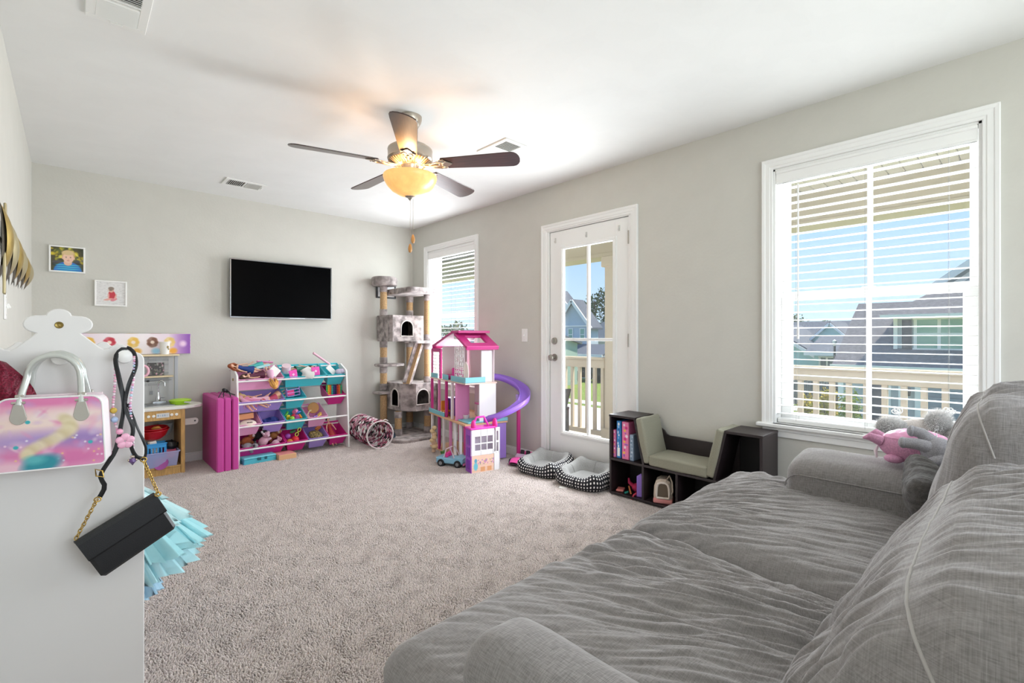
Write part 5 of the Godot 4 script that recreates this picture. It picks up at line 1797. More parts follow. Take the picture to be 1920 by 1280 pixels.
func plush(label: String, t: Transform3D, at: Vector3, b: Basis, body: String, accent: String, sc := 1.0) -> void:
	var o := thing("plush_toy", label, "soft toy", Vector3.ZERO, 0, "soft toys in the bottom bin")
	o.transform = t * Transform3D(b.scaled(Vector3.ONE * sc), at)
	var bm := fabric("plush_" + body, h(body), 30.0, 0.1, 0.7)
	var am := fabric("plush_" + accent, h(accent), 30.0, 0.1, 0.7)
	var f := MB.new()
	f.ball(V(0, 0, 0), V(0.045, 0.038, 0.038), Basis(), 14, 9)
	f.ball(V(0.055, 0.022, 0), V(0.03, 0.028, 0.028), Basis(), 14, 9)
	for s in [-1.0, 1.0]:
		f.tube([V(0.025, -0.01, 0.02 * s), V(0.05, -0.03, 0.035 * s)], [0.016, 0.012], 8)
		f.tube([V(-0.03, -0.01, 0.02 * s), V(-0.05, -0.03, 0.035 * s)], [0.016, 0.012], 8)
	part(o, "body", f, bm)
	f = MB.new()
	for s in [-1.0, 1.0]:
		f.ball(V(0.05, 0.048, 0.02 * s), V(0.010, 0.016, 0.012), Basis(), 8, 6)
	part(o, "ear", f, am)
	part(o, "muzzle", MB.new().ball(V(0.083, 0.016, 0), V(0.012, 0.011, 0.014), Basis(), 10, 6), am)
	part(o, "nose", MB.new().ball(V(0.094, 0.019, 0), V(0.004, 0.004, 0.005), Basis(), 6, 4), C("1a1a1c", 0.3))

func build_organizer() -> void:
	var white := C("efeeec", 0.4)
	var o := thing("toy_organizer", "white toy shelf frame holding four rows of tilted bins", "toy shelves", ORG)
	for s in [-1.0, 1.0]:
		var poly := [Vector2(0.0, 0), Vector2(-0.015, 0.3), Vector2(-0.058, 0.775), Vector2(-0.075, 0.79), Vector2(-0.2, 0.845), Vector2(-0.235, 0.835), Vector2(-0.25, 0.80), Vector2(-0.33, 0.0), Vector2(-0.27, 0.0), Vector2(-0.25, 0.03), Vector2(-0.08, 0.03), Vector2(-0.06, 0.0)]
		var pl := part(o, "side_panel", MB.new().prism(poly, 0.016 * s, Transform3D(Basis(V(0, 0, 1), V(0, 1, 0), V(-1, 0, 0)), V(0.503 * s - 0.0, 0, 0)), 0.002), white)
		pl.position.x = 0.0
	for row in 4:
		var y := rail_y(row)
		var zf := -0.015 - 0.018 * (3 - row)
		part(o, "rail", MB.new().cyl(V(-0.505, y, zf), V(0.505, y, zf), 0.0085, -1, 10), white)
		part(o, "rail", MB.new().cyl(V(-0.505, y + 0.098, zf - 0.235), V(0.505, y + 0.098, zf - 0.235), 0.0085, -1, 10), white)
	part(o, "end_cap", MB.new().cyl(V(-0.523, 0.745, -0.1), V(-0.517, 0.745, -0.1), 0.012), C("8d7a45", 0.4, 0.6))
	var pink := C("f3b0d6", 0.4)
	var teal := C("4ccad6", 0.4)
	var purple := C("b097e0", 0.4)
	var hot := C("d8308f", 0.4)
	for q in [
		[0, 0, 2, "wide light pink bin at the top left of the toy shelves", pink], [0, 2, 2, "wide teal bin in the top row of the toy shelves", teal], [0, 4, 1, "narrow teal bin at the top right of the toy shelves", teal],
		[1, 0, 2, "wide purple bin in the second row of the toy shelves", purple], [1, 2, 1, "narrow teal bin holding a toy bed, second row", teal], [1, 4, 1, "narrow magenta bin holding rainbow bubble strips", hot],
		[2, 0, 1, "narrow light pink bin at the left of the third row", pink], [2, 1, 1, "narrow purple bin holding a navy pouch, third row", purple], [2, 2, 1, "narrow teal bin of bright small toys, third row", teal], [2, 3, 1, "narrow light pink bin with round wicker lid, third row", pink],
		[3, 0, 2, "wide magenta bin of soft toys in the bottom row", hot], [3, 2, 1, "narrow magenta bin holding green toy glasses, bottom row", hot], [3, 3, 1, "narrow purple bin holding a leopard pouch, bottom row", purple], [3, 4, 1, "narrow magenta bin at the bottom right", hot]]:
		bin_thing(q[0], q[1], q[2], q[3], q[4])
	var card := C("ecebe8", 0.6)
	var t := bin_frame(0, 0, 2)
	doll("auburn haired doll in navy dress lying in the top left bin", t, V(-0.10, 0.05, 0.02), eu(-1.0, 0.3, 1.1), "1f3f86", "9a5330")
	doll("brown haired doll in maroon dress lying in the top left bin", t, V(-0.02, 0.01, 0.07), eu(-1.3, 0.3, 1.5), "5a1f3a", "4a2c22")
	doll("blonde doll with hair hanging over the top left bin's front", t, V(0.09, 0.0, 0.1), eu(1.9, 0.2, 0.15), "d9a9c4", "d39a4e")
	doll("doll in teal dress at the back of the top left bin", t, V(0.0, 0.03, -0.07), eu(-1.4, 0, 1.9), "4fb7b4", "c98a52")
	put("paper_square", "white square card tilted in the top left bin", "card", MB.new().box(Vector3.ZERO, V(0.085, 0.085, 0.012), 0.002), card, t, V(0.125, 0.035, 0.06), eu(-0.7, 0.1, 0.75))
	put("toy_scarf", "folded pale cloth strip in the top left bin", "cloth", MB.new().box(Vector3.ZERO, V(0.13, 0.012, 0.03), 0.004), C("a9d6da", 0.8), t, V(0.05, 0.045, -0.03), eu(0.2, 0.3, 0.1))
	put("toy_mirror", "pink framed toy mirror at the back of the top left bin", "toy", MB.new().box(Vector3.ZERO, V(0.15, 0.02, 0.012), 0.004), C("d98fb9", 0.4), t, V(0.08, 0.06, -0.09), eu(0.3, 0, -0.15))
	t = bin_frame(0, 2, 2)
	put("toy_canister", "white and pink printed canister in the wide teal bin", "canister", MB.new().cyl(V(0, -0.03, 0), V(0, 0.04, 0), 0.04, -1, 20), C("e9cfd9", 0.5), t, V(-0.15, 0.02, 0.0), eu(0.1, 0, 0.1))
	for q in [[V(-0.12, 0.02, 0.115), eu(-0.35, 0.1, 0.15), "hot pink toy card leaning over the front of the wide teal bin"], [V(0.105, 0.02, 0.07), eu(-0.5, -0.1, 0.12), "hot pink toy card standing inside the wide teal bin"]]:
		var k := put("toy_card", q[2], "card", MB.new().box(Vector3.ZERO, V(0.075, 0.085, 0.008), 0.003), C("ec4fb4", 0.4), t, q[0], q[1], "hot pink toy cards")
		part(k, "emblem", MB.new().box(V(0, 0, 0.0045), V(0.02, 0.02, 0.002), 0.001, eu(0, 0, 0.78)), C("f7c9e6", 0.4))
	put("paper_fan", "pleated white paper fan lying in the wide teal bin", "paper fan", MB.new().grid(30, 1, func(u: float, v: float) -> Vector3:
		var a := lerpf(0.1, 1.5, u)
		var r := lerpf(0.06, 0.17, v)
		return V(r * cos(a) - 0.05, 0.006 * (1 if int(u * 30) % 2 else -1) + 0.01, -r * sin(a) + 0.1)), card, t, V(0.03, 0.005, 0.04), eu(0.15, -0.9, 0))
	doll("dark haired doll in a green dress in the wide teal bin", t, V(0.0, -0.01, -0.04), eu(-1.4, 0, -1.4), "1f6f62", "2c2320")
	t = bin_frame(0, 4, 1)
	put("paper_card", "white card standing in the top right teal bin", "card", MB.new().box(Vector3.ZERO, V(0.05, 0.105, 0.01), 0.002), card, t, V(-0.03, 0.01, 0.04), eu(-0.5, 0, 0.75))
	put("toy_wand", "clear pink tube wand sticking out of the top right teal bin", "toy wand", MB.new().cyl(V(0, -0.1, 0), V(0, 0.1, 0), 0.011, -1, 12).cyl(V(0, 0.1, 0), V(0, 0.112, 0), 0.012, -1, 12), C("e6b3c6", 0.3), t, V(-0.10, 0.09, -0.05), eu(-0.3, 0, 0.95))
	put("toy_pompom", "pale lilac gauze pompom in the top right teal bin", "toy", MB.new().ball(Vector3.ZERO, V(0.045, 0.03, 0.035), Basis(), 16, 10).ball(V(0.02, 0.01, 0.01), V(0.03, 0.025, 0.03), Basis(), 12, 8), C("cfc6dc", 0.7), t, V(0.05, 0.0, 0.07))
	t = bin_frame(1, 0, 2)
	for q in [[V(-0.12, -0.035, 0.06), "f0b6cc", "e3c07c", "first of the pink dressed dolls heaped in the wide purple bin, leftmost"], [V(-0.05, -0.03, 0.07), "e99abf", "e8cf96", "blonde doll in rose dress left of centre in the wide purple bin"], [V(0.02, -0.03, 0.05), "f3c6d6", "d9a860", "doll in palest pink dress at the centre of the wide purple bin"], [V(0.09, -0.03, 0.06), "c04a6a", "3a2a24", "dark haired doll in crimson dress in the wide purple bin"], [V(0.13, -0.025, 0.03), "e2b18f", "2d211d", "dark haired doll with bare legs at the right of the purple bin"]]:
		doll(q[3], t, q[0], eu(-1.35, q[0].x * 3, 1.2 + q[0].x * 4), q[1], q[2])
	t = bin_frame(1, 2, 1)
	var bed := thing("toy_bed", "lilac framed toy bed with hot pink pad in the teal bin", "toy bed")
	bed.transform = t * Transform3D(eu(-0.5, 0.1, 0.05), V(0.0, 0.0, 0.02))
	var f := MB.new()
	for x in [-0.06, 0.06]:
		f.bx(x - 0.003, x + 0.003, -0.03, 0.035, -0.02, 0.02, 0.001)
		f.bx(x - 0.003, x + 0.003, -0.03, 0.05, 0.017, 0.02, 0.001)
	for y in [-0.03, 0.0, 0.03]:
		f.bx(-0.06, 0.06, y - 0.003, y + 0.003, 0.014, 0.02, 0.001)
	part(bed, "frame", f, C("c79adf", 0.4))
	part(bed, "pad", MB.new().bx(-0.055, 0.01, -0.025, 0.025, 0.004, 0.016, 0.004), C("d9307e", 0.5))
	t = bin_frame(1, 4, 1)
	var sheet := thing("bubble_sheet", "rainbow sheet of bubble strips standing in the magenta bin", "toy")
	sheet.transform = t * Transform3D(eu(-0.55, 0, -0.05), V(0.0, -0.005, 0.03))
	var bub := MB.new().ball(Vector3.ZERO, V(0.008, 0.008, 0.006), Basis(), 8, 5).done()
	for i in 9:
		var cs: String = ["3fae5c", "f2c531", "ee7d2c", "35b6a4", "2c3f8f", "2a2a5a", "d5352f", "ee7d2c", "46b884"][i]
		var st := part(sheet, "strip", MB.new().bx(-0.0085, 0.0085, -0.055, 0.055, -0.003, 0.003, 0.002), C(cs, 0.4), "", V(-0.074 + i * 0.0185, 0, 0))
		for k in 6:
			part(st, "bubble", bub, C(cs, 0.4), "", V(0, -0.046 + k * 0.0184, 0.003))
	t = bin_frame(2, 0, 1)
	put("cardboard_box", "small tan cardboard box in the left pink bin", "box", MB.new().box(Vector3.ZERO, V(0.13, 0.05, 0.03), 0.003), C("d9986b", 0.7), t, V(-0.01, 0.01, 0.0), eu(-0.4, 0, 0.06))
	var hat := thing("toy_bowl", "cream toy dish with dark marks in the left pink bin", "toy dish")
	hat.transform = t * Transform3D(eu(-0.3, 0, 0), V(0.0, -0.03, 0.075))
	part(hat, "dish", MB.new().lathe([Vector2(0, 0.035), Vector2(0.04, 0.034), Vector2(0.062, 0.02), Vector2(0.072, 0.0), Vector2(0.066, 0.0), Vector2(0.05, 0.02), Vector2(0, 0.028)], 20), C("eadccb", 0.5))
	f = MB.new()
	for i in 4:
		f.box(V(-0.018 + i * 0.012, 0.031, 0.047), V(0.008, 0.010, 0.004), 0.001, eu(-0.9, 0, 0))
	part(hat, "mark", f, C("1e1c1c", 0.5))
	t = bin_frame(2, 1, 1)
	put("fabric_pouch", "crumpled navy pouch in the purple bin", "pouch", MB.new().grid(20, 14, func(u: float, v: float) -> Vector3:
		var a := TAU * u
		var e := PI * (v - 0.5)
		var k := 1.0 + 0.14 * sin(a * 3 + v * 7) * cos(e)
		return V(cos(a) * cos(e) * 0.066 * k, sin(e) * 0.034 * k, sin(a) * cos(e) * 0.05 * k)), fabric("navy_cloth", h("22337e"), 20.0), t, V(0.0, -0.045, 0.05), eu(0.3, 0, 0.1))
	put("fabric_pouch", "small rumpled navy cloth beside the pouch in the purple bin", "pouch", MB.new().grid(14, 8, func(u: float, v: float) -> Vector3:
		return V((u - 0.5) * 0.08, 0.02 * sin(u * 7) * sin(v * 5) + 0.015 * (1 - v), (v - 0.5) * 0.06)), fabric("navy_cloth", h("22337e"), 20.0), t, V(-0.045, -0.03, 0.07), eu(0.5, 0.4, 0.2))
	# bright little toys
	t = bin_frame(2, 2, 1)
	var kinds := [["e2c22f", "yellow"], ["4fae3f", "green"], ["cf2f3f", "red"], ["e77fb0", "pink"], ["e98a2c", "orange"], ["5a7fd0", "blue"], ["8fc73a", "lime"], ["c44f9a", "magenta"]]
	var places := ["at the left", "at the back", "in the middle", "at the top", "at the right", "behind the rest", "at the front left", "at the front"]
	var spots := [V(-0.055, -0.02, 0.05), V(-0.06, -0.01, 0.0), V(0.0, -0.02, 0.04), V(0.015, 0.0, 0.0), V(0.055, -0.025, 0.05), V(0.05, -0.015, 0.0), V(-0.03, -0.015, 0.085), V(0.02, -0.015, 0.085)]
	for i in 8:
		var mesh: MB
		match i % 4:
			0: mesh = MB.new().box(Vector3.ZERO, V(0.03, 0.05, 0.022), 0.004)
			1: mesh = MB.new().tube([V(-0.03, 0, 0), V(-0.01, 0.012, 0), V(0.014, 0.012, 0), V(0.034, 0, 0)], [0.006, 0.012, 0.012, 0.005], 9)
			2: mesh = MB.new().ball(Vector3.ZERO, V(0.025, 0.025, 0.025), Basis(), 14, 9)
			3: mesh = MB.new().lathe([Vector2(0, 0), Vector2(0.022, 0), Vector2(0.026, 0.03), Vector2(0.012, 0.045), Vector2(0, 0.046)], 12)
		put("small_toy", "%s little plastic toy %s of the teal bin in the third row" % [kinds[i][1], places[i]], "toy", mesh, C(kinds[i][0], 0.35), t, spots[i], eu(i * 0.7, i * 1.3, i * 0.5), "bright plastic toys in the teal bin")
	t = bin_frame(2, 3, 1)
	put("wicker_lid", "round tan wicker lid standing in the light pink bin", "lid", MB.new().lathe([Vector2(0, 0.008), Vector2(0.03, 0.009), Vector2(0.05, 0.006), Vector2(0.055, 0.0), Vector2(0, 0)], 22), C("b98a55", 0.8), t, V(0.0, 0.015, -0.02), eu(1.0, 0, 0.1))
	put("toy_rattle", "cream toy ring propped at the left of the light pink bin", "toy", MB.new().tube([V(-0.02, -0.03, 0), V(-0.035, 0, 0), V(-0.02, 0.03, 0), V(0.0, 0.04, 0)], 0.006, 8), C("e2d2a8", 0.5), t, V(-0.04, -0.01, 0.05), eu(-0.4, 0, 0))
	put("toy_cheese", "yellow toy wedge in the light pink bin", "toy food", MB.new().prism([Vector2(-0.03, 0), Vector2(0.03, 0), Vector2(0.03, 0.03)], 0.03, Transform3D(), 0.003), C("d9b35a", 0.5), t, V(0.02, -0.03, 0.06), eu(-0.3, 0.4, 0))
	put("toy_brush", "purple toy brush at the front of the light pink bin", "toy", MB.new().box(Vector3.ZERO, V(0.05, 0.02, 0.016), 0.005), C("7a5ab0", 0.5), t, V(-0.01, -0.02, 0.085), eu(0, 0.3, 0.1))
	# soft toys
	t = bin_frame(3, 0, 2)
	plush("brown and white plush puppy at the left of the bottom bin", t, V(-0.11, -0.0, 0.02), eu(0.2, 0.6, 0.1), "a5562a", "efe6dc")
	plush("black and white plush animal in the bottom bin", t, V(0.0, 0.02, -0.01), eu(0.2, -0.5, 0.4), "1d1c1e", "eeeeee")
	plush("grey striped plush animal at the front of the bottom bin", t, V(-0.11, -0.02, 0.085), eu(0.2, -0.4, -0.1), "a9a9ad", "55555a", 0.95)
	plush("pale pink plush animal in the middle of the bottom bin", t, V(0.02, 0.0, 0.06), eu(0.2, 0.9, 0.8), "efb9cd", "f7d6e2", 1.05)
	plush("tan plush animal at the right of the bottom bin", t, V(0.12, 0.0, -0.01), eu(0.3, 0.3, 0.3), "b0713c", "e6d3bd", 0.9)
	plush("small pale pink plush pig at the front right of the bottom bin", t, V(0.12, -0.02, 0.08), eu(0.1, 0.5, 0.1), "f0c3d3", "e9a9c2", 0.75)
	t = bin_frame(3, 2, 1)
	var gl := thing("toy_glasses", "lime green toy glasses propped in the magenta bin", "toy glasses")
	gl.transform = t * Transform3D(eu(-0.5, 0.2, 0.9), V(0.03, 0.03, 0.03))
	for s in [-1.0, 1.0]:
		var pts := []
		for i in 14:
			pts.append(V(0.024 * s + 0.018 * cos(TAU * i / 14), 0.015 * sin(TAU * i / 14), 0))
		part(gl, "rim", MB.new().tube(pts, 0.004, 7, true), C("c3d94a", 0.35))
	part(gl, "bridge", MB.new().cyl(V(-0.007, 0.003, 0), V(0.007, 0.003, 0), 0.003), C("c3d94a", 0.35))
	put("toy_ball", "small purple ball at the left of the magenta bin", "ball", MB.new().ball(Vector3.ZERO, Vector3.ONE * 0.026, Basis(), 16, 10), C("a44fb4", 0.4), t, V(-0.055, -0.01, 0.02))
	put("toy_tomato", "red toy tomato in the magenta bin", "toy food", MB.new().ball(Vector3.ZERO, V(0.035, 0.028, 0.035), Basis(), 16, 10), C("d2232f", 0.35), t, V(0.0, -0.02, 0.07))
	put("toy_bun", "orange toy bun at the front left of the magenta bin", "toy food", MB.new().ball(Vector3.ZERO, V(0.028, 0.016, 0.028), Basis(), 14, 8), C("c9883a", 0.6), t, V(-0.05, -0.025, 0.08))
	put("toy_leaf", "dark green toy leaf at the back of the magenta bin", "toy food", MB.new().ball(Vector3.ZERO, V(0.03, 0.006, 0.018), Basis(), 12, 6), C("2f6a3a", 0.5), t, V(0.0, 0.01, -0.02), eu(0.6, 0.3, 0.4))
	t = bin_frame(3, 3, 1)
	var leo := M("leopard_cloth", Color.html("b39a55"), 0.7)
	mottle(leo, ntex("leopard", 128, noise(0.06, 1, FastNoiseLite.TYPE_CELLULAR, 88), [[0.0, gray(0.06)], [0.35, gray(0.1)], [0.45, gray(1.0)], [1.0, gray(0.8)]]), 14.0, false)
	put("leopard_pouch", "black and gold leopard print pouch in the purple bin", "pouch", MB.new().grid(18, 10, func(u: float, v: float) -> Vector3:
		var a := TAU * u
		var e := PI * (v - 0.5)
		return V(cos(a) * cos(e) * 0.075, sin(e) * 0.03 * (1 + 0.2 * sin(a * 4)), sin(a) * cos(e) * 0.06)), leo, t, V(0.0, -0.02, 0.05), eu(0.2, 0, -0.2))
	put("toy_purse", "tan toy purse behind the leopard pouch", "toy purse", MB.new().box(Vector3.ZERO, V(0.06, 0.045, 0.02), 0.006), C("b86a3a", 0.6), t, V(0.035, 0.02, -0.01), eu(0.1, 0.2, 0.6))
	t = bin_frame(3, 4, 1)
	doll("small dark haired doll in red dress in the bottom right bin", t, V(-0.04, -0.02, 0.02), eu(-0.7, 0, 0.15), "b03a3a", "2b1d1a", false)
	for i in 4:
		put("toy_bead", ["white", "red", "gold", "pink"][i] + " loose bead on the floor of the bottom right bin", "bead", MB.new().ball(Vector3.ZERO, Vector3.ONE * 0.008, Basis(), 8, 6), C(["e9e4e0", "c22a35", "c79a3a", "e38fb6"][i], 0.4), t, V(-0.02 + i * 0.026, -0.06, 0.075 - 0.01 * (i % 2)), Basis(), "loose beads")
	# boxes on the carpet below
	var cyan := thing("toy_case", "flat cyan toy case on the carpet below the shelves", "toy case", V(1.23, 0, -4.63), 0.05)
	part(cyan, "base", MB.new().bx(-0.14, 0.13, 0.0, 0.045, -0.1, 0.04, 0.006), C("55bfd0", 0.4))
	part(cyan, "lid", MB.new().bx(-0.14, 0.13, 0.046, 0.062, -0.1, 0.042, 0.006), C("6fcbd8", 0.4))
	part(cyan, "clasp", MB.new().bx(-0.03, 0.0, 0.03, 0.055, 0.04, 0.048, 0.002).bx(0.03, 0.05, 0.03, 0.055, 0.04, 0.048, 0.002), C("24606e", 0.4))
	var bx_ := thing("wooden_puzzle_box", "tan puzzle box with red pattern on the carpet below the shelves", "box", V(1.44, 0, -4.6), 0.06)
	part(bx_, "box", MB.new().bx(-0.075, 0.08, 0.0, 0.05, -0.1, 0.05, 0.003), C("dfae82", 0.6))
	part(bx_, "printed_top", MB.new().bx(-0.07, 0.075, 0.05, 0.053, -0.095, 0.045, 0.001), C("d98f8a", 0.6))

# ------------------------------------------------------------------ cat tower and tunnel in the corner
func plush_grey() -> StandardMaterial3D:
	if mats.has("plush_grey"):
		return mats["plush_grey"]
	var m := M("plush_grey", Color.html("b8adaa"), 0.95)
	mottle(m, ntex("crushed", 256, noise(0.014, 4, FastNoiseLite.TYPE_SIMPLEX, 91), [[0.0, gray(0.55)], [0.45, gray(0.8)], [0.7, gray(0.97)], [1.0, gray(1.0)]]), 2.2)
	relief(m, texs["clothh"] if texs.has("clothh") else ntex("clothh", 256, noise(0.09, 3, FastNoiseLite.TYPE_SIMPLEX, 8)), 0.15)
	m.rim_enabled = true
	m.rim = 0.5
	return m

func build_cat_corner() -> void:
	fabric("_prime", Color.WHITE)
	var fur := plush_grey()
	var sisal := M("sisal", Color.html("cba77a"), 0.9)
	mottle(sisal, ntex("sisaln", 128, noise(0.06, 2, FastNoiseLite.TYPE_SIMPLEX, 92), [[0.0, gray(0.75)], [1.0, gray(1.0)]]), 8.0)
	var rope := ntex("rope", 64, noise(0.001, 1), [[0.0, Color.BLACK], [1.0, Color.WHITE]])
	if rope: pass
	var black := C("060606", 0.9)
	var o := thing("cat_tower", "tall grey plush cat tower with two houses and sisal posts", "cat tower", V(2.78, 0, -4.7))
	var s := V(-2.78, 0, 4.7)
	var P := {"d": V(2.60, 0, -4.93), "a": V(2.634, 0, -4.66), "b": V(2.963, 0, -4.585), "c": V(2.95, 0, -4.95)}
	# rounded slab helper: polygon in plan
	var slab := func(x0: float, x1: float, z0: float, z1: float, r: float, y0: float, y1: float) -> MB:
		var poly := []
		for q in [[x1 - r, z1 - r, 0.0], [x0 + r, z1 - r, PI / 2], [x0 + r, z0 + r, PI], [x1 - r, z0 + r, 1.5 * PI]]:
			for i in 6:
				var a: float = q[2] + i * PI / 10
				poly.append(Vector2(q[0] + r * cos(a), q[1] + r * sin(a)))
		return MB.new().prism(poly, y1 - y0, Transform3D(Basis(V(1, 0, 0), V(0, 0, 1), V(0, 1, 0)), V(0, y0, 0) + s), 0.008)
	part(o, "base", slab.call(2.47, 3.03, -5.04, -4.36, 0.14, 0.0, 0.04), fur)
	# posts: sisal shafts wound with rope, plush cuffs at both ends
	for q in [["d", 0.04, 0.46, false], ["d", 0.52, 0.78, true], ["d", 0.82, 1.07, true], ["d", 1.365, 1.70, true], ["a", 0.04, 0.30, true], ["b", 0.04, 0.30, true], ["c", 0.04, 0.30, true], ["b", 0.605, 1.05, true], ["b", 1.08, 1.6, true], ["c", 0.605, 1.07, true], ["c", 1.365, 1.6, true]]:
		var p: Vector3 = P[q[0]] + s
		var y0: float = q[1]
		var y1: float = q[2]
		var prof := []
		var n := int((y1 - y0) / 0.006)
		for i in n:
			prof.append(Vector2(0.0385 + (0.0012 if i % 2 else 0.0), lerpf(y0, y1, float(i) / (n - 1))))
		part(o, "sisal_post", MB.new().lathe(prof, 18, p, Basis(), 9.0), sisal)
		if q[3]:
			for e in [[y0, y0 + 0.07], [y1 - 0.07, y1]]:
				part(o, "plush_cuff", MB.new().lathe([Vector2(0.041, e[0]), Vector2(0.0435, e[0] + 0.006), Vector2(0.0435, e[1] - 0.006), Vector2(0.041, e[1])], 18, p), fur)
	# lower house: faceted front, two arched holes
	var house := func(nm: String, plan: Array, y0: float, y1: float, holes: Array) -> void:
		var poly := []
		for p in plan:
			poly.append(Vector2(p[0], p[1]))
		var b := Transform3D(Basis(V(1, 0, 0), V(0, 0, 1), V(0, 1, 0)), s)
		var hm := part(o, nm, MB.new().prism(poly, 0.02, b.translated(V(0, y0, 0)), 0.005).prism(poly, 0.02, b.translated(V(0, y1 - 0.02, 0)), 0.005), fur)
		# walls with arched openings: thin panels between successive corners
		for i in plan.size():
			var A := Vector2(plan[i][0], plan[i][1])
			var B := Vector2(plan[(i + 1) % plan.size()][0], plan[(i + 1) % plan.size()][1])
			var L := A.distance_to(B)
			var dir := (B - A) / L
			var ins := V(-dir.y, 0, dir.x)
			var hole = null
			for hh in holes:
				if hh[0] == i:
					hole = hh
			var t := Transform3D(Basis(V(dir.x, 0, dir.y), V(0, 1, 0), V(dir.x, 0, dir.y).cross(V(0, 1, 0))), V(A.x, y0, A.y) + s + V(dir.x, 0, dir.y).cross(V(0, 1, 0)) * 0.002)
			var ph := y1 - y0
			var pl := [Vector2(0, 0), Vector2(L, 0), Vector2(L, ph), Vector2(0, ph)]
			if hole == null:
				part(hm, "side", MB.new().prism(pl, -0.012, t, 0.0), fur)
				continue
			var c0: float = hole[1] * L
			var w: float = hole[2] / 2
			var b0: float = hole[3]
			var top: float = hole[4]
			var path := [Vector2(0, 0), Vector2(c0 - w, 0), Vector2(c0 - w, b0), Vector2(c0 - w, top - w)]
			for k in 9:
				var a := PI - PI * k / 8
				path.append(Vector2(c0 + w * cos(a), top - w + w * sin(a)))
			path.append_array([Vector2(c0 + w, b0), Vector2(c0 + w, 0), Vector2(L, 0), Vector2(L, ph), Vector2(0, ph)])
			var f := MB.new().prism(path, -0.012, t, 0.0)
			f.prism([Vector2(c0 - w, 0), Vector2(c0 + w, 0), Vector2(c0 + w, b0), Vector2(c0 - w, b0)], -0.012, t, 0.0)
			part(hm, "side", f, fur)
			var rim := []
			for k in 13:
				var a := PI - PI * k / 12
				rim.append(t * V(c0 + w * cos(a), top - w + w * sin(a), 0.002))
			rim.push_front(t * V(c0 - w, b0, 0.002))
			rim.append(t * V(c0 + w, b0, 0.002))
			part(hm, "trim", MB.new().tube(rim, 0.007, 7, true), C("d2cbc5", 0.95))
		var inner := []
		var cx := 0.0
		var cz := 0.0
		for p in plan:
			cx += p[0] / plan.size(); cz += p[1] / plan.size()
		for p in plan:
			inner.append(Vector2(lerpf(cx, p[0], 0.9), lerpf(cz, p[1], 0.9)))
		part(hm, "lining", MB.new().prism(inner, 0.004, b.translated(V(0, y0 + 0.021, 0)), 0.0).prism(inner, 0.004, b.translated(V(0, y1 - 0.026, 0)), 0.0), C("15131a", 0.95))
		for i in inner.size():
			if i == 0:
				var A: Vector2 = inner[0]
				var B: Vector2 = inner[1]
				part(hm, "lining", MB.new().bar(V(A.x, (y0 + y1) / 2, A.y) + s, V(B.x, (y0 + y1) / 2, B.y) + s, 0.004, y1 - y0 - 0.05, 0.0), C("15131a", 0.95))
	# corners run from back right, back left, round the front
	house.call("lower_house", [[3.03, -5.04], [2.64, -5.04], [2.64, -4.83], [2.655, -4.64], [2.76, -4.5], [3.03, -4.5]], 0.305, 0.605, [[2, 0.42, 0.14, 0.045, 0.235], [4, 0.32, 0.16, 0.07, 0.235]])
	house.call("upper_house", [[3.0, -5.05], [2.585, -5.05], [2.585, -4.76], [2.605, -4.73], [3.0, -4.73]], 1.07, 1.365, [[3, 0.45, 0.155, 0.06, 0.235]])
	part(o, "top_platform", slab.call(2.655, 3.045, -5.04, -4.45, 0.06, 1.6, 1.665), fur)
	part(o, "perch", MB.new().lathe([Vector2(0, 1.70), Vector2(0.13, 1.70), Vector2(0.142, 1.712), Vector2(0.145, 1.76), Vector2(0.14, 1.79), Vector2(0.125, 1.80), Vector2(0.115, 1.785), Vector2(0, 1.78)], 30, P.d + s + V(0.01, 0, 0.0), Basis(), 0.9), fur)
	part(o, "shelf", MB.new().prism([Vector2(2.52, -5.0), Vector2(2.80, -5.0), Vector2(2.85, -4.93), Vector2(2.82, -4.85), Vector2(2.7, -4.81), Vector2(2.55, -4.84), Vector2(2.515, -4.91)], 0.03, Transform3D(Basis(V(1, 0, 0), V(0, 0, 1), V(0, 1, 0)), V(0, 0.785, 0) + s), 0.006), fur)
	part(o, "shelf", MB.new().prism([Vector2(2.5, -5.0), Vector2(2.64, -5.0), Vector2(2.70, -4.9), Vector2(2.64, -4.83), Vector2(2.53, -4.85)], 0.03, Transform3D(Basis(V(1, 0, 0), V(0, 0, 1), V(0, 1, 0)), V(0, 0.475, 0) + s), 0.006), fur)
	part(o, "shelf", slab.call(2.72, 3.03, -4.72, -4.47, 0.05, 1.05, 1.08), fur)
	# ramp
	var r0 := V(2.86, 1.045, -4.60) + s
	var r1 := V(2.68, 0.61, -4.56) + s
	part(o, "ramp", MB.new().bar(r0, r1, 0.11, 0.025, 0.004, V(0, 0.1, 1)), fur)
	part(o, "ramp_mat", MB.new().bar(r0 + V(-0.014, 0.0, 0.010), r1 + V(-0.014, 0.0, 0.010), 0.1, 0.006, 0.002, V(-1, 0.35, 0.3)), sisal)
	# crinkle tunnel woven of rag strips
	var tn := thing("cat_tunnel", "round woven rag cat tunnel in pink, black and white", "cat tunnel", V(2.262, 0.14, -4.36))
	var ax := (V(2.318, 0.135, -4.93) - V(2.262, 0.14, -4.36))
	var az := ax.normalized()
	var u := az.cross(Vector3.UP).normalized()
	var v := u.cross(az)
	var f := MB.new()
	var pal := [h("d9a3b4"), h("2b2226"), h("efe6e6"), h("7a3147"), h("c98aa0"), h("a34a63"), h("f3ecec"), h("4a2a35")]
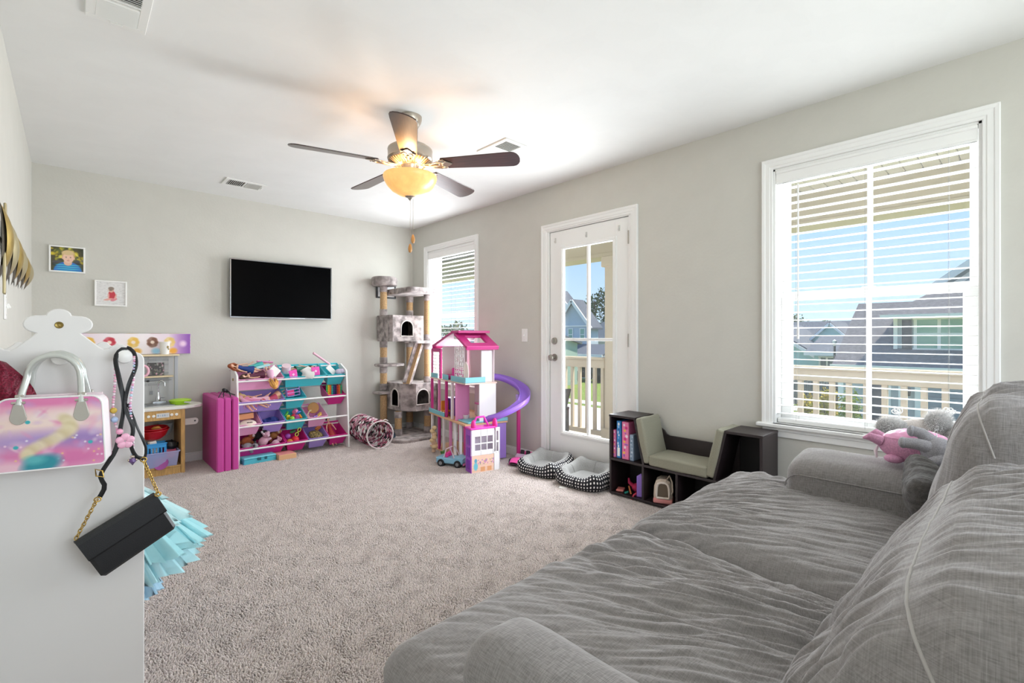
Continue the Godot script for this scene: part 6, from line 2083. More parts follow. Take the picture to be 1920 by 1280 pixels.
	for ring in 17:
		var t := (ring + 0.5) / 17.0
		for k in 26:
			var a := TAU * (k + 0.5 * (ring % 2)) / 26
			var rr := 0.131 + 0.006 * sin(ring * 1.3 + k)
			var c := ax * t + (u * cos(a) + v * sin(a)) * rr
			f.col = pal[rng.randi() % 8].srgb_to_linear()
			var tang := (-u * sin(a) + v * cos(a))
			var d := (tang * 0.8 + az * (0.6 if (ring + k) % 2 else -0.6)).normalized()
			var nrm := (u * cos(a) + v * sin(a))
			f.ball(c, V(0.024, 0.0065, 0.0105), Basis(d, nrm, d.cross(nrm)), 7, 4)
	var rag := M("rag_strips", Color.WHITE, 0.9)
	rag.vertex_color_use_as_albedo = true
	var ws := part(tn, "woven_strips", f, rag)
	ws.set_meta("kind", "stuff")
	for e in [0.0, 1.0]:
		var pts := []
		for i in 28:
			var a := TAU * i / 28
			pts.append(ax * e + (u * cos(a) + v * sin(a)) * 0.136)
		part(tn, "piping", MB.new().tube(pts, 0.007, 7, true), C("e9dede", 0.8))
	part(tn, "tie", MB.new().tube([V(0.02, 0.135, 0.004), V(0.05, 0.15, 0.01), V(0.075, 0.135, 0.02)], 0.005, 6).tube([V(0.0, -0.135, 0.004), V(0.02, -0.13, 0.03), V(0.05, -0.134, 0.035)], 0.005, 6), C("efe6e6", 0.8))
	# small dark bowl half behind the tunnel
	solo("pet_bowl", "dark blue pet bowl behind the woven tunnel's mouth", "bowl", MB.new().lathe([Vector2(0, 0), Vector2(0.07, 0), Vector2(0.062, 0.045), Vector2(0.058, 0.045), Vector2(0.05, 0.01), Vector2(0, 0.008)], 20), C("2f4355", 0.5), V(2.50, 0.0405, -4.62))

# ------------------------------------------------------------------ doll's house and what stands round it
func build_dolls() -> void:
	var hot := C("c93a8c", 0.4)
	var pink := C("e58fc2", 0.4)
	var white := C("f1eef0", 0.4)
	var tan_ := C("e3b48c", 0.5)
	var aqua := C("7fc3d2", 0.35)
	var lilac := C("a583d6", 0.4)
	var aq := C("8fd0dc", 0.3)
	var o := thing("doll_house", "three storey pink and white doll's house with purple spiral slide", "doll's house", V(2.51, 0, -3.29), atan2(0.975, 0.21))
	var W := 0.84
	var D := 0.36
	var box := func(nm: String, x0: float, x1: float, y0: float, y1: float, z0: float, z1: float, m: Material, bev := 0.003) -> MeshInstance3D:
		return part(o, nm, MB.new().bx(x0, x1, y0, y1, z0, z1, bev), m)
	# floors
	box.call("ground_slab", 0.0, 0.22, 0, 0.018, 0.0, D, tan_)
	box.call("ground_slab", 0.40, W, 0, 0.018, 0.0, D, tan_)
	box.call("deck", -0.02, W, 0.34, 0.358, -0.01, 0.42, tan_)
	box.call("deck", 0.0, W, 0.70, 0.715, 0.0, 0.32, C("efd0c4", 0.5))
	# posts under and between decks (x along the front, z towards the wall)
	for q in [[0.02, 0.0, 0.018, 0.34, hot], [0.12, 0.0, 0.018, 0.34, white], [0.24, 0.0, 0.018, 0.34, white], [0.34, 0.0, 0.018, 0.34, pink], [0.5, 0.0, 0.018, 0.34, white], [0.62, 0.0, 0.018, 0.34, hot], [0.80, 0.0, 0.018, 0.34, white], [0.80, 0.3, 0.018, 0.34, hot], [0.02, 0.32, 0.018, 0.34, lilac],
		[0.30, 0.0, 0.358, 0.70, white], [0.44, 0.0, 0.358, 0.70, hot], [0.62, 0.0, 0.358, 0.70, pink], [0.81, 0.0, 0.358, 0.70, hot], [0.81, 0.28, 0.358, 0.70, hot]]:
		box.call("post", q[0] - 0.012, q[0] + 0.012, q[2], q[3], q[1], q[1] + 0.024, q[4])
	box.call("side_wall", -0.012, 0.0, 0.018, 0.34, 0.24, 0.41, lilac)
	box.call("wall_panel", 0.0, 0.012, 0.358, 0.70, 0.14, 0.31, white)
	box.call("wall_panel", 0.2, 0.212, 0.358, 0.70, 0.0, 0.14, pink)
	box.call("back_wall", 0.0, 0.42, 0.358, 0.70, 0.30, 0.308, C("f3e1ea", 0.5))
	box.call("back_wall", 0.42, W, 0.018, 0.34, 0.33, 0.338, C("d9c7e3", 0.5))
	# top storey: bedroom with back wall, pink lattice side and white end column
	box.call("back_wall", 0.0, 0.62, 0.715, 1.03, 0.285, 0.293, C("f4e4ea", 0.5))
	box.call("wall_panel", 0.02, 0.032, 0.715, 1.0, 0.17, 0.29, white)
	box.call("wall_panel", 0.50, 0.512, 0.715, 1.03, 0.0, 0.26, C("efe2e6", 0.5))
	var f := MB.new()
	for x in [0.58, 0.79]:
		f.bx(x - 0.02, x + 0.02, 0.715, 1.0, 0.0, 0.02, 0.003)
	f.bx(0.58, 0.79, 0.975, 1.01, 0.0, 0.02, 0.003)
	part(o, "window_frame", f, hot)
	f = MB.new()
	for i in 8:
		f.bx(0.60, 0.77, 0.745 + i * 0.032, 0.751 + i * 0.032, 0.006, 0.014, 0.001)
	f.bx(0.60, 0.606, 0.73, 0.975, 0.004, 0.016, 0.001)
	f.bx(0.764, 0.77, 0.73, 0.975, 0.004, 0.016, 0.001)
	part(o, "lattice", f, white)
	# white climbing lattice at the front corner
	f = MB.new()
	for i in 6:
		f.bx(0.05 + i * 0.04, 0.054 + i * 0.04, 0.73, 1.06 - absf(i - 2.5) * 0.012, 0.012, 0.017, 0.001)
	for i in 9:
		f.bx(0.05, 0.254, 0.76 + i * 0.034, 0.764 + i * 0.034, 0.012, 0.017, 0.001)
	part(o, "climbing_lattice", f, C("f6f4f4", 0.4))
	f = MB.new()
	for i in 7:
		for k in 8:
			if (i * 5 + k * 3) % 4 != 0:
				var pts := []
				for a in 8:
					pts.append(V(0.065 + i * 0.028 + 0.011 * cos(TAU * a / 8), 0.77 + k * 0.036 + 0.011 * sin(TAU * a / 8), 0.01))
				f.tube(pts, 0.0025, 5, true)
	part(o, "lattice_scrolls", f, C("f6f4f4", 0.4))
	# pitched roof, ridge running from front to back
	var roof := func(x0: float, y0: float, x1: float, y1: float, z0: float, z1: float, hole: bool) -> void:
		var a := V(x0, y0, 0)
		var b := V(x1, y1, 0)
		var d := (b - a).normalized()
		var n := V(-d.y, d.x, 0)
		if n.y < 0: n = -n
		var L := a.distance_to(b)
		var bs := Basis(d, n, d.cross(n))
		var g := MB.new()
		g.xf = Transform3D(bs, V(x0, y0, 0))
		var q0 := z0 if d.cross(n).z > 0 else -z1
		var q1 := z1 if d.cross(n).z > 0 else -z0
		if hole:
			g.bx(0, L, -0.012, 0.012, q0, lerpf(q0, q1, 0.25), 0.004)
			g.bx(0, L, -0.012, 0.012, lerpf(q0, q1, 0.75), q1, 0.004)
			g.bx(0, L * 0.25, -0.0115, 0.0115, q0 + 0.01, q1 - 0.01, 0.004)
			g.bx(L * 0.75, L, -0.0115, 0.0115, q0 + 0.01, q1 - 0.01, 0.004)
		else:
			g.bx(0, L, -0.012, 0.012, q0, q1, 0.004)
		g.bx(-0.012, 0.004, -0.022, 0.016, q0, q1, 0.004)
		part(o, "roof", g, C("c2307f", 0.4))
	roof.call(0.72, 1.03, 0.24, 1.165, -0.02, 0.30, false)
	roof.call(-0.06, 1.03, 0.2, 1.15, -0.02, 0.30, true)
	box.call("ridge_cap", 0.1, 0.26, 1.155, 1.178, -0.02, 0.30, C("c2307f", 0.4))
	box.call("gable_bracket", 0.14, 0.23, 1.10, 1.13, -0.005, 0.01, white)
	# railings
	for q in [[0.0, 0.30, 0.715, 0.765, -0.006, 0.0], [0.36, 0.50, 0.715, 0.765, -0.006, 0.0], [0.62, 0.80, 0.715, 0.76, -0.006, 0.0], [0.44, 0.84, 0.358, 0.40, -0.012, -0.006]]:
		box.call("railing", q[0], q[1], q[2], q[3], q[4], q[5], aqua)
	box.call("railing", -0.006, 0.0, 0.715, 0.765, 0.0, 0.2, aqua)
	box.call("railing", -0.026, -0.02, 0.358, 0.39, 0.30, 0.42, aqua)
	box.call("pool", -0.015, 0.2, 0.358, 0.372, 0.02, 0.24, aq, 0.006)
	box.call("pool_water", 0.0, 0.18, 0.3722, 0.374, 0.035, 0.225, C("55c3cf", 0.1))
	# rooms
	f = MB.new().bx(0.34, 0.54, 0.715, 0.76, 0.03, 0.17, 0.012).bx(0.34, 0.36, 0.715, 0.83, 0.03, 0.17, 0.008)
	part(o, "bed", f, C("e0479f", 0.5))
	f = MB.new().bx(0.45, 0.58, 0.52, 0.53, 0.06, 0.2, 0.003).bx(0.45, 0.46, 0.358, 0.52, 0.06, 0.2, 0.003).bx(0.57, 0.58, 0.358, 0.52, 0.06, 0.2, 0.003).bx(0.45, 0.58, 0.56, 0.62, 0.18, 0.2, 0.004)
	part(o, "desk", f, C("8a5fc0", 0.4))
	f = MB.new().bx(0.46, 0.55, 0.40, 0.412, 0.0, 0.08, 0.004).bx(0.54, 0.552, 0.40, 0.50, 0.0, 0.08, 0.006)
	for x in [0.47, 0.54]:
		for z in [0.01, 0.07]:
			f.bx(x - 0.005, x + 0.005, 0.358, 0.40, z - 0.005, z + 0.005, 0.001)
	part(o, "chair", f, C("e08a2e", 0.4))
	box.call("cabinet", 0.06, 0.16, 0.358, 0.50, 0.2, 0.29, white)
	box.call("counter", 0.05, 0.2, 0.50, 0.515, 0.19, 0.3, C("e66fb0", 0.4))
	f = MB.new().bx(0.06, 0.17, 0.57, 0.68, 0.295, 0.299, 0.001)
	part(o, "picture", f, C("8f9bb0", 0.5))
	part(o, "pot", MB.new().lathe([Vector2(0, 0), Vector2(0.022, 0), Vector2(0.03, 0.05), Vector2(0.026, 0.05), Vector2(0.02, 0.008), Vector2(0, 0.008)], 14, V(0.19, 0.358, 0.1)), C("f1d5dc", 0.4))
	box.call("lift_door", 0.66, 0.74, 0.03, 0.31, 0.04, 0.05, C("47799a", 0.3))
	box.call("vanity", 0.06, 0.12, 0.715, 0.82, 0.2, 0.28, C("efe7ee", 0.4))
	part(o, "surfboard", MB.new().prism([Vector2(0, 0), Vector2(0.03, 0.02), Vector2(0.036, 0.08), Vector2(0.028, 0.15), Vector2(0.0, 0.185), Vector2(-0.028, 0.15), Vector2(-0.036, 0.08), Vector2(-0.03, 0.02)], 0.008, Transform3D(ry(0.3), V(0.03, 0.72, 0.02)), 0.003), C("f3e9e4", 0.4))
	# slide: a channel swept along a descending curve
	var cu := Curve3D.new()
	var org := o.transform.affine_inverse()
	var pts := [V(2.84, 0.735, -3.43), V(2.95, 0.72, -3.33), V(3.005, 0.68, -3.2), V(3.0, 0.62, -3.06), V(2.91, 0.55, -2.965), V(2.79, 0.48, -2.98), V(2.69, 0.42, -3.06), V(2.635, 0.385, -3.16)]
	for i in pts.size():
		var t: Vector3 = (pts[mini(i + 1, pts.size() - 1)] - pts[maxi(i - 1, 0)]) / 6.0
		cu.add_point(org * pts[i], org.basis * -t, org.basis * t)
	var L := cu.get_baked_length()
	var sec := [Vector2(-0.047, 0.045), Vector2(-0.043, 0.045), Vector2(-0.04, 0.006), Vector2(-0.02, 0.002), Vector2(0.02, 0.002), Vector2(0.04, 0.006), Vector2(0.043, 0.045), Vector2(0.047, 0.045), Vector2(0.046, -0.004), Vector2(0.0, -0.012), Vector2(-0.046, -0.004), Vector2(-0.047, 0.045)]
	part(o, "slide", MB.new().grid(48, 11, func(uu: float, vv: float) -> Vector3:
		var p := cu.sample_baked(uu * L, true)
		var q := cu.sample_baked(minf(uu * L + 0.01, L), true) - cu.sample_baked(maxf(uu * L - 0.01, 0), true)
		q.y = 0
		var sd := q.normalized().cross(Vector3.UP)
		var w: Vector2 = sec[int(round(vv * 11))]
		return p + sd * w.x + Vector3.UP * w.y), C("9a6fd6", 0.3))
	f = MB.new()
	f.bx(-0.014, 0.014, 0, 0.55, -0.014, 0.014, 0.003)
	var sp := part(o, "slide_post", f, C("c4307f", 0.4), "", org * V(2.965, 0, -3.09))
	part(sp, "clip", MB.new().bx(-0.02, 0.02, 0.53, 0.60, -0.02, 0.02, 0.004), C("b79be0", 0.4))
	# --- separate toys
	var k := thing("carry_case_house", "small white and purple toy house with pink carrying handle", "toy house", V(2.385, 0, -3.045), -0.225)
	var cw := 0.268
	part(k, "side_wall", MB.new().bx(0, 0.008, 0, 0.36, -0.11, 0, 0.002), C("a64fc8", 0.35))
	f = MB.new()
	for y in [0.03, 0.13, 0.23]:
		f.bx(-0.004, 0.0, y, y + 0.08, -0.085, -0.025, 0.002)
	part(k, "side_panel", f, C("8036b0", 0.3))
	part(k, "side_wall", MB.new().bx(cw - 0.008, cw, 0, 0.345, -0.11, 0, 0.002), white)
	part(k, "back_wall", MB.new().bx(0, cw, 0, 0.35, -0.11, -0.102, 0.002), C("efe6f2", 0.4))
	f = MB.new()
	for q in [[0.0, 0.035], [0.085, 0.093], [0.143, 0.151], [0.201, 0.216], [0.228, 0.236], [0.254, cw]]:
		f.bx(q[0], q[1], 0.145, 0.36, -0.008, 0, 0.001)
	f.bx(0.03, 0.21, 0.145, 0.185, -0.008, 0, 0.001)
	f.bx(0.03, 0.21, 0.235, 0.245, -0.0075, -0.0005, 0.001)
	f.bx(0.03, 0.21, 0.30, 0.36, -0.008, 0, 0.001)
	f.bx(0.214, cw, 0.0, 0.16, -0.008, 0, 0.001)
	f.bx(0.23, cw - 0.01, 0.235, 0.25, -0.0075, -0.0005, 0.001)
	f.bx(0.23, cw - 0.01, 0.33, 0.36, -0.0075, -0.0005, 0.001)
	part(k, "front_wall", f, white)
	var c := Cv.new(128, 96, h("efc9b4"))
	for y in 4:
		c.rect(0, 0.42 + y * 0.15, 1, 0.44 + y * 0.15, h("dba88e"))
	for i in 40:
		c.ell(0.28 + rng.randf() * 0.7, 0.38 + 0.12 * sin(i * 1.7), 0.022, 0.03, [h("c46fc0"), h("9a6fd0"), h("8fb46a"), h("e58fb8")][i % 4], 0.3)
	c.ell(0.18, 0.3, 0.06, 0.12, h("5fa6c6"), 0.2)
	c.ell(0.18, 0.62, 0.09, 0.22, h("6fc0d6"), 0.2)
	c.rect(0.4, 0.68, 0.6, 0.95, h("e3a577"))
	c.rect(0.7, 0.68, 0.9, 0.95, h("e3a577"))
	part(k, "printed_panel", board(0.205, 0.142, 0.006, 0.001), printed("case_print", c.tex()), "", V(0.108, 0.002, -0.006))
	f = MB.new().bx(-0.006, cw * 0.84, 0.358, 0.372, -0.115, 0.006, 0.004)
	f.tube([V(0.03, 0.37, -0.055), V(0.06, 0.42, -0.055), V(0.075, 0.45, -0.055), V(0.145, 0.452, -0.055), V(0.16, 0.42, -0.055), V(0.19, 0.37, -0.055)], 0.009, 8)
	part(k, "roof_and_handle", f, C("e83fb6", 0.35))
	f = MB.new()
	for x in [0.035, 0.235]:
		f.ball(V(x, 0.385, -0.03), V(0.02, 0.05, 0.03), Basis(), 14, 9)
	part(k, "roof_seat", f, C("f0329a", 0.35))
	# light blue jeep
	var j := thing("toy_jeep", "light blue toy jeep with pink roll bars beside the doll's house", "toy car", V(2.43, 0, -3.36), 0.45)
	f = MB.new().prism([Vector2(-0.13, 0.03), Vector2(0.12, 0.03), Vector2(0.13, 0.05), Vector2(0.13, 0.082), Vector2(0.05, 0.09), Vector2(0.04, 0.075), Vector2(-0.13, 0.078)], 0.13, Transform3D(ry(-PI / 2), V(0.065, 0, 0)), 0.006)
	part(j, "body", f, C("8fc3de", 0.35))
	f = MB.new()
	for x in [-0.05, 0.05]:
		f.tube([V(x, 0.08, -0.06), V(x * 0.85, 0.155, -0.04), V(x * 0.85, 0.158, 0.0), V(x, 0.08, 0.04)], 0.005, 7)
	f.tube([V(-0.042, 0.156, -0.03), V(0.042, 0.156, -0.03)], 0.005, 7)
	part(j, "roll_bar", f, C("f3dbe6", 0.35))
	part(j, "seat", MB.new().bx(-0.045, -0.005, 0.075, 0.12, -0.055, -0.03, 0.008).bx(0.005, 0.045, 0.075, 0.12, -0.055, -0.03, 0.008), C("e83a92", 0.4))
	part(j, "bumper", MB.new().bx(-0.06, 0.06, 0.022, 0.04, 0.125, 0.14, 0.004), C("e27fb4", 0.4))
	for x in [-0.062, 0.062]:
		for z in [-0.08, 0.08]:
			var wh := part(j, "wheel", MB.new().lathe([Vector2(0, -0.013), Vector2(0.03, -0.013), Vector2(0.033, -0.008), Vector2(0.033, 0.008), Vector2(0.03, 0.013), Vector2(0, 0.013)], 20, V(x, 0.033, z), Basis(Vector3.BACK, PI / 2)), C("1c1c20", 0.6))
			part(wh, "hub", MB.new().lathe([Vector2(0, -0.0145), Vector2(0.016, -0.0145), Vector2(0.016, 0.0145), Vector2(0, 0.0145)], 12, V(x, 0.033, z), Basis(Vector3.BACK, PI / 2)), C("9aa0a6", 0.3, 0.6))
	# pink convertible
	var car := thing("toy_convertible", "glossy pink toy convertible with black seats on the carpet", "toy car", V(2.93, 0, -3.0), 0.0)
	car.rotation.y = -PI / 2 + 0.30
	# body along z, nose towards +z; heights lofted
	f = MB.new().grid(30, 16, func(uu: float, vv: float) -> Vector3:
		var z := lerpf(-0.155, 0.165, uu)
		var e := pow(absf(uu * 2 - 1), 4.0)
		var w := 0.068 * (1.0 - 0.35 * e)
		var a := PI * vv
		var top := 0.066 + 0.010 * sin(uu * 9.0) - 0.02 * smoothstep(0.75, 1.0, uu) - 0.006 * e
		if uu > 0.28 and uu < 0.62 and absf(vv - 0.5) < 0.28:
			top *= 0.78
		return V(w * cos(a) * (1.0 if absf(cos(a)) < 0.9 else 1.0), 0.018 + (top - 0.018) * pow(sin(a), 0.38), z))
	f.bx(-0.06, 0.06, 0.014, 0.03, -0.14, 0.15, 0.006)
	part(car, "body", f, C("f05aa8", 0.18))
	f = MB.new().prism([Vector2(-0.05, 0.0), Vector2(0.05, 0.0), Vector2(0.042, 0.035), Vector2(-0.042, 0.035)], 0.003, Transform3D(eu(-0.75, 0, 0), V(0, 0.062, 0.05)), 0.0)
	var ws := M("windscreen", Color(0.9, 0.8, 0.9, 0.35), 0.1)
	ws.transparency = BaseMaterial3D.TRANSPARENCY_ALPHA
	part(car, "windscreen", f, ws)
	for x in [-0.028, 0.028]:
		part(car, "seat", MB.new().box(V(x, 0.075, -0.045), V(0.04, 0.06, 0.014), 0.008, eu(-0.25, 0, 0)), C("1b1a1e", 0.5))
	part(car, "rear_deck", MB.new().box(V(0, 0.068, -0.095), V(0.1, 0.02, 0.07), 0.008), C("f05aa8", 0.18))
	for x in [-0.062, 0.062]:
		for z in [-0.09, 0.10]:
			var wh := part(car, "wheel", MB.new().lathe([Vector2(0, -0.010), Vector2(0.026, -0.010), Vector2(0.029, -0.006), Vector2(0.029, 0.006), Vector2(0.026, 0.010), Vector2(0, 0.010)], 20, V(x, 0.029, z), Basis(Vector3.BACK, PI / 2)), C("19191c", 0.6))
			part(wh, "hub", MB.new().lathe([Vector2(0, -0.0115), Vector2(0.019, -0.0115), Vector2(0.019, 0.0115), Vector2(0, 0.0115)], 12, V(x, 0.029, z), Basis(Vector3.BACK, PI / 2)), C("8f9296", 0.3, 0.7))
	part(car, "grille", MB.new().bx(-0.035, 0.035, 0.02, 0.034, 0.156, 0.167, 0.003), C("1d1b20", 0.5))
	# figures and plant by the doll's house
	var fig := thing("toy_doll", "blonde curly haired standing doll at the doll's house corner", "doll", V(2.545, 0.018, -3.83))
	f = MB.new()
	for i in 7:
		f.ball(V(0.012 * sin(i * 2.1), 0.05 + i * 0.03, 0.012 * cos(i * 2.1)), V(0.03 - 0.001 * i, 0.022, 0.03 - 0.001 * i), Basis(), 10, 7)
	part(fig, "hair", f, C("e2c69a", 0.7))
	part(fig, "body", MB.new().lathe([Vector2(0, 0), Vector2(0.02, 0), Vector2(0.016, 0.05), Vector2(0.024, 0.1), Vector2(0.01, 0.2), Vector2(0, 0.24)], 12), C("d9b59a", 0.5))
	var pl := thing("toy_plant", "small toy plant in a tan pot before the doll's house", "toy plant", V(2.49, 0.0, -3.6))
	part(pl, "pot", MB.new().lathe([Vector2(0, 0), Vector2(0.02, 0), Vector2(0.024, 0.04), Vector2(0.02, 0.04), Vector2(0, 0.034)], 12), C("c59a5a", 0.6))
	f = MB.new()
	for i in 14:
		var a := i * 2.4
		f.ball(V(0.014 * cos(a), 0.048 + 0.002 * i, 0.014 * sin(a)), V(0.014, 0.004, 0.008), eu(0.5 * sin(a), a, 0.5), 7, 4)
	part(pl, "leaves", f, C("4f8f45", 0.6))

# ------------------------------------------------------------------ pet beds and the bench of shelves under the window
func pet_bed(label: String, at: Vector3, turn: float, hx: float, hz: float) -> void:
	var c := Cv.new(32, 32, h("1d1c22"))
	c.ell(0.5, 0.5, 0.24, 0.27, h("efece8"), 0.12)
	var dots := M("spotted_cotton", Color.WHITE, 0.9)
	if dots.albedo_texture == null:
		dots.albedo_texture = c.tex()
	var fleece := fabric("grey_fleece", h("b9b8b5"), 22.0, 0.25, 0.7)
	var o := thing("pet_bed", label, "pet bed", at, turn, "spotted pet beds")
	# ring section swept round a rounded rectangle; the front dips, the far corners peak
	var n := 0.5
	var runs := [0.0]
	var was := Vector2(hx, 0)
	for i in 720:
		var a := TAU * (i + 1) / 720
		var q := Vector2(hx * signf(cos(a)) * pow(absf(cos(a)), n), hz * signf(sin(a)) * pow(absf(sin(a)), n))
		runs.append(runs[i] + q.distance_to(was))
		was = q
	var ring := func(u: float) -> Array:
		var at_ := runs.bsearch(u * runs[720])
		var a := TAU * clampi(at_, 0, 720) / 720
		var cx := signf(cos(a)) * pow(absf(cos(a)), n)
		var cz := signf(sin(a)) * pow(absf(sin(a)), n)
		var peak := pow(absf(cos(a) * sin(a)) * 2.0, 3.0)
		var dip := smoothstep(0.3, 1.0, -cx) * (1.0 - peak)
		var hgt := 0.125 + 0.02 * peak * (1.0 if cx > 0 else 0.2) + 0.02 * smoothstep(0.0, 1.0, cx) - 0.035 * dip
		return [cx, cz, hgt]
	var make := func(sec: Array, uvs: Vector2) -> MB:
		return MB.new().grid(120, sec.size() - 1, func(u: float, v: float) -> Vector3:
			var r: Array = ring.call(u)
			var s: Vector2 = sec[int(round(v * (sec.size() - 1)))]
			var puff := 1.0 + 0.012 * sin(u * TAU * 9.0) * s.y
			return V(r[0] * (hx + s.x) * puff, r[2] * s.y, r[1] * (hz + s.x) * puff), false, uvs)
	part(o, "cover", make.call([Vector2(-0.02, 0.02), Vector2(0.0, 0.06), Vector2(0.018, 0.25), Vector2(0.024, 0.5), Vector2(0.018, 0.75), Vector2(0.0, 0.93), Vector2(-0.014, 0.99)], Vector2(58, 6)), dots)
	part(o, "lining", make.call([Vector2(-0.014, 0.99), Vector2(-0.03, 1.0), Vector2(-0.048, 0.93), Vector2(-0.066, 0.7), Vector2(-0.08, 0.45), Vector2(-0.095, 0.3)], Vector2.ONE), fleece)
	part(o, "cushion", MB.new().soft(V(0, 0.035, 0), V(hx - 0.07, 0.03, hz - 0.07), 0.025, Vector3i(12, 2, 12), func(p: Vector3, nn: Vector3) -> Vector3:
		return p + Vector3.UP * 0.01 * cos(p.x * 9) * cos(p.z * 9) * maxf(nn.y, 0)), fleece)

func build_bench() -> void:
	pet_bed("black spotted grey fleece pet bed beside the pink convertible", V(2.865, 0.004, -2.665), 0.12, 0.165, 0.185)
	pet_bed("black spotted grey fleece pet bed against the dark bench", V(2.865, 0.004, -2.235), 0.05, 0.17, 0.19)
	solo("fabric_label", "small white fabric label lying on the carpet before the pet bed", "label", MB.new().box(Vector3.ZERO, V(0.035, 0.004, 0.06), 0.001), C("e9e6e1", 0.8), V(2.655, 0.008, -2.29), eu(0.1, 0.5, 0.12))
	var wood := M("espresso_laminate", Color.html("2c2224"), 0.42)
	mottle(wood, ntex("woodgrain", 256, noise(0.02, 4, FastNoiseLite.TYPE_SIMPLEX, 71), [[0.0, gray(0.84)], [1.0, gray(1.0)]]), 1.0)
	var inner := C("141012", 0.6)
	var edge := C("4a4144", 0.35)
	var o := thing("bench_bookcase", "dark espresso reading bench with cubbies below and end towers", "bench", V(2.80, 0, -1.475))
	# local: x from the front back to the wall, z along it
	var d := 0.245
	var t := 0.016
	var B := func(nm: String, x0: float, x1: float, y0: float, y1: float, z0: float, z1: float, m: Material) -> void:
		part(o, nm, MB.new().bx(x0, x1, y0, y1, z0, z1, 0.0015), m)
	B.call("bottom_board", 0.0, d, 0.012, 0.012 + t, -0.51, 0.51, wood)
	B.call("seat_board", 0.0, d, 0.25, 0.25 + t, -0.51, 0.51, wood)
	for z in [-0.51, -0.242 - t / 2, -t / 2, 0.237 - t / 2, 0.51 - t]:
		B.call("divider", 0.001, d - 0.004, 0.028, 0.25, z, z + t, wood)
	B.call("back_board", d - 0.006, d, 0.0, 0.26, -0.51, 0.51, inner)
	for s in [-1.0, 1.0]:
		B.call("end_panel", 0.0, d, 0.266, 0.556, 0.51 * s, (0.51 - t) * s, wood)
		B.call("top_board", -0.002, d, 0.556, 0.572, 0.512 * s, 0.30 * s, wood)
		part(o, "slanted_panel", MB.new().bar(V(d / 2, 0.262, 0.238 * s), V(d / 2, 0.558, 0.305 * s), d - 0.002, t, 0.0015, V(0, 0.2, s)), wood)
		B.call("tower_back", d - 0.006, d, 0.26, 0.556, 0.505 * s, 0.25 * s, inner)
		# screw caps inside the towers
		var sc := MB.new()
		for y in [0.33, 0.42]:
			sc.cyl(V(0.12, y, (0.5 - t) * s), V(0.12, y, (0.497 - t) * s), 0.005, -1, 8)
		sc.cyl(V(d - 0.006, 0.43, 0.42 * s), V(d - 0.008, 0.43, 0.42 * s), 0.005, -1, 8)
		part(o, "screw_cap", sc, C("b9b4ae", 0.4))
	# low back with a scrolled shoulder at each end
	var poly := [Vector2(-0.3, 0.262), Vector2(0.3, 0.262)]
	for s in [1.0, -1.0]:
		var sh := [Vector2(0.3, 0.49), Vector2(0.24, 0.485), Vector2(0.215, 0.47), Vector2(0.195, 0.445), Vector2(0.17, 0.437)]
		if s < 0: sh.reverse()
		for q in sh:
			poly.append(Vector2(q.x * s, q.y))
	part(o, "seat_back", MB.new().prism(poly, 0.014, Transform3D(Basis(V(0, 0, 1), V(0, 1, 0), V(-1, 0, 0)), V(d, 0, 0)), 0.001), wood)
	var sage := fabric("sage_canvas", h("a3a18f"), 18.0, 0.08, 0.9)
	var cu := func(label: String, c: Vector3, hh: Vector3, b: Basis) -> void:
		var q := thing("bench_cushion", label, "cushion", V(2.80, 0, -1.475))
		part(q, "pad", MB.new().soft(c, hh, 0.016, Vector3i(8, 2, 10), func(p: Vector3, nn: Vector3) -> Vector3:
			var w := 0.006 * (1.0 - pow(p.x / hh.x, 2.0)) * (1.0 - pow(p.z / hh.z, 2.0))
			return p + nn * (w + 0.0015 * sin(p.x * 40 + p.z * 23)), b), sage)
		var pts := []
		for k in [[-1, -1], [1, -1], [1, 1], [-1, 1]]:
			pts.append(c + b * V(k[0] * (hh.x - 0.004), hh.y - 0.012, k[1] * (hh.z - 0.004)))
		part(q, "piping", MB.new().tube(pts, 0.0022, 6, true), C("8c8a79", 0.9))
	cu.call("sage seat cushion lying on the dark bench", V(0.118, 0.303, 0.0), V(0.122, 0.036, 0.198), Basis())
	var lean := func(s: float) -> Basis:
		var along := V(0, 0.296, 0.067 * s).normalized()
		var out := V(0, 0, -s)
		out = (out - along * out.dot(along)).normalized()
		return Basis(V(1, 0, 0), out, V(1, 0, 0).cross(out))
	cu.call("sage back cushion leaning on the bench's tower of books", V(0.118, 0.425, -0.243), V(0.122, 0.026, 0.152), lean.call(-1.0))
	cu.call("sage back cushion leaning on the bench's empty tower by the sofa", V(0.118, 0.425, 0.243), V(0.122, 0.026, 0.152), lean.call(1.0))
	# books and games in the left tower
	var x0 := 2.825
	var books := [[-1.966, 0.02, 0.195, "e87fb4", "thin pink picture box at the left of the bench tower"], [-1.938, 0.034, 0.262, "2f86cf", "tall blue game box in the bench tower"], [-1.894, 0.054, 0.262, "ee7fae", "tall pink doll box in the bench tower"], [-1.832, 0.03, 0.18, "8fa4bd", "grey blue plastic folder at the right of the bench tower"]]
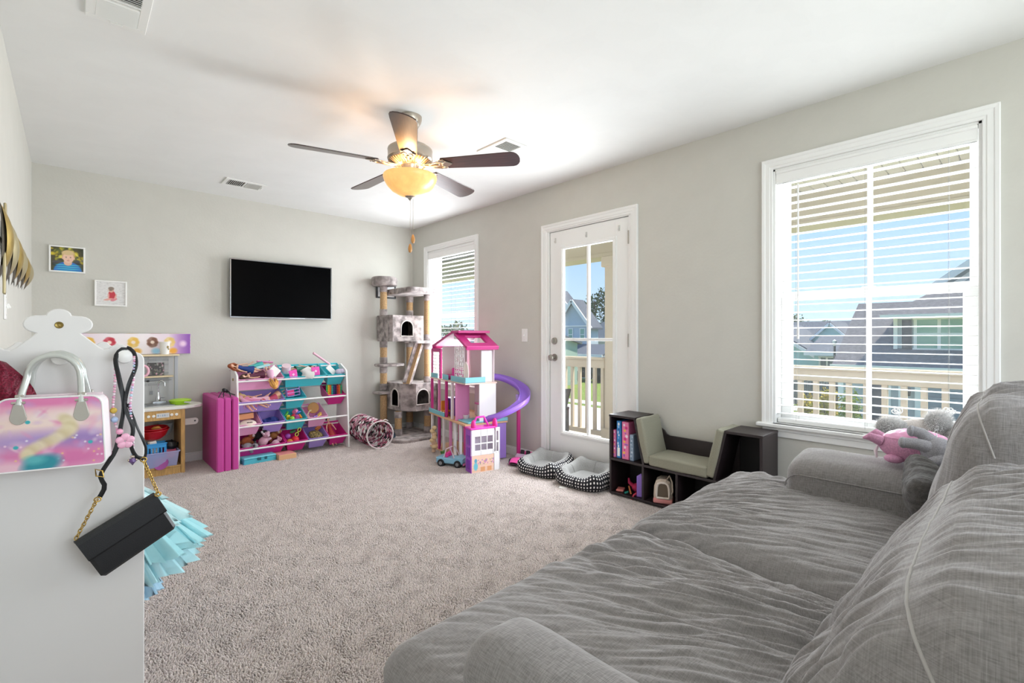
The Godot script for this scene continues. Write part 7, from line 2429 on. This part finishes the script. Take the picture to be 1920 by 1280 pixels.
	for i in 4:
		var q: Array = books[i]
		var bo := thing("game_box", q[4], "box", V(x0, 0.267, q[0]), 0, "boxes in the bench tower")
		part(bo, "box", MB.new().bx(0.0, 0.17, 0, q[2], 0, q[1], 0.002), C(q[3], 0.35))
		var c := Cv.new(32, 128, h(q[3]))
		for k in 12:
			var col: Color = [h("f6e3ee"), h("d9307e"), h("f2c84a"), h("9a5fc0")][k % 4] if i != 1 else [h("f4f6f8"), h("9fd0f4"), h("1f5fa6"), h("f4f6f8")][k % 4]
			if i == 3: col = [h("c3d0de"), h("6f86a4")][k % 2]
			c.ell(rng.randf_range(0.25, 0.75), 0.08 + k * 0.075, rng.randf_range(0.1, 0.3), rng.randf_range(0.015, 0.045), col, 0.3)
		if i == 1:
			c.rect(0.15, 0.72, 0.85, 0.96, h("f4f4f2"))
		part(bo, "printed_spine", board(q[1] - 0.004, q[2] - 0.004, 0.002, 0), printed("spine_%d" % i, c.tex()), "", V(-0.0005, 0.002, q[1] / 2), ry(-PI / 2))
	# odds and ends in the lower cubbies
	solo("toy_tablet", "purple toy tablet standing in the bench's first cubby", "toy", MB.new().prism([Vector2(-0.03, 0), Vector2(0.03, 0), Vector2(0.03, 0.11), Vector2(0.018, 0.15), Vector2(-0.004, 0.16), Vector2(-0.03, 0.14)], 0.02, Transform3D(), 0.005), C("9a78d6", 0.4), V(2.85, 0.029, -1.755), ry(-1.2))
	solo("toy_unicorn", "crimson plush toy heaped at the back of the bench's first cubby", "soft toy", MB.new().ball(V(0, 0.03, 0), V(0.04, 0.03, 0.035)).ball(V(0.0, 0.06, 0.03), V(0.022, 0.028, 0.02), eu(0.5, 0, 0.2)).tube([V(0, 0.03, -0.02), V(-0.02, 0.06, -0.05), V(-0.01, 0.085, -0.06)], [0.015, 0.012, 0.006], 8), C("c22c5e", 0.7), V(2.92, 0.029, -1.835))
	solo("toy_block", "coral flat toy block at the front of the bench's first cubby", "toy", MB.new().box(V(0, 0.008, 0), V(0.07, 0.014, 0.05), 0.003), C("d9807a", 0.5), V(2.86, 0.029, -1.93), ry(0.4))
	solo("toy_stick", "orange toy stick across the bench's first cubby", "toy", MB.new().cyl(V(-0.05, 0.01, 0), V(0.05, 0.028, 0.02), 0.006, -1, 8), C("e58f5a", 0.5), V(2.86, 0.029, -1.865), ry(0.9))
	solo("toy_ring", "small teal toy ring on the floor of the bench's first cubby", "toy", MB.new().tube([V(-0.02, 0.008, 0), V(0, 0.008, 0.016), V(0.02, 0.008, 0), V(0, 0.008, -0.016)], 0.006, 8, true), C("2fa89a", 0.4), V(2.835, 0.029, -1.865))
	solo("toy_ribbon", "red toy ribbon hanging over the edge of the bench's first cubby", "toy", MB.new().tube([V(0.03, 0.012, 0.02), V(0.0, 0.016, 0.0), V(-0.03, 0.01, -0.004), V(-0.045, -0.02, -0.01)], [0.008, 0.009, 0.006, 0.003], 6), C("c9354f", 0.5), V(2.845, 0.029, -1.79))
	solo("toy_lipstick", "pink toy tube beside the purple tablet in the bench's first cubby", "toy", MB.new().cyl(V(0, 0.008, 0), V(0.04, 0.012, 0.03), 0.008, -1, 10), C("ea7fb4", 0.4), V(2.83, 0.029, -1.80))
	# cream pet carrier
	var pc := thing("toy_pet_carrier", "cream and pink toy pet carrier in the bench's second cubby", "toy carrier", V(2.875, 0.028, -1.605), -1.15)
	var cream := C("d9c8b8", 0.55)
	var prof := []
	var hole := []
	for q in [[0.055, 0.0], [0.06, 0.05], [0.056, 0.11], [0.045, 0.145], [0.02, 0.16], [-0.02, 0.16], [-0.045, 0.145], [-0.056, 0.11], [-0.06, 0.05], [-0.055, 0.0]]:
		prof.append(Vector2(q[0], q[1]))
		hole.append(Vector2(q[0] * 0.68, 0.04 + q[1] * 0.62))
	part(pc, "shell", MB.new().prism(prof, -0.11, Transform3D(Basis(), V(0, 0, 0.05)), 0.012), cream)
	part(pc, "opening", MB.new().prism(hole, 0.004, Transform3D(Basis(), V(0, 0, 0.049)), 0.0), C("6a5d4e", 0.8))
	var rim := []
	for p in hole:
		rim.append(V(p.x, p.y, 0.054))
	part(pc, "rim", MB.new().tube(rim, 0.008, 8, true), C("e9ddd2", 0.5))
	part(pc, "base_band", MB.new().soft(V(0, 0.018, 0.0), V(0.062, 0.017, 0.058), 0.012, Vector3i(4, 2, 4)), C("d98f8c", 0.55))
	part(pc, "strap", MB.new().tube([V(0.02, 0.15, 0.02), V(0.04, 0.185, 0.03), V(0.058, 0.15, 0.05), V(0.062, 0.09, 0.055), V(0.055, 0.07, 0.05)], 0.005, 7), C("cdbfae", 0.6))

# ------------------------------------------------------------------ sofa and the soft toys on it
func m_sofa() -> StandardMaterial3D:
	if mats.has("sofa_linen"):
		return mats["sofa_linen"]
	var m := M("sofa_linen", Color.html("a09b9a"), 0.92)
	var r := RandomNumberGenerator.new()
	r.seed = 99
	var n := 512
	var im := Image.create(n, n, false, Image.FORMAT_L8)
	var rows := []
	var cols := []
	for i in n:
		rows.append(r.randf()); cols.append(r.randf())
	# slubby cross weave: short bright and dark threads both ways
	var a := noise(0.011, 2, FastNoiseLite.TYPE_SIMPLEX, 5)
	for y in n:
		for x in n:
			var t: float = a.get_noise_2d(x * 0.6, y * 9.0 + rows[y] * 40.0) * 0.5 + a.get_noise_2d(x * 9.0 + cols[x] * 40.0, y * 0.6 + 900) * 0.5
			var w: float = 0.88 + 0.22 * t + 0.08 * (rows[y] - 0.5) + 0.08 * (cols[x] - 0.5)
			im.set_pixel(x, y, gray(clampf(w, 0.0, 1.0)))
	var tex := ImageTexture.create_from_image(im)
	mottle(m, tex, 8.0)
	relief(m, tex, 0.03)
	m.rim_enabled = true
	m.rim = 0.8
	return m

func crease(f: FastNoiseLite, a: float, b: float) -> float:
	# rounded folds that meet in pinched valleys, a finer set over a broad one
	var n := absf(f.get_noise_2d(a, b)) * 2.0
	var k := absf(f.get_noise_2d(a * 2.1 + 31.0, b * 1.6)) * 2.0
	var g := f.get_noise_2d(a * 0.4 + 71.0, b * 0.6)
	return 0.7 * minf(n, 1.0) + 0.35 * minf(k, 1.0) + 0.6 * g - 0.5

func build_sofa() -> void:
	var lin := m_sofa()
	var f := noise(1.0, 2, FastNoiseLite.TYPE_SIMPLEX_SMOOTH, 17)
	var o := thing("sofa", "grey linen two seat sofa with rumpled cushions under the window", "sofa", V(1.44, 0, -0.4))
	var s := V(-1.44, 0, 0.4)
	part(o, "base", MB.new().soft(V(1.42, 0.175, -0.36) + s, V(0.93, 0.115, 0.46), 0.03, Vector3i(8, 2, 6)), lin)
	for x in [0.56, 2.28]:
		for z in [-0.74, 0.06]:
			part(o, "foot", MB.new().lathe([Vector2(0, 0), Vector2(0.02, 0), Vector2(0.03, 0.07), Vector2(0, 0.07)], 12, V(x, 0, z) + s), C("2a211d", 0.5))
	part(o, "back_frame", MB.new().soft(V(1.42, 0.42, 0.20) + s, V(0.94, 0.36, 0.09), 0.05, Vector3i(12, 4, 3)), lin)
	# arms: padded tops, rounded front
	for q in [[0.555, 0.165, 0.0], [2.265, 0.23, 0.03]]:
		var hw: float = q[1] / 2
		part(o, "arm", MB.new().soft(V(q[0], 0.335, -0.24) + s, V(hw, 0.28, 0.42), 0.055, Vector3i(8, 10, 16), func(p: Vector3, nn: Vector3) -> Vector3:
			var up := smoothstep(0.1, 0.28, p.y)
			var r := p
			r.y += up * (0.012 * (1.0 - pow(p.x / hw, 2.0)) + q[2] * smoothstep(-1.0, 1.0, p.x / hw))
			r.y -= 0.012 * up * pow(smoothstep(-0.28, -0.42, p.z), 2.0)
			return r + nn * 0.002 * f.get_noise_2d(p.x * 14 + p.y * 6, p.z * 9)), lin)
		var sx: float = 1.0 if q[0] < 1.0 else -1.0
		# piping along the inner edge of the arm's top panel
		var pts := []
		for i in 14:
			var z := lerpf(0.12, -0.60, i / 13.0)
			pts.append(V(q[0] + sx * (hw + 0.001), 0.565, z) + s)
		for i in 6:
			var a := PI / 2 * i / 5.0
			pts.append(V(q[0] + sx * (hw - 0.003), 0.565 - 0.055 * (1.0 - cos(a)), -0.60 - 0.055 * sin(a)) + s)
		part(o, "arm_piping", MB.new().tube(pts, 0.0028, 6), lin)
	# seat cushions
	var seat := func(x0: float, x1: float, top: float, crown: float, fan: Vector2, amp: float, sd: float, near: bool) -> void:
		var c := V((x0 + x1) / 2, top - 0.095, -0.57)
		var hh := V((x1 - x0) / 2, 0.095, 0.385)
		part(o, "seat_cushion", MB.new().soft(c + s, hh, 0.055, Vector3i(170, 8, 110), func(p: Vector3, nn: Vector3) -> Vector3:
			var w := p + c
			var u := p.x / hh.x
			var v := p.z / hh.z
			var up := clampf(nn.y, 0.0, 1.0)
			var bulge := crown * (1.0 - pow(absf(u), 2.6)) * (1.0 - pow(absf(v), 3.0))
			var d := Vector2(w.x, w.z) - fan
			var th := atan2(d.x, -d.y if not near else -d.y)
			var rr := d.length()
			var mask := 0.22 + 0.78 * smoothstep(0.75, 1.2, w.x) if near else 0.45 + 0.55 * smoothstep(-0.2, 0.6, -v)
			mask *= 1.0 - 0.55 * smoothstep(0.85, 1.0, absf(v))
			var cr := crease(f, th * sd, rr * 2.3 + sd) * amp * mask
			var side := (1.0 - up) * 0.006 * f.get_noise_2d(w.x * 9.0 + w.y * 14.0, w.y * 16.0 + w.z * 5.0)
			var sag := 0.008 * f.get_noise_2d(w.x * 2.3 + 9.0, w.z * 2.6) * up
			var puff := (1.0 - up) * 0.018 * (1.0 - pow(p.y / hh.y, 2.0)) * (1.0 if absf(nn.y) < 0.99 else 0.0)
			return p + Vector3.UP * (bulge + sag) * up + nn * (cr * (0.3 + 0.7 * up) + side + puff)), lin)
		var pts := []
		for i in 40:
			var t := i / 39.0
			pts.append(V(lerpf(x0 + 0.03, x1 - 0.03, t), top - 0.15, -0.957 - 0.008 * sin(t * 3.1)) + s)
		part(o, "seat_piping", MB.new().tube(pts, 0.004, 6), lin)
	seat.call(0.50, 1.445, 0.455, 0.03, Vector2(1.62, 0.55), 0.022, 17.0, true)
	seat.call(1.465, 2.425, 0.465, 0.035, Vector2(1.15, -1.75), 0.020, 18.0, false)
	# back cushions: a section run along x, closing at both ends, creased over the top
	var back := func(x0: float, x1: float, sec: Array, sd: float, amp: float) -> void:
		var cu := Curve2D.new()
		for i in sec.size():
			var t: Vector2 = (sec[mini(i + 1, sec.size() - 1)] - sec[maxi(i - 1, 0)]) / 6.0
			cu.add_point(sec[i], -t, t)
		var L := cu.get_baked_length()
		var mid := Vector2(0.04, 0.62)
		var surf := func(uu: float, vv: float) -> Vector3:
			var e := absf(uu * 2 - 1)
			var k := pow(1.0 - pow(e, 9.0), 0.42)
			var x := lerpf(x0, x1, uu)
			var p := cu.sample_baked(vv * L)
			var q := mid + (p - mid) * k
			var out := (p - mid).normalized()
			var w := crease(f, x * 20.0 + 1.6 * sin(vv * 3.0 + x * 5.0) + sd, vv * 3.4 + sd) * amp * (0.35 + 0.65 * k) * smoothstep(0.0, 0.12, vv) * (0.6 + 0.4 * sin(vv * 9.0 + x * 4.0 + sd))
			w += 0.012 * f.get_noise_2d(x * 3.0 + sd, vv * 4.0)
			# two lengthwise seams draw the cloth in
			for sv in [0.47, 0.60]:
				w = lerpf(w, -0.004, 0.8 * exp(-pow((vv - sv) / 0.022, 2.0)))
			return V(x, q.y + out.y * w, q.x + out.x * w) + s
		part(o, "back_cushion", MB.new().grid(250, 90, surf), lin)
		for sv in [0.47, 0.60]:
			var pts := []
			for i in 140:
				pts.append(surf.call(lerpf(0.03, 0.97, i / 139.0), sv))
			part(o, "seam", MB.new().tube(pts, 0.0022, 5), C("b3afac", 0.9))
	back.call(0.60, 1.44, [Vector2(-0.10, 0.42), Vector2(-0.235, 0.44), Vector2(-0.275, 0.50), Vector2(-0.232, 0.583), Vector2(-0.186, 0.688), Vector2(-0.145, 0.765), Vector2(-0.105, 0.825), Vector2(-0.05, 0.87), Vector2(0.03, 0.892), Vector2(0.12, 0.86), Vector2(0.18, 0.75), Vector2(0.20, 0.60), Vector2(0.16, 0.45)], 3.0, 0.030)
	back.call(1.455, 2.15, [Vector2(-0.06, 0.44), Vector2(-0.16, 0.46), Vector2(-0.185, 0.55), Vector2(-0.165, 0.68), Vector2(-0.135, 0.80), Vector2(-0.11, 0.89), Vector2(-0.085, 0.945), Vector2(-0.045, 0.98), Vector2(0.03, 0.99), Vector2(0.11, 0.95), Vector2(0.16, 0.82), Vector2(0.18, 0.62), Vector2(0.14, 0.45)], 8.0, 0.026)
	# dark velvet pillow tucked by the far arm
	var velvet := fabric("charcoal_velvet", h("5c5856"), 9.0, 0.08, 0.7)
	solo("throw_pillow", "dark grey velvet pillow tucked beside the far arm", "pillow", MB.new().soft(Vector3.ZERO, V(0.19, 0.125, 0.052), 0.045, Vector3i(40, 26, 8), func(p: Vector3, nn: Vector3) -> Vector3:
		var u := p.x / 0.19
		var v := p.y / 0.125
		var k := (1.0 - pow(absf(u), 3.0)) * (1.0 - pow(absf(v), 3.0))
		var r := p
		r.z *= 0.55 + 0.75 * k
		r.y += 0.018 * pow(absf(u), 3.0) * signf(v)
		return r + nn * 0.006 * f.get_noise_2d(p.x * 16.0 + 5.0, p.y * 24.0 + p.z * 10.0)), velvet, V(1.93, 0.60, -0.165), eu(-0.42, 0.12, 0.04))
	# --- soft toys on the far arm and the sill behind
	var pig := thing("plush_pig", "shiny pink pillow pig lying on the sofa's far arm", "soft toy", V(2.29, 0.655, -0.255))
	var pk := fabric("pink_plush", h("eba9cd"), 16.0, 0.1, 0.8)
	part(pig, "body", MB.new().ball(V(0, 0.058, 0), V(0.075, 0.062, 0.115), Basis(), 30, 18), pk)
	var top := MB.new().grid(40, 10, func(u: float, v: float) -> Vector3:
		var a := TAU * u
		var e := lerpf(0.5, 1.45, v)
		return V(cos(a) * cos(e) * 0.076, 0.058 + sin(e) * 0.066 + 0.003 * sin(a * 9) * sin(v * 14.0), sin(a) * cos(e) * 0.115), true)
	part(pig, "satin_top", top, M("pink_satin", Color.html("eca6cc"), 0.25))
	for q in [["ear", [V(-0.03, 0.07, -0.10), V(-0.045, 0.085, -0.135), V(-0.04, 0.075, -0.155)]], ["ear", [V(0.03, 0.07, -0.10), V(0.04, 0.09, -0.13), V(0.04, 0.08, -0.15)]], ["tail", [V(-0.04, 0.05, 0.07), V(-0.075, 0.055, 0.09), V(-0.095, 0.045, 0.10)]]]:
		part(pig, q[0], MB.new().tube(q[1], [0.02, 0.015, 0.004], 8), pk)
	part(pig, "paw", MB.new().ball(V(-0.055, 0.014, 0.03), V(0.03, 0.016, 0.03)).ball(V(-0.05, 0.014, -0.06), V(0.03, 0.016, 0.03)), pk)
	part(pig, "fringe", MB.new().tube([V(-0.02, 0.05, -0.112), V(-0.03, 0.03, -0.118), V(-0.03, 0.005, -0.115)], [0.004, 0.006, 0.004], 6), C("f0dfe6", 0.8))
	var el := thing("plush_elephant", "small grey plush elephant tumbled over in front of the pink pig", "soft toy", V(2.22, 0.645, -0.19))
	var gr := fabric("grey_plush", h("c2c0c6"), 20.0, 0.12, 0.75)
	var b := MB.new()
	b.ball(V(0.0, 0.075, 0.0), V(0.045, 0.052, 0.05), eu(0.3, 0, 0.4), 18, 12)
	b.ball(V(0.0, 0.03, 0.045), V(0.036, 0.032, 0.036), Basis(), 16, 10)
	b.tube([V(-0.02, 0.09, -0.02), V(-0.04, 0.10, -0.055), V(-0.045, 0.10, -0.085)], [0.024, 0.02, 0.018], 10)
	b.tube([V(0.0, 0.11, -0.02), V(-0.01, 0.135, -0.045), V(-0.015, 0.14, -0.065)], [0.024, 0.02, 0.018], 10)
	b.ball(V(-0.046, 0.10, -0.09), V(0.02, 0.02, 0.014)).ball(V(-0.016, 0.14, -0.07), V(0.02, 0.02, 0.014))
	b.tube([V(-0.03, 0.06, 0.02), V(-0.05, 0.045, -0.01), V(-0.055, 0.035, -0.03)], [0.02, 0.017, 0.015], 10)
	part(el, "body", b, gr)
	part(el, "ear", MB.new().ball(V(-0.028, 0.035, 0.06), V(0.012, 0.03, 0.028), eu(0, 0.4, 0.2)).ball(V(0.03, 0.04, 0.06), V(0.012, 0.03, 0.028), eu(0, -0.4, 0.2)), gr)
	part(el, "trunk", MB.new().tube([V(-0.01, 0.02, 0.075), V(-0.03, 0.008, 0.09), V(-0.055, 0.012, 0.085)], [0.014, 0.011, 0.008], 8), gr)
	part(el, "tail_tag", MB.new().box(V(0.012, 0.125, -0.005), V(0.016, 0.02, 0.002), 0.0005), C("f0efee", 0.6))
	part(el, "bow", MB.new().ball(V(0.02, 0.05, 0.085), V(0.02, 0.028, 0.016), eu(0.2, 0.3, 0.4)).ball(V(0.035, 0.02, 0.09), V(0.018, 0.022, 0.016), eu(0, 0.3, -0.5)), C("e0662f", 0.7))
	solo("plush_ball", "small crimson plush lump beside the elephant on the arm", "soft toy", MB.new().ball(V(0, 0.022, 0), V(0.03, 0.022, 0.03)), fabric("crimson_plush", h("c23a5c"), 20.0), V(2.20, 0.648, -0.115))
	var fb := thing("shaggy_plush", "shaggy grey and cream plush dog lying along the window sill", "soft toy", V(2.975, 0.6105, -0.30))
	var cream := fabric("cream_plush", h("e3dbd6"), 18.0, 0.12, 0.8)
	var sh := fabric("shaggy_grey", h("d6d4d2"), 18.0, 0.2, 0.55)
	part(fb, "body", MB.new().ball(V(0.0, 0.06, 0.0), V(0.05, 0.06, 0.12), Basis(), 20, 12), cream)
	part(fb, "head", MB.new().ball(V(-0.01, 0.11, 0.045), V(0.05, 0.055, 0.05), Basis(), 18, 12), sh)
	part(fb, "leg", MB.new().tube([V(-0.015, 0.07, -0.07), V(-0.03, 0.075, -0.115), V(-0.035, 0.07, -0.15)], [0.03, 0.036, 0.038], 12).ball(V(-0.035, 0.07, -0.155), V(0.038, 0.038, 0.03)), sh)
	part(fb, "leg", MB.new().tube([V(-0.015, 0.05, 0.08), V(-0.035, 0.055, 0.11), V(-0.04, 0.055, 0.13)], [0.034, 0.036, 0.036], 12).ball(V(-0.04, 0.055, 0.135), V(0.036, 0.036, 0.028)), sh)
	fur(fb, V(-0.01, 0.11, 0.045), V(0.05, 0.055, 0.05), 2600, C("f2f0ee", 0.9), 1)
	fur(fb, V(-0.03, 0.072, -0.13), V(0.04, 0.04, 0.055), 2200, C("e9e7e5", 0.9), 2)
	fur(fb, V(-0.038, 0.055, 0.12), V(0.038, 0.038, 0.045), 1500, C("efedeb", 0.9), 3)
	for q in [[V(2.97, 0.745, -0.40), 0.4, "white ribbon bow standing behind the shaggy plush dog's body"], [V(2.985, 0.765, -0.22), -0.3, "white ribbon bow behind the shaggy plush dog's head"]]:
		var bow := MB.new()
		for k in 3:
			var a: float = q[1] + (k - 1) * 0.7
			var pts := []
			for i in 10:
				var t := TAU * i / 10
				var rr := 0.018 * (1.0 - cos(t)) / 2.0 * 1.6
				pts.append(V(0.004 * sin(t), rr * cos(a) + 0.008 * sin(t) * sin(a), -rr * sin(a) + 0.010 * sin(t) * cos(a)))
			bow.tube(pts, 0.003, 5, true)
		bow.tube([V(0, 0, 0), V(0, -0.02, 0.004), V(0, -0.045, 0.0)], [0.003, 0.003, 0.002], 5)
		solo("ribbon_bow", q[2], "ribbon", bow, C("f3f1ef", 0.5), q[0])

func fur(p: Node3D, c: Vector3, r: Vector3, n: int, m: Material, sd: int) -> void:
	var q := MB.new()
	q.sg(-1)
	q.tri(V(-0.0009, 0, 0), V(0.0009, 0, 0), V(0.0004, 0.02, 0.004))
	var mm := MultiMesh.new()
	mm.transform_format = MultiMesh.TRANSFORM_3D
	mm.mesh = q.done()
	mm.instance_count = n
	var g := RandomNumberGenerator.new()
	g.seed = sd
	for i in n:
		var d := Vector3(g.randfn(), g.randfn(), g.randfn()).normalized()
		var up := (d / r).normalized() + V(g.randf_range(-0.5, 0.5), g.randf_range(-0.6, 0.3), g.randf_range(-0.5, 0.5))
		up = up.normalized()
		var x := up.cross(V(0.3, 0.8, 0.5)).normalized()
		mm.set_instance_transform(i, Transform3D(Basis(x, up, x.cross(up)), c + d * r * 0.98))
	var o := MultiMeshInstance3D.new()
	o.name = "fur"
	o.multimesh = mm
	o.material_override = m
	p.add_child(o, true)
	o.set_meta("kind", "stuff")

# ------------------------------------------------------------------ carpet pile
func build_floor_pile() -> void:
	# squares of twisted tufts, laid edge to edge over the floor the room shows
	var side := 0.3
	var mm_list := []
	var r := RandomNumberGenerator.new()
	var f := noise(7.0, 2, FastNoiseLite.TYPE_SIMPLEX, 23)
	var pile := M("carpet_pile", Color.WHITE, 0.95)
	pile.vertex_color_use_as_albedo = true
	pile.rim_enabled = true
	pile.rim = 0.3
	var meshes := []
	var base := h("dacfca").srgb_to_linear()
	for k in 3:
		r.seed = 100 + k
		var verts := PackedVector3Array()
		var norms := PackedVector3Array()
		var cols := PackedColorArray()
		var idx := PackedInt32Array()
		var n := 46
		for i in n:
			for j in n:
				var p := V((i + r.randf()) / n * side - side / 2, 0, (j + r.randf()) / n * side - side / 2)
				var hh := r.randf_range(0.006, 0.0105)
				var rad := r.randf_range(0.0026, 0.0042)
				var lean := V(f.get_noise_2d(p.x + k * 5, p.z) * 0.006 + r.randf_range(-0.004, 0.004), 0, f.get_noise_2d(p.x + 40, p.z + k * 7) * 0.006 + r.randf_range(-0.004, 0.004))
				var tone := r.randf_range(0.80, 1.0)
				var c := Color(base.r * tone, base.g * tone * r.randf_range(0.97, 1.0), base.b * tone * r.randf_range(0.96, 1.01))
				var v0 := verts.size()
				var a0 := r.randf() * TAU
				for ring in 2:
					for q in 5:
						var a := a0 + TAU * q / 5 + ring * 0.5
						var d := V(cos(a), 0, sin(a))
						verts.append(p + d * rad * (1.0 if ring == 0 else 0.85) + lean * (0.0 if ring == 0 else 0.6) + V(0, hh * 0.62 * ring, 0))
						norms.append((d + V(0, 0.3 + 0.4 * ring, 0)).normalized())
						cols.append(c)
				verts.append(p + lean + V(0, hh, 0))
				norms.append(Vector3.UP)
				cols.append(c)
				for q in 5:
					var w := (q + 1) % 5
					idx.append_array([v0 + q, v0 + 5 + w, v0 + 5 + q, v0 + q, v0 + w, v0 + 5 + w, v0 + 5 + q, v0 + 5 + w, v0 + 10])
		var arr := []
		arr.resize(Mesh.ARRAY_MAX)
		arr[Mesh.ARRAY_VERTEX] = verts
		arr[Mesh.ARRAY_NORMAL] = norms
		arr[Mesh.ARRAY_COLOR] = cols
		arr[Mesh.ARRAY_INDEX] = idx
		var am := ArrayMesh.new()
		am.add_surface_from_arrays(Mesh.PRIMITIVE_TRIANGLES, arr)
		meshes.append(am)
	var spots := [[], [], []]
	r.seed = 9
	var z := -DZ + 0.15
	while z < 0.4:
		var x := LX + 0.15
		while x < RX:
			spots[r.randi() % 3].append(Transform3D(ry(PI / 2 * (r.randi() % 4)), V(minf(x, RX - 0.15), 0, z)))
			x += side
		z += side
	for k in 3:
		var mm := MultiMesh.new()
		mm.transform_format = MultiMesh.TRANSFORM_3D
		mm.mesh = meshes[k]
		mm.instance_count = spots[k].size()
		for i in spots[k].size():
			mm.set_instance_transform(i, spots[k][i])
		var o := MultiMeshInstance3D.new()
		o.name = "carpet_pile" if k == 0 else "carpet_pile_%03d" % k
		o.multimesh = mm
		o.material_override = pile
		get_node("floor").add_child(o)
		o.set_meta("kind", "stuff")
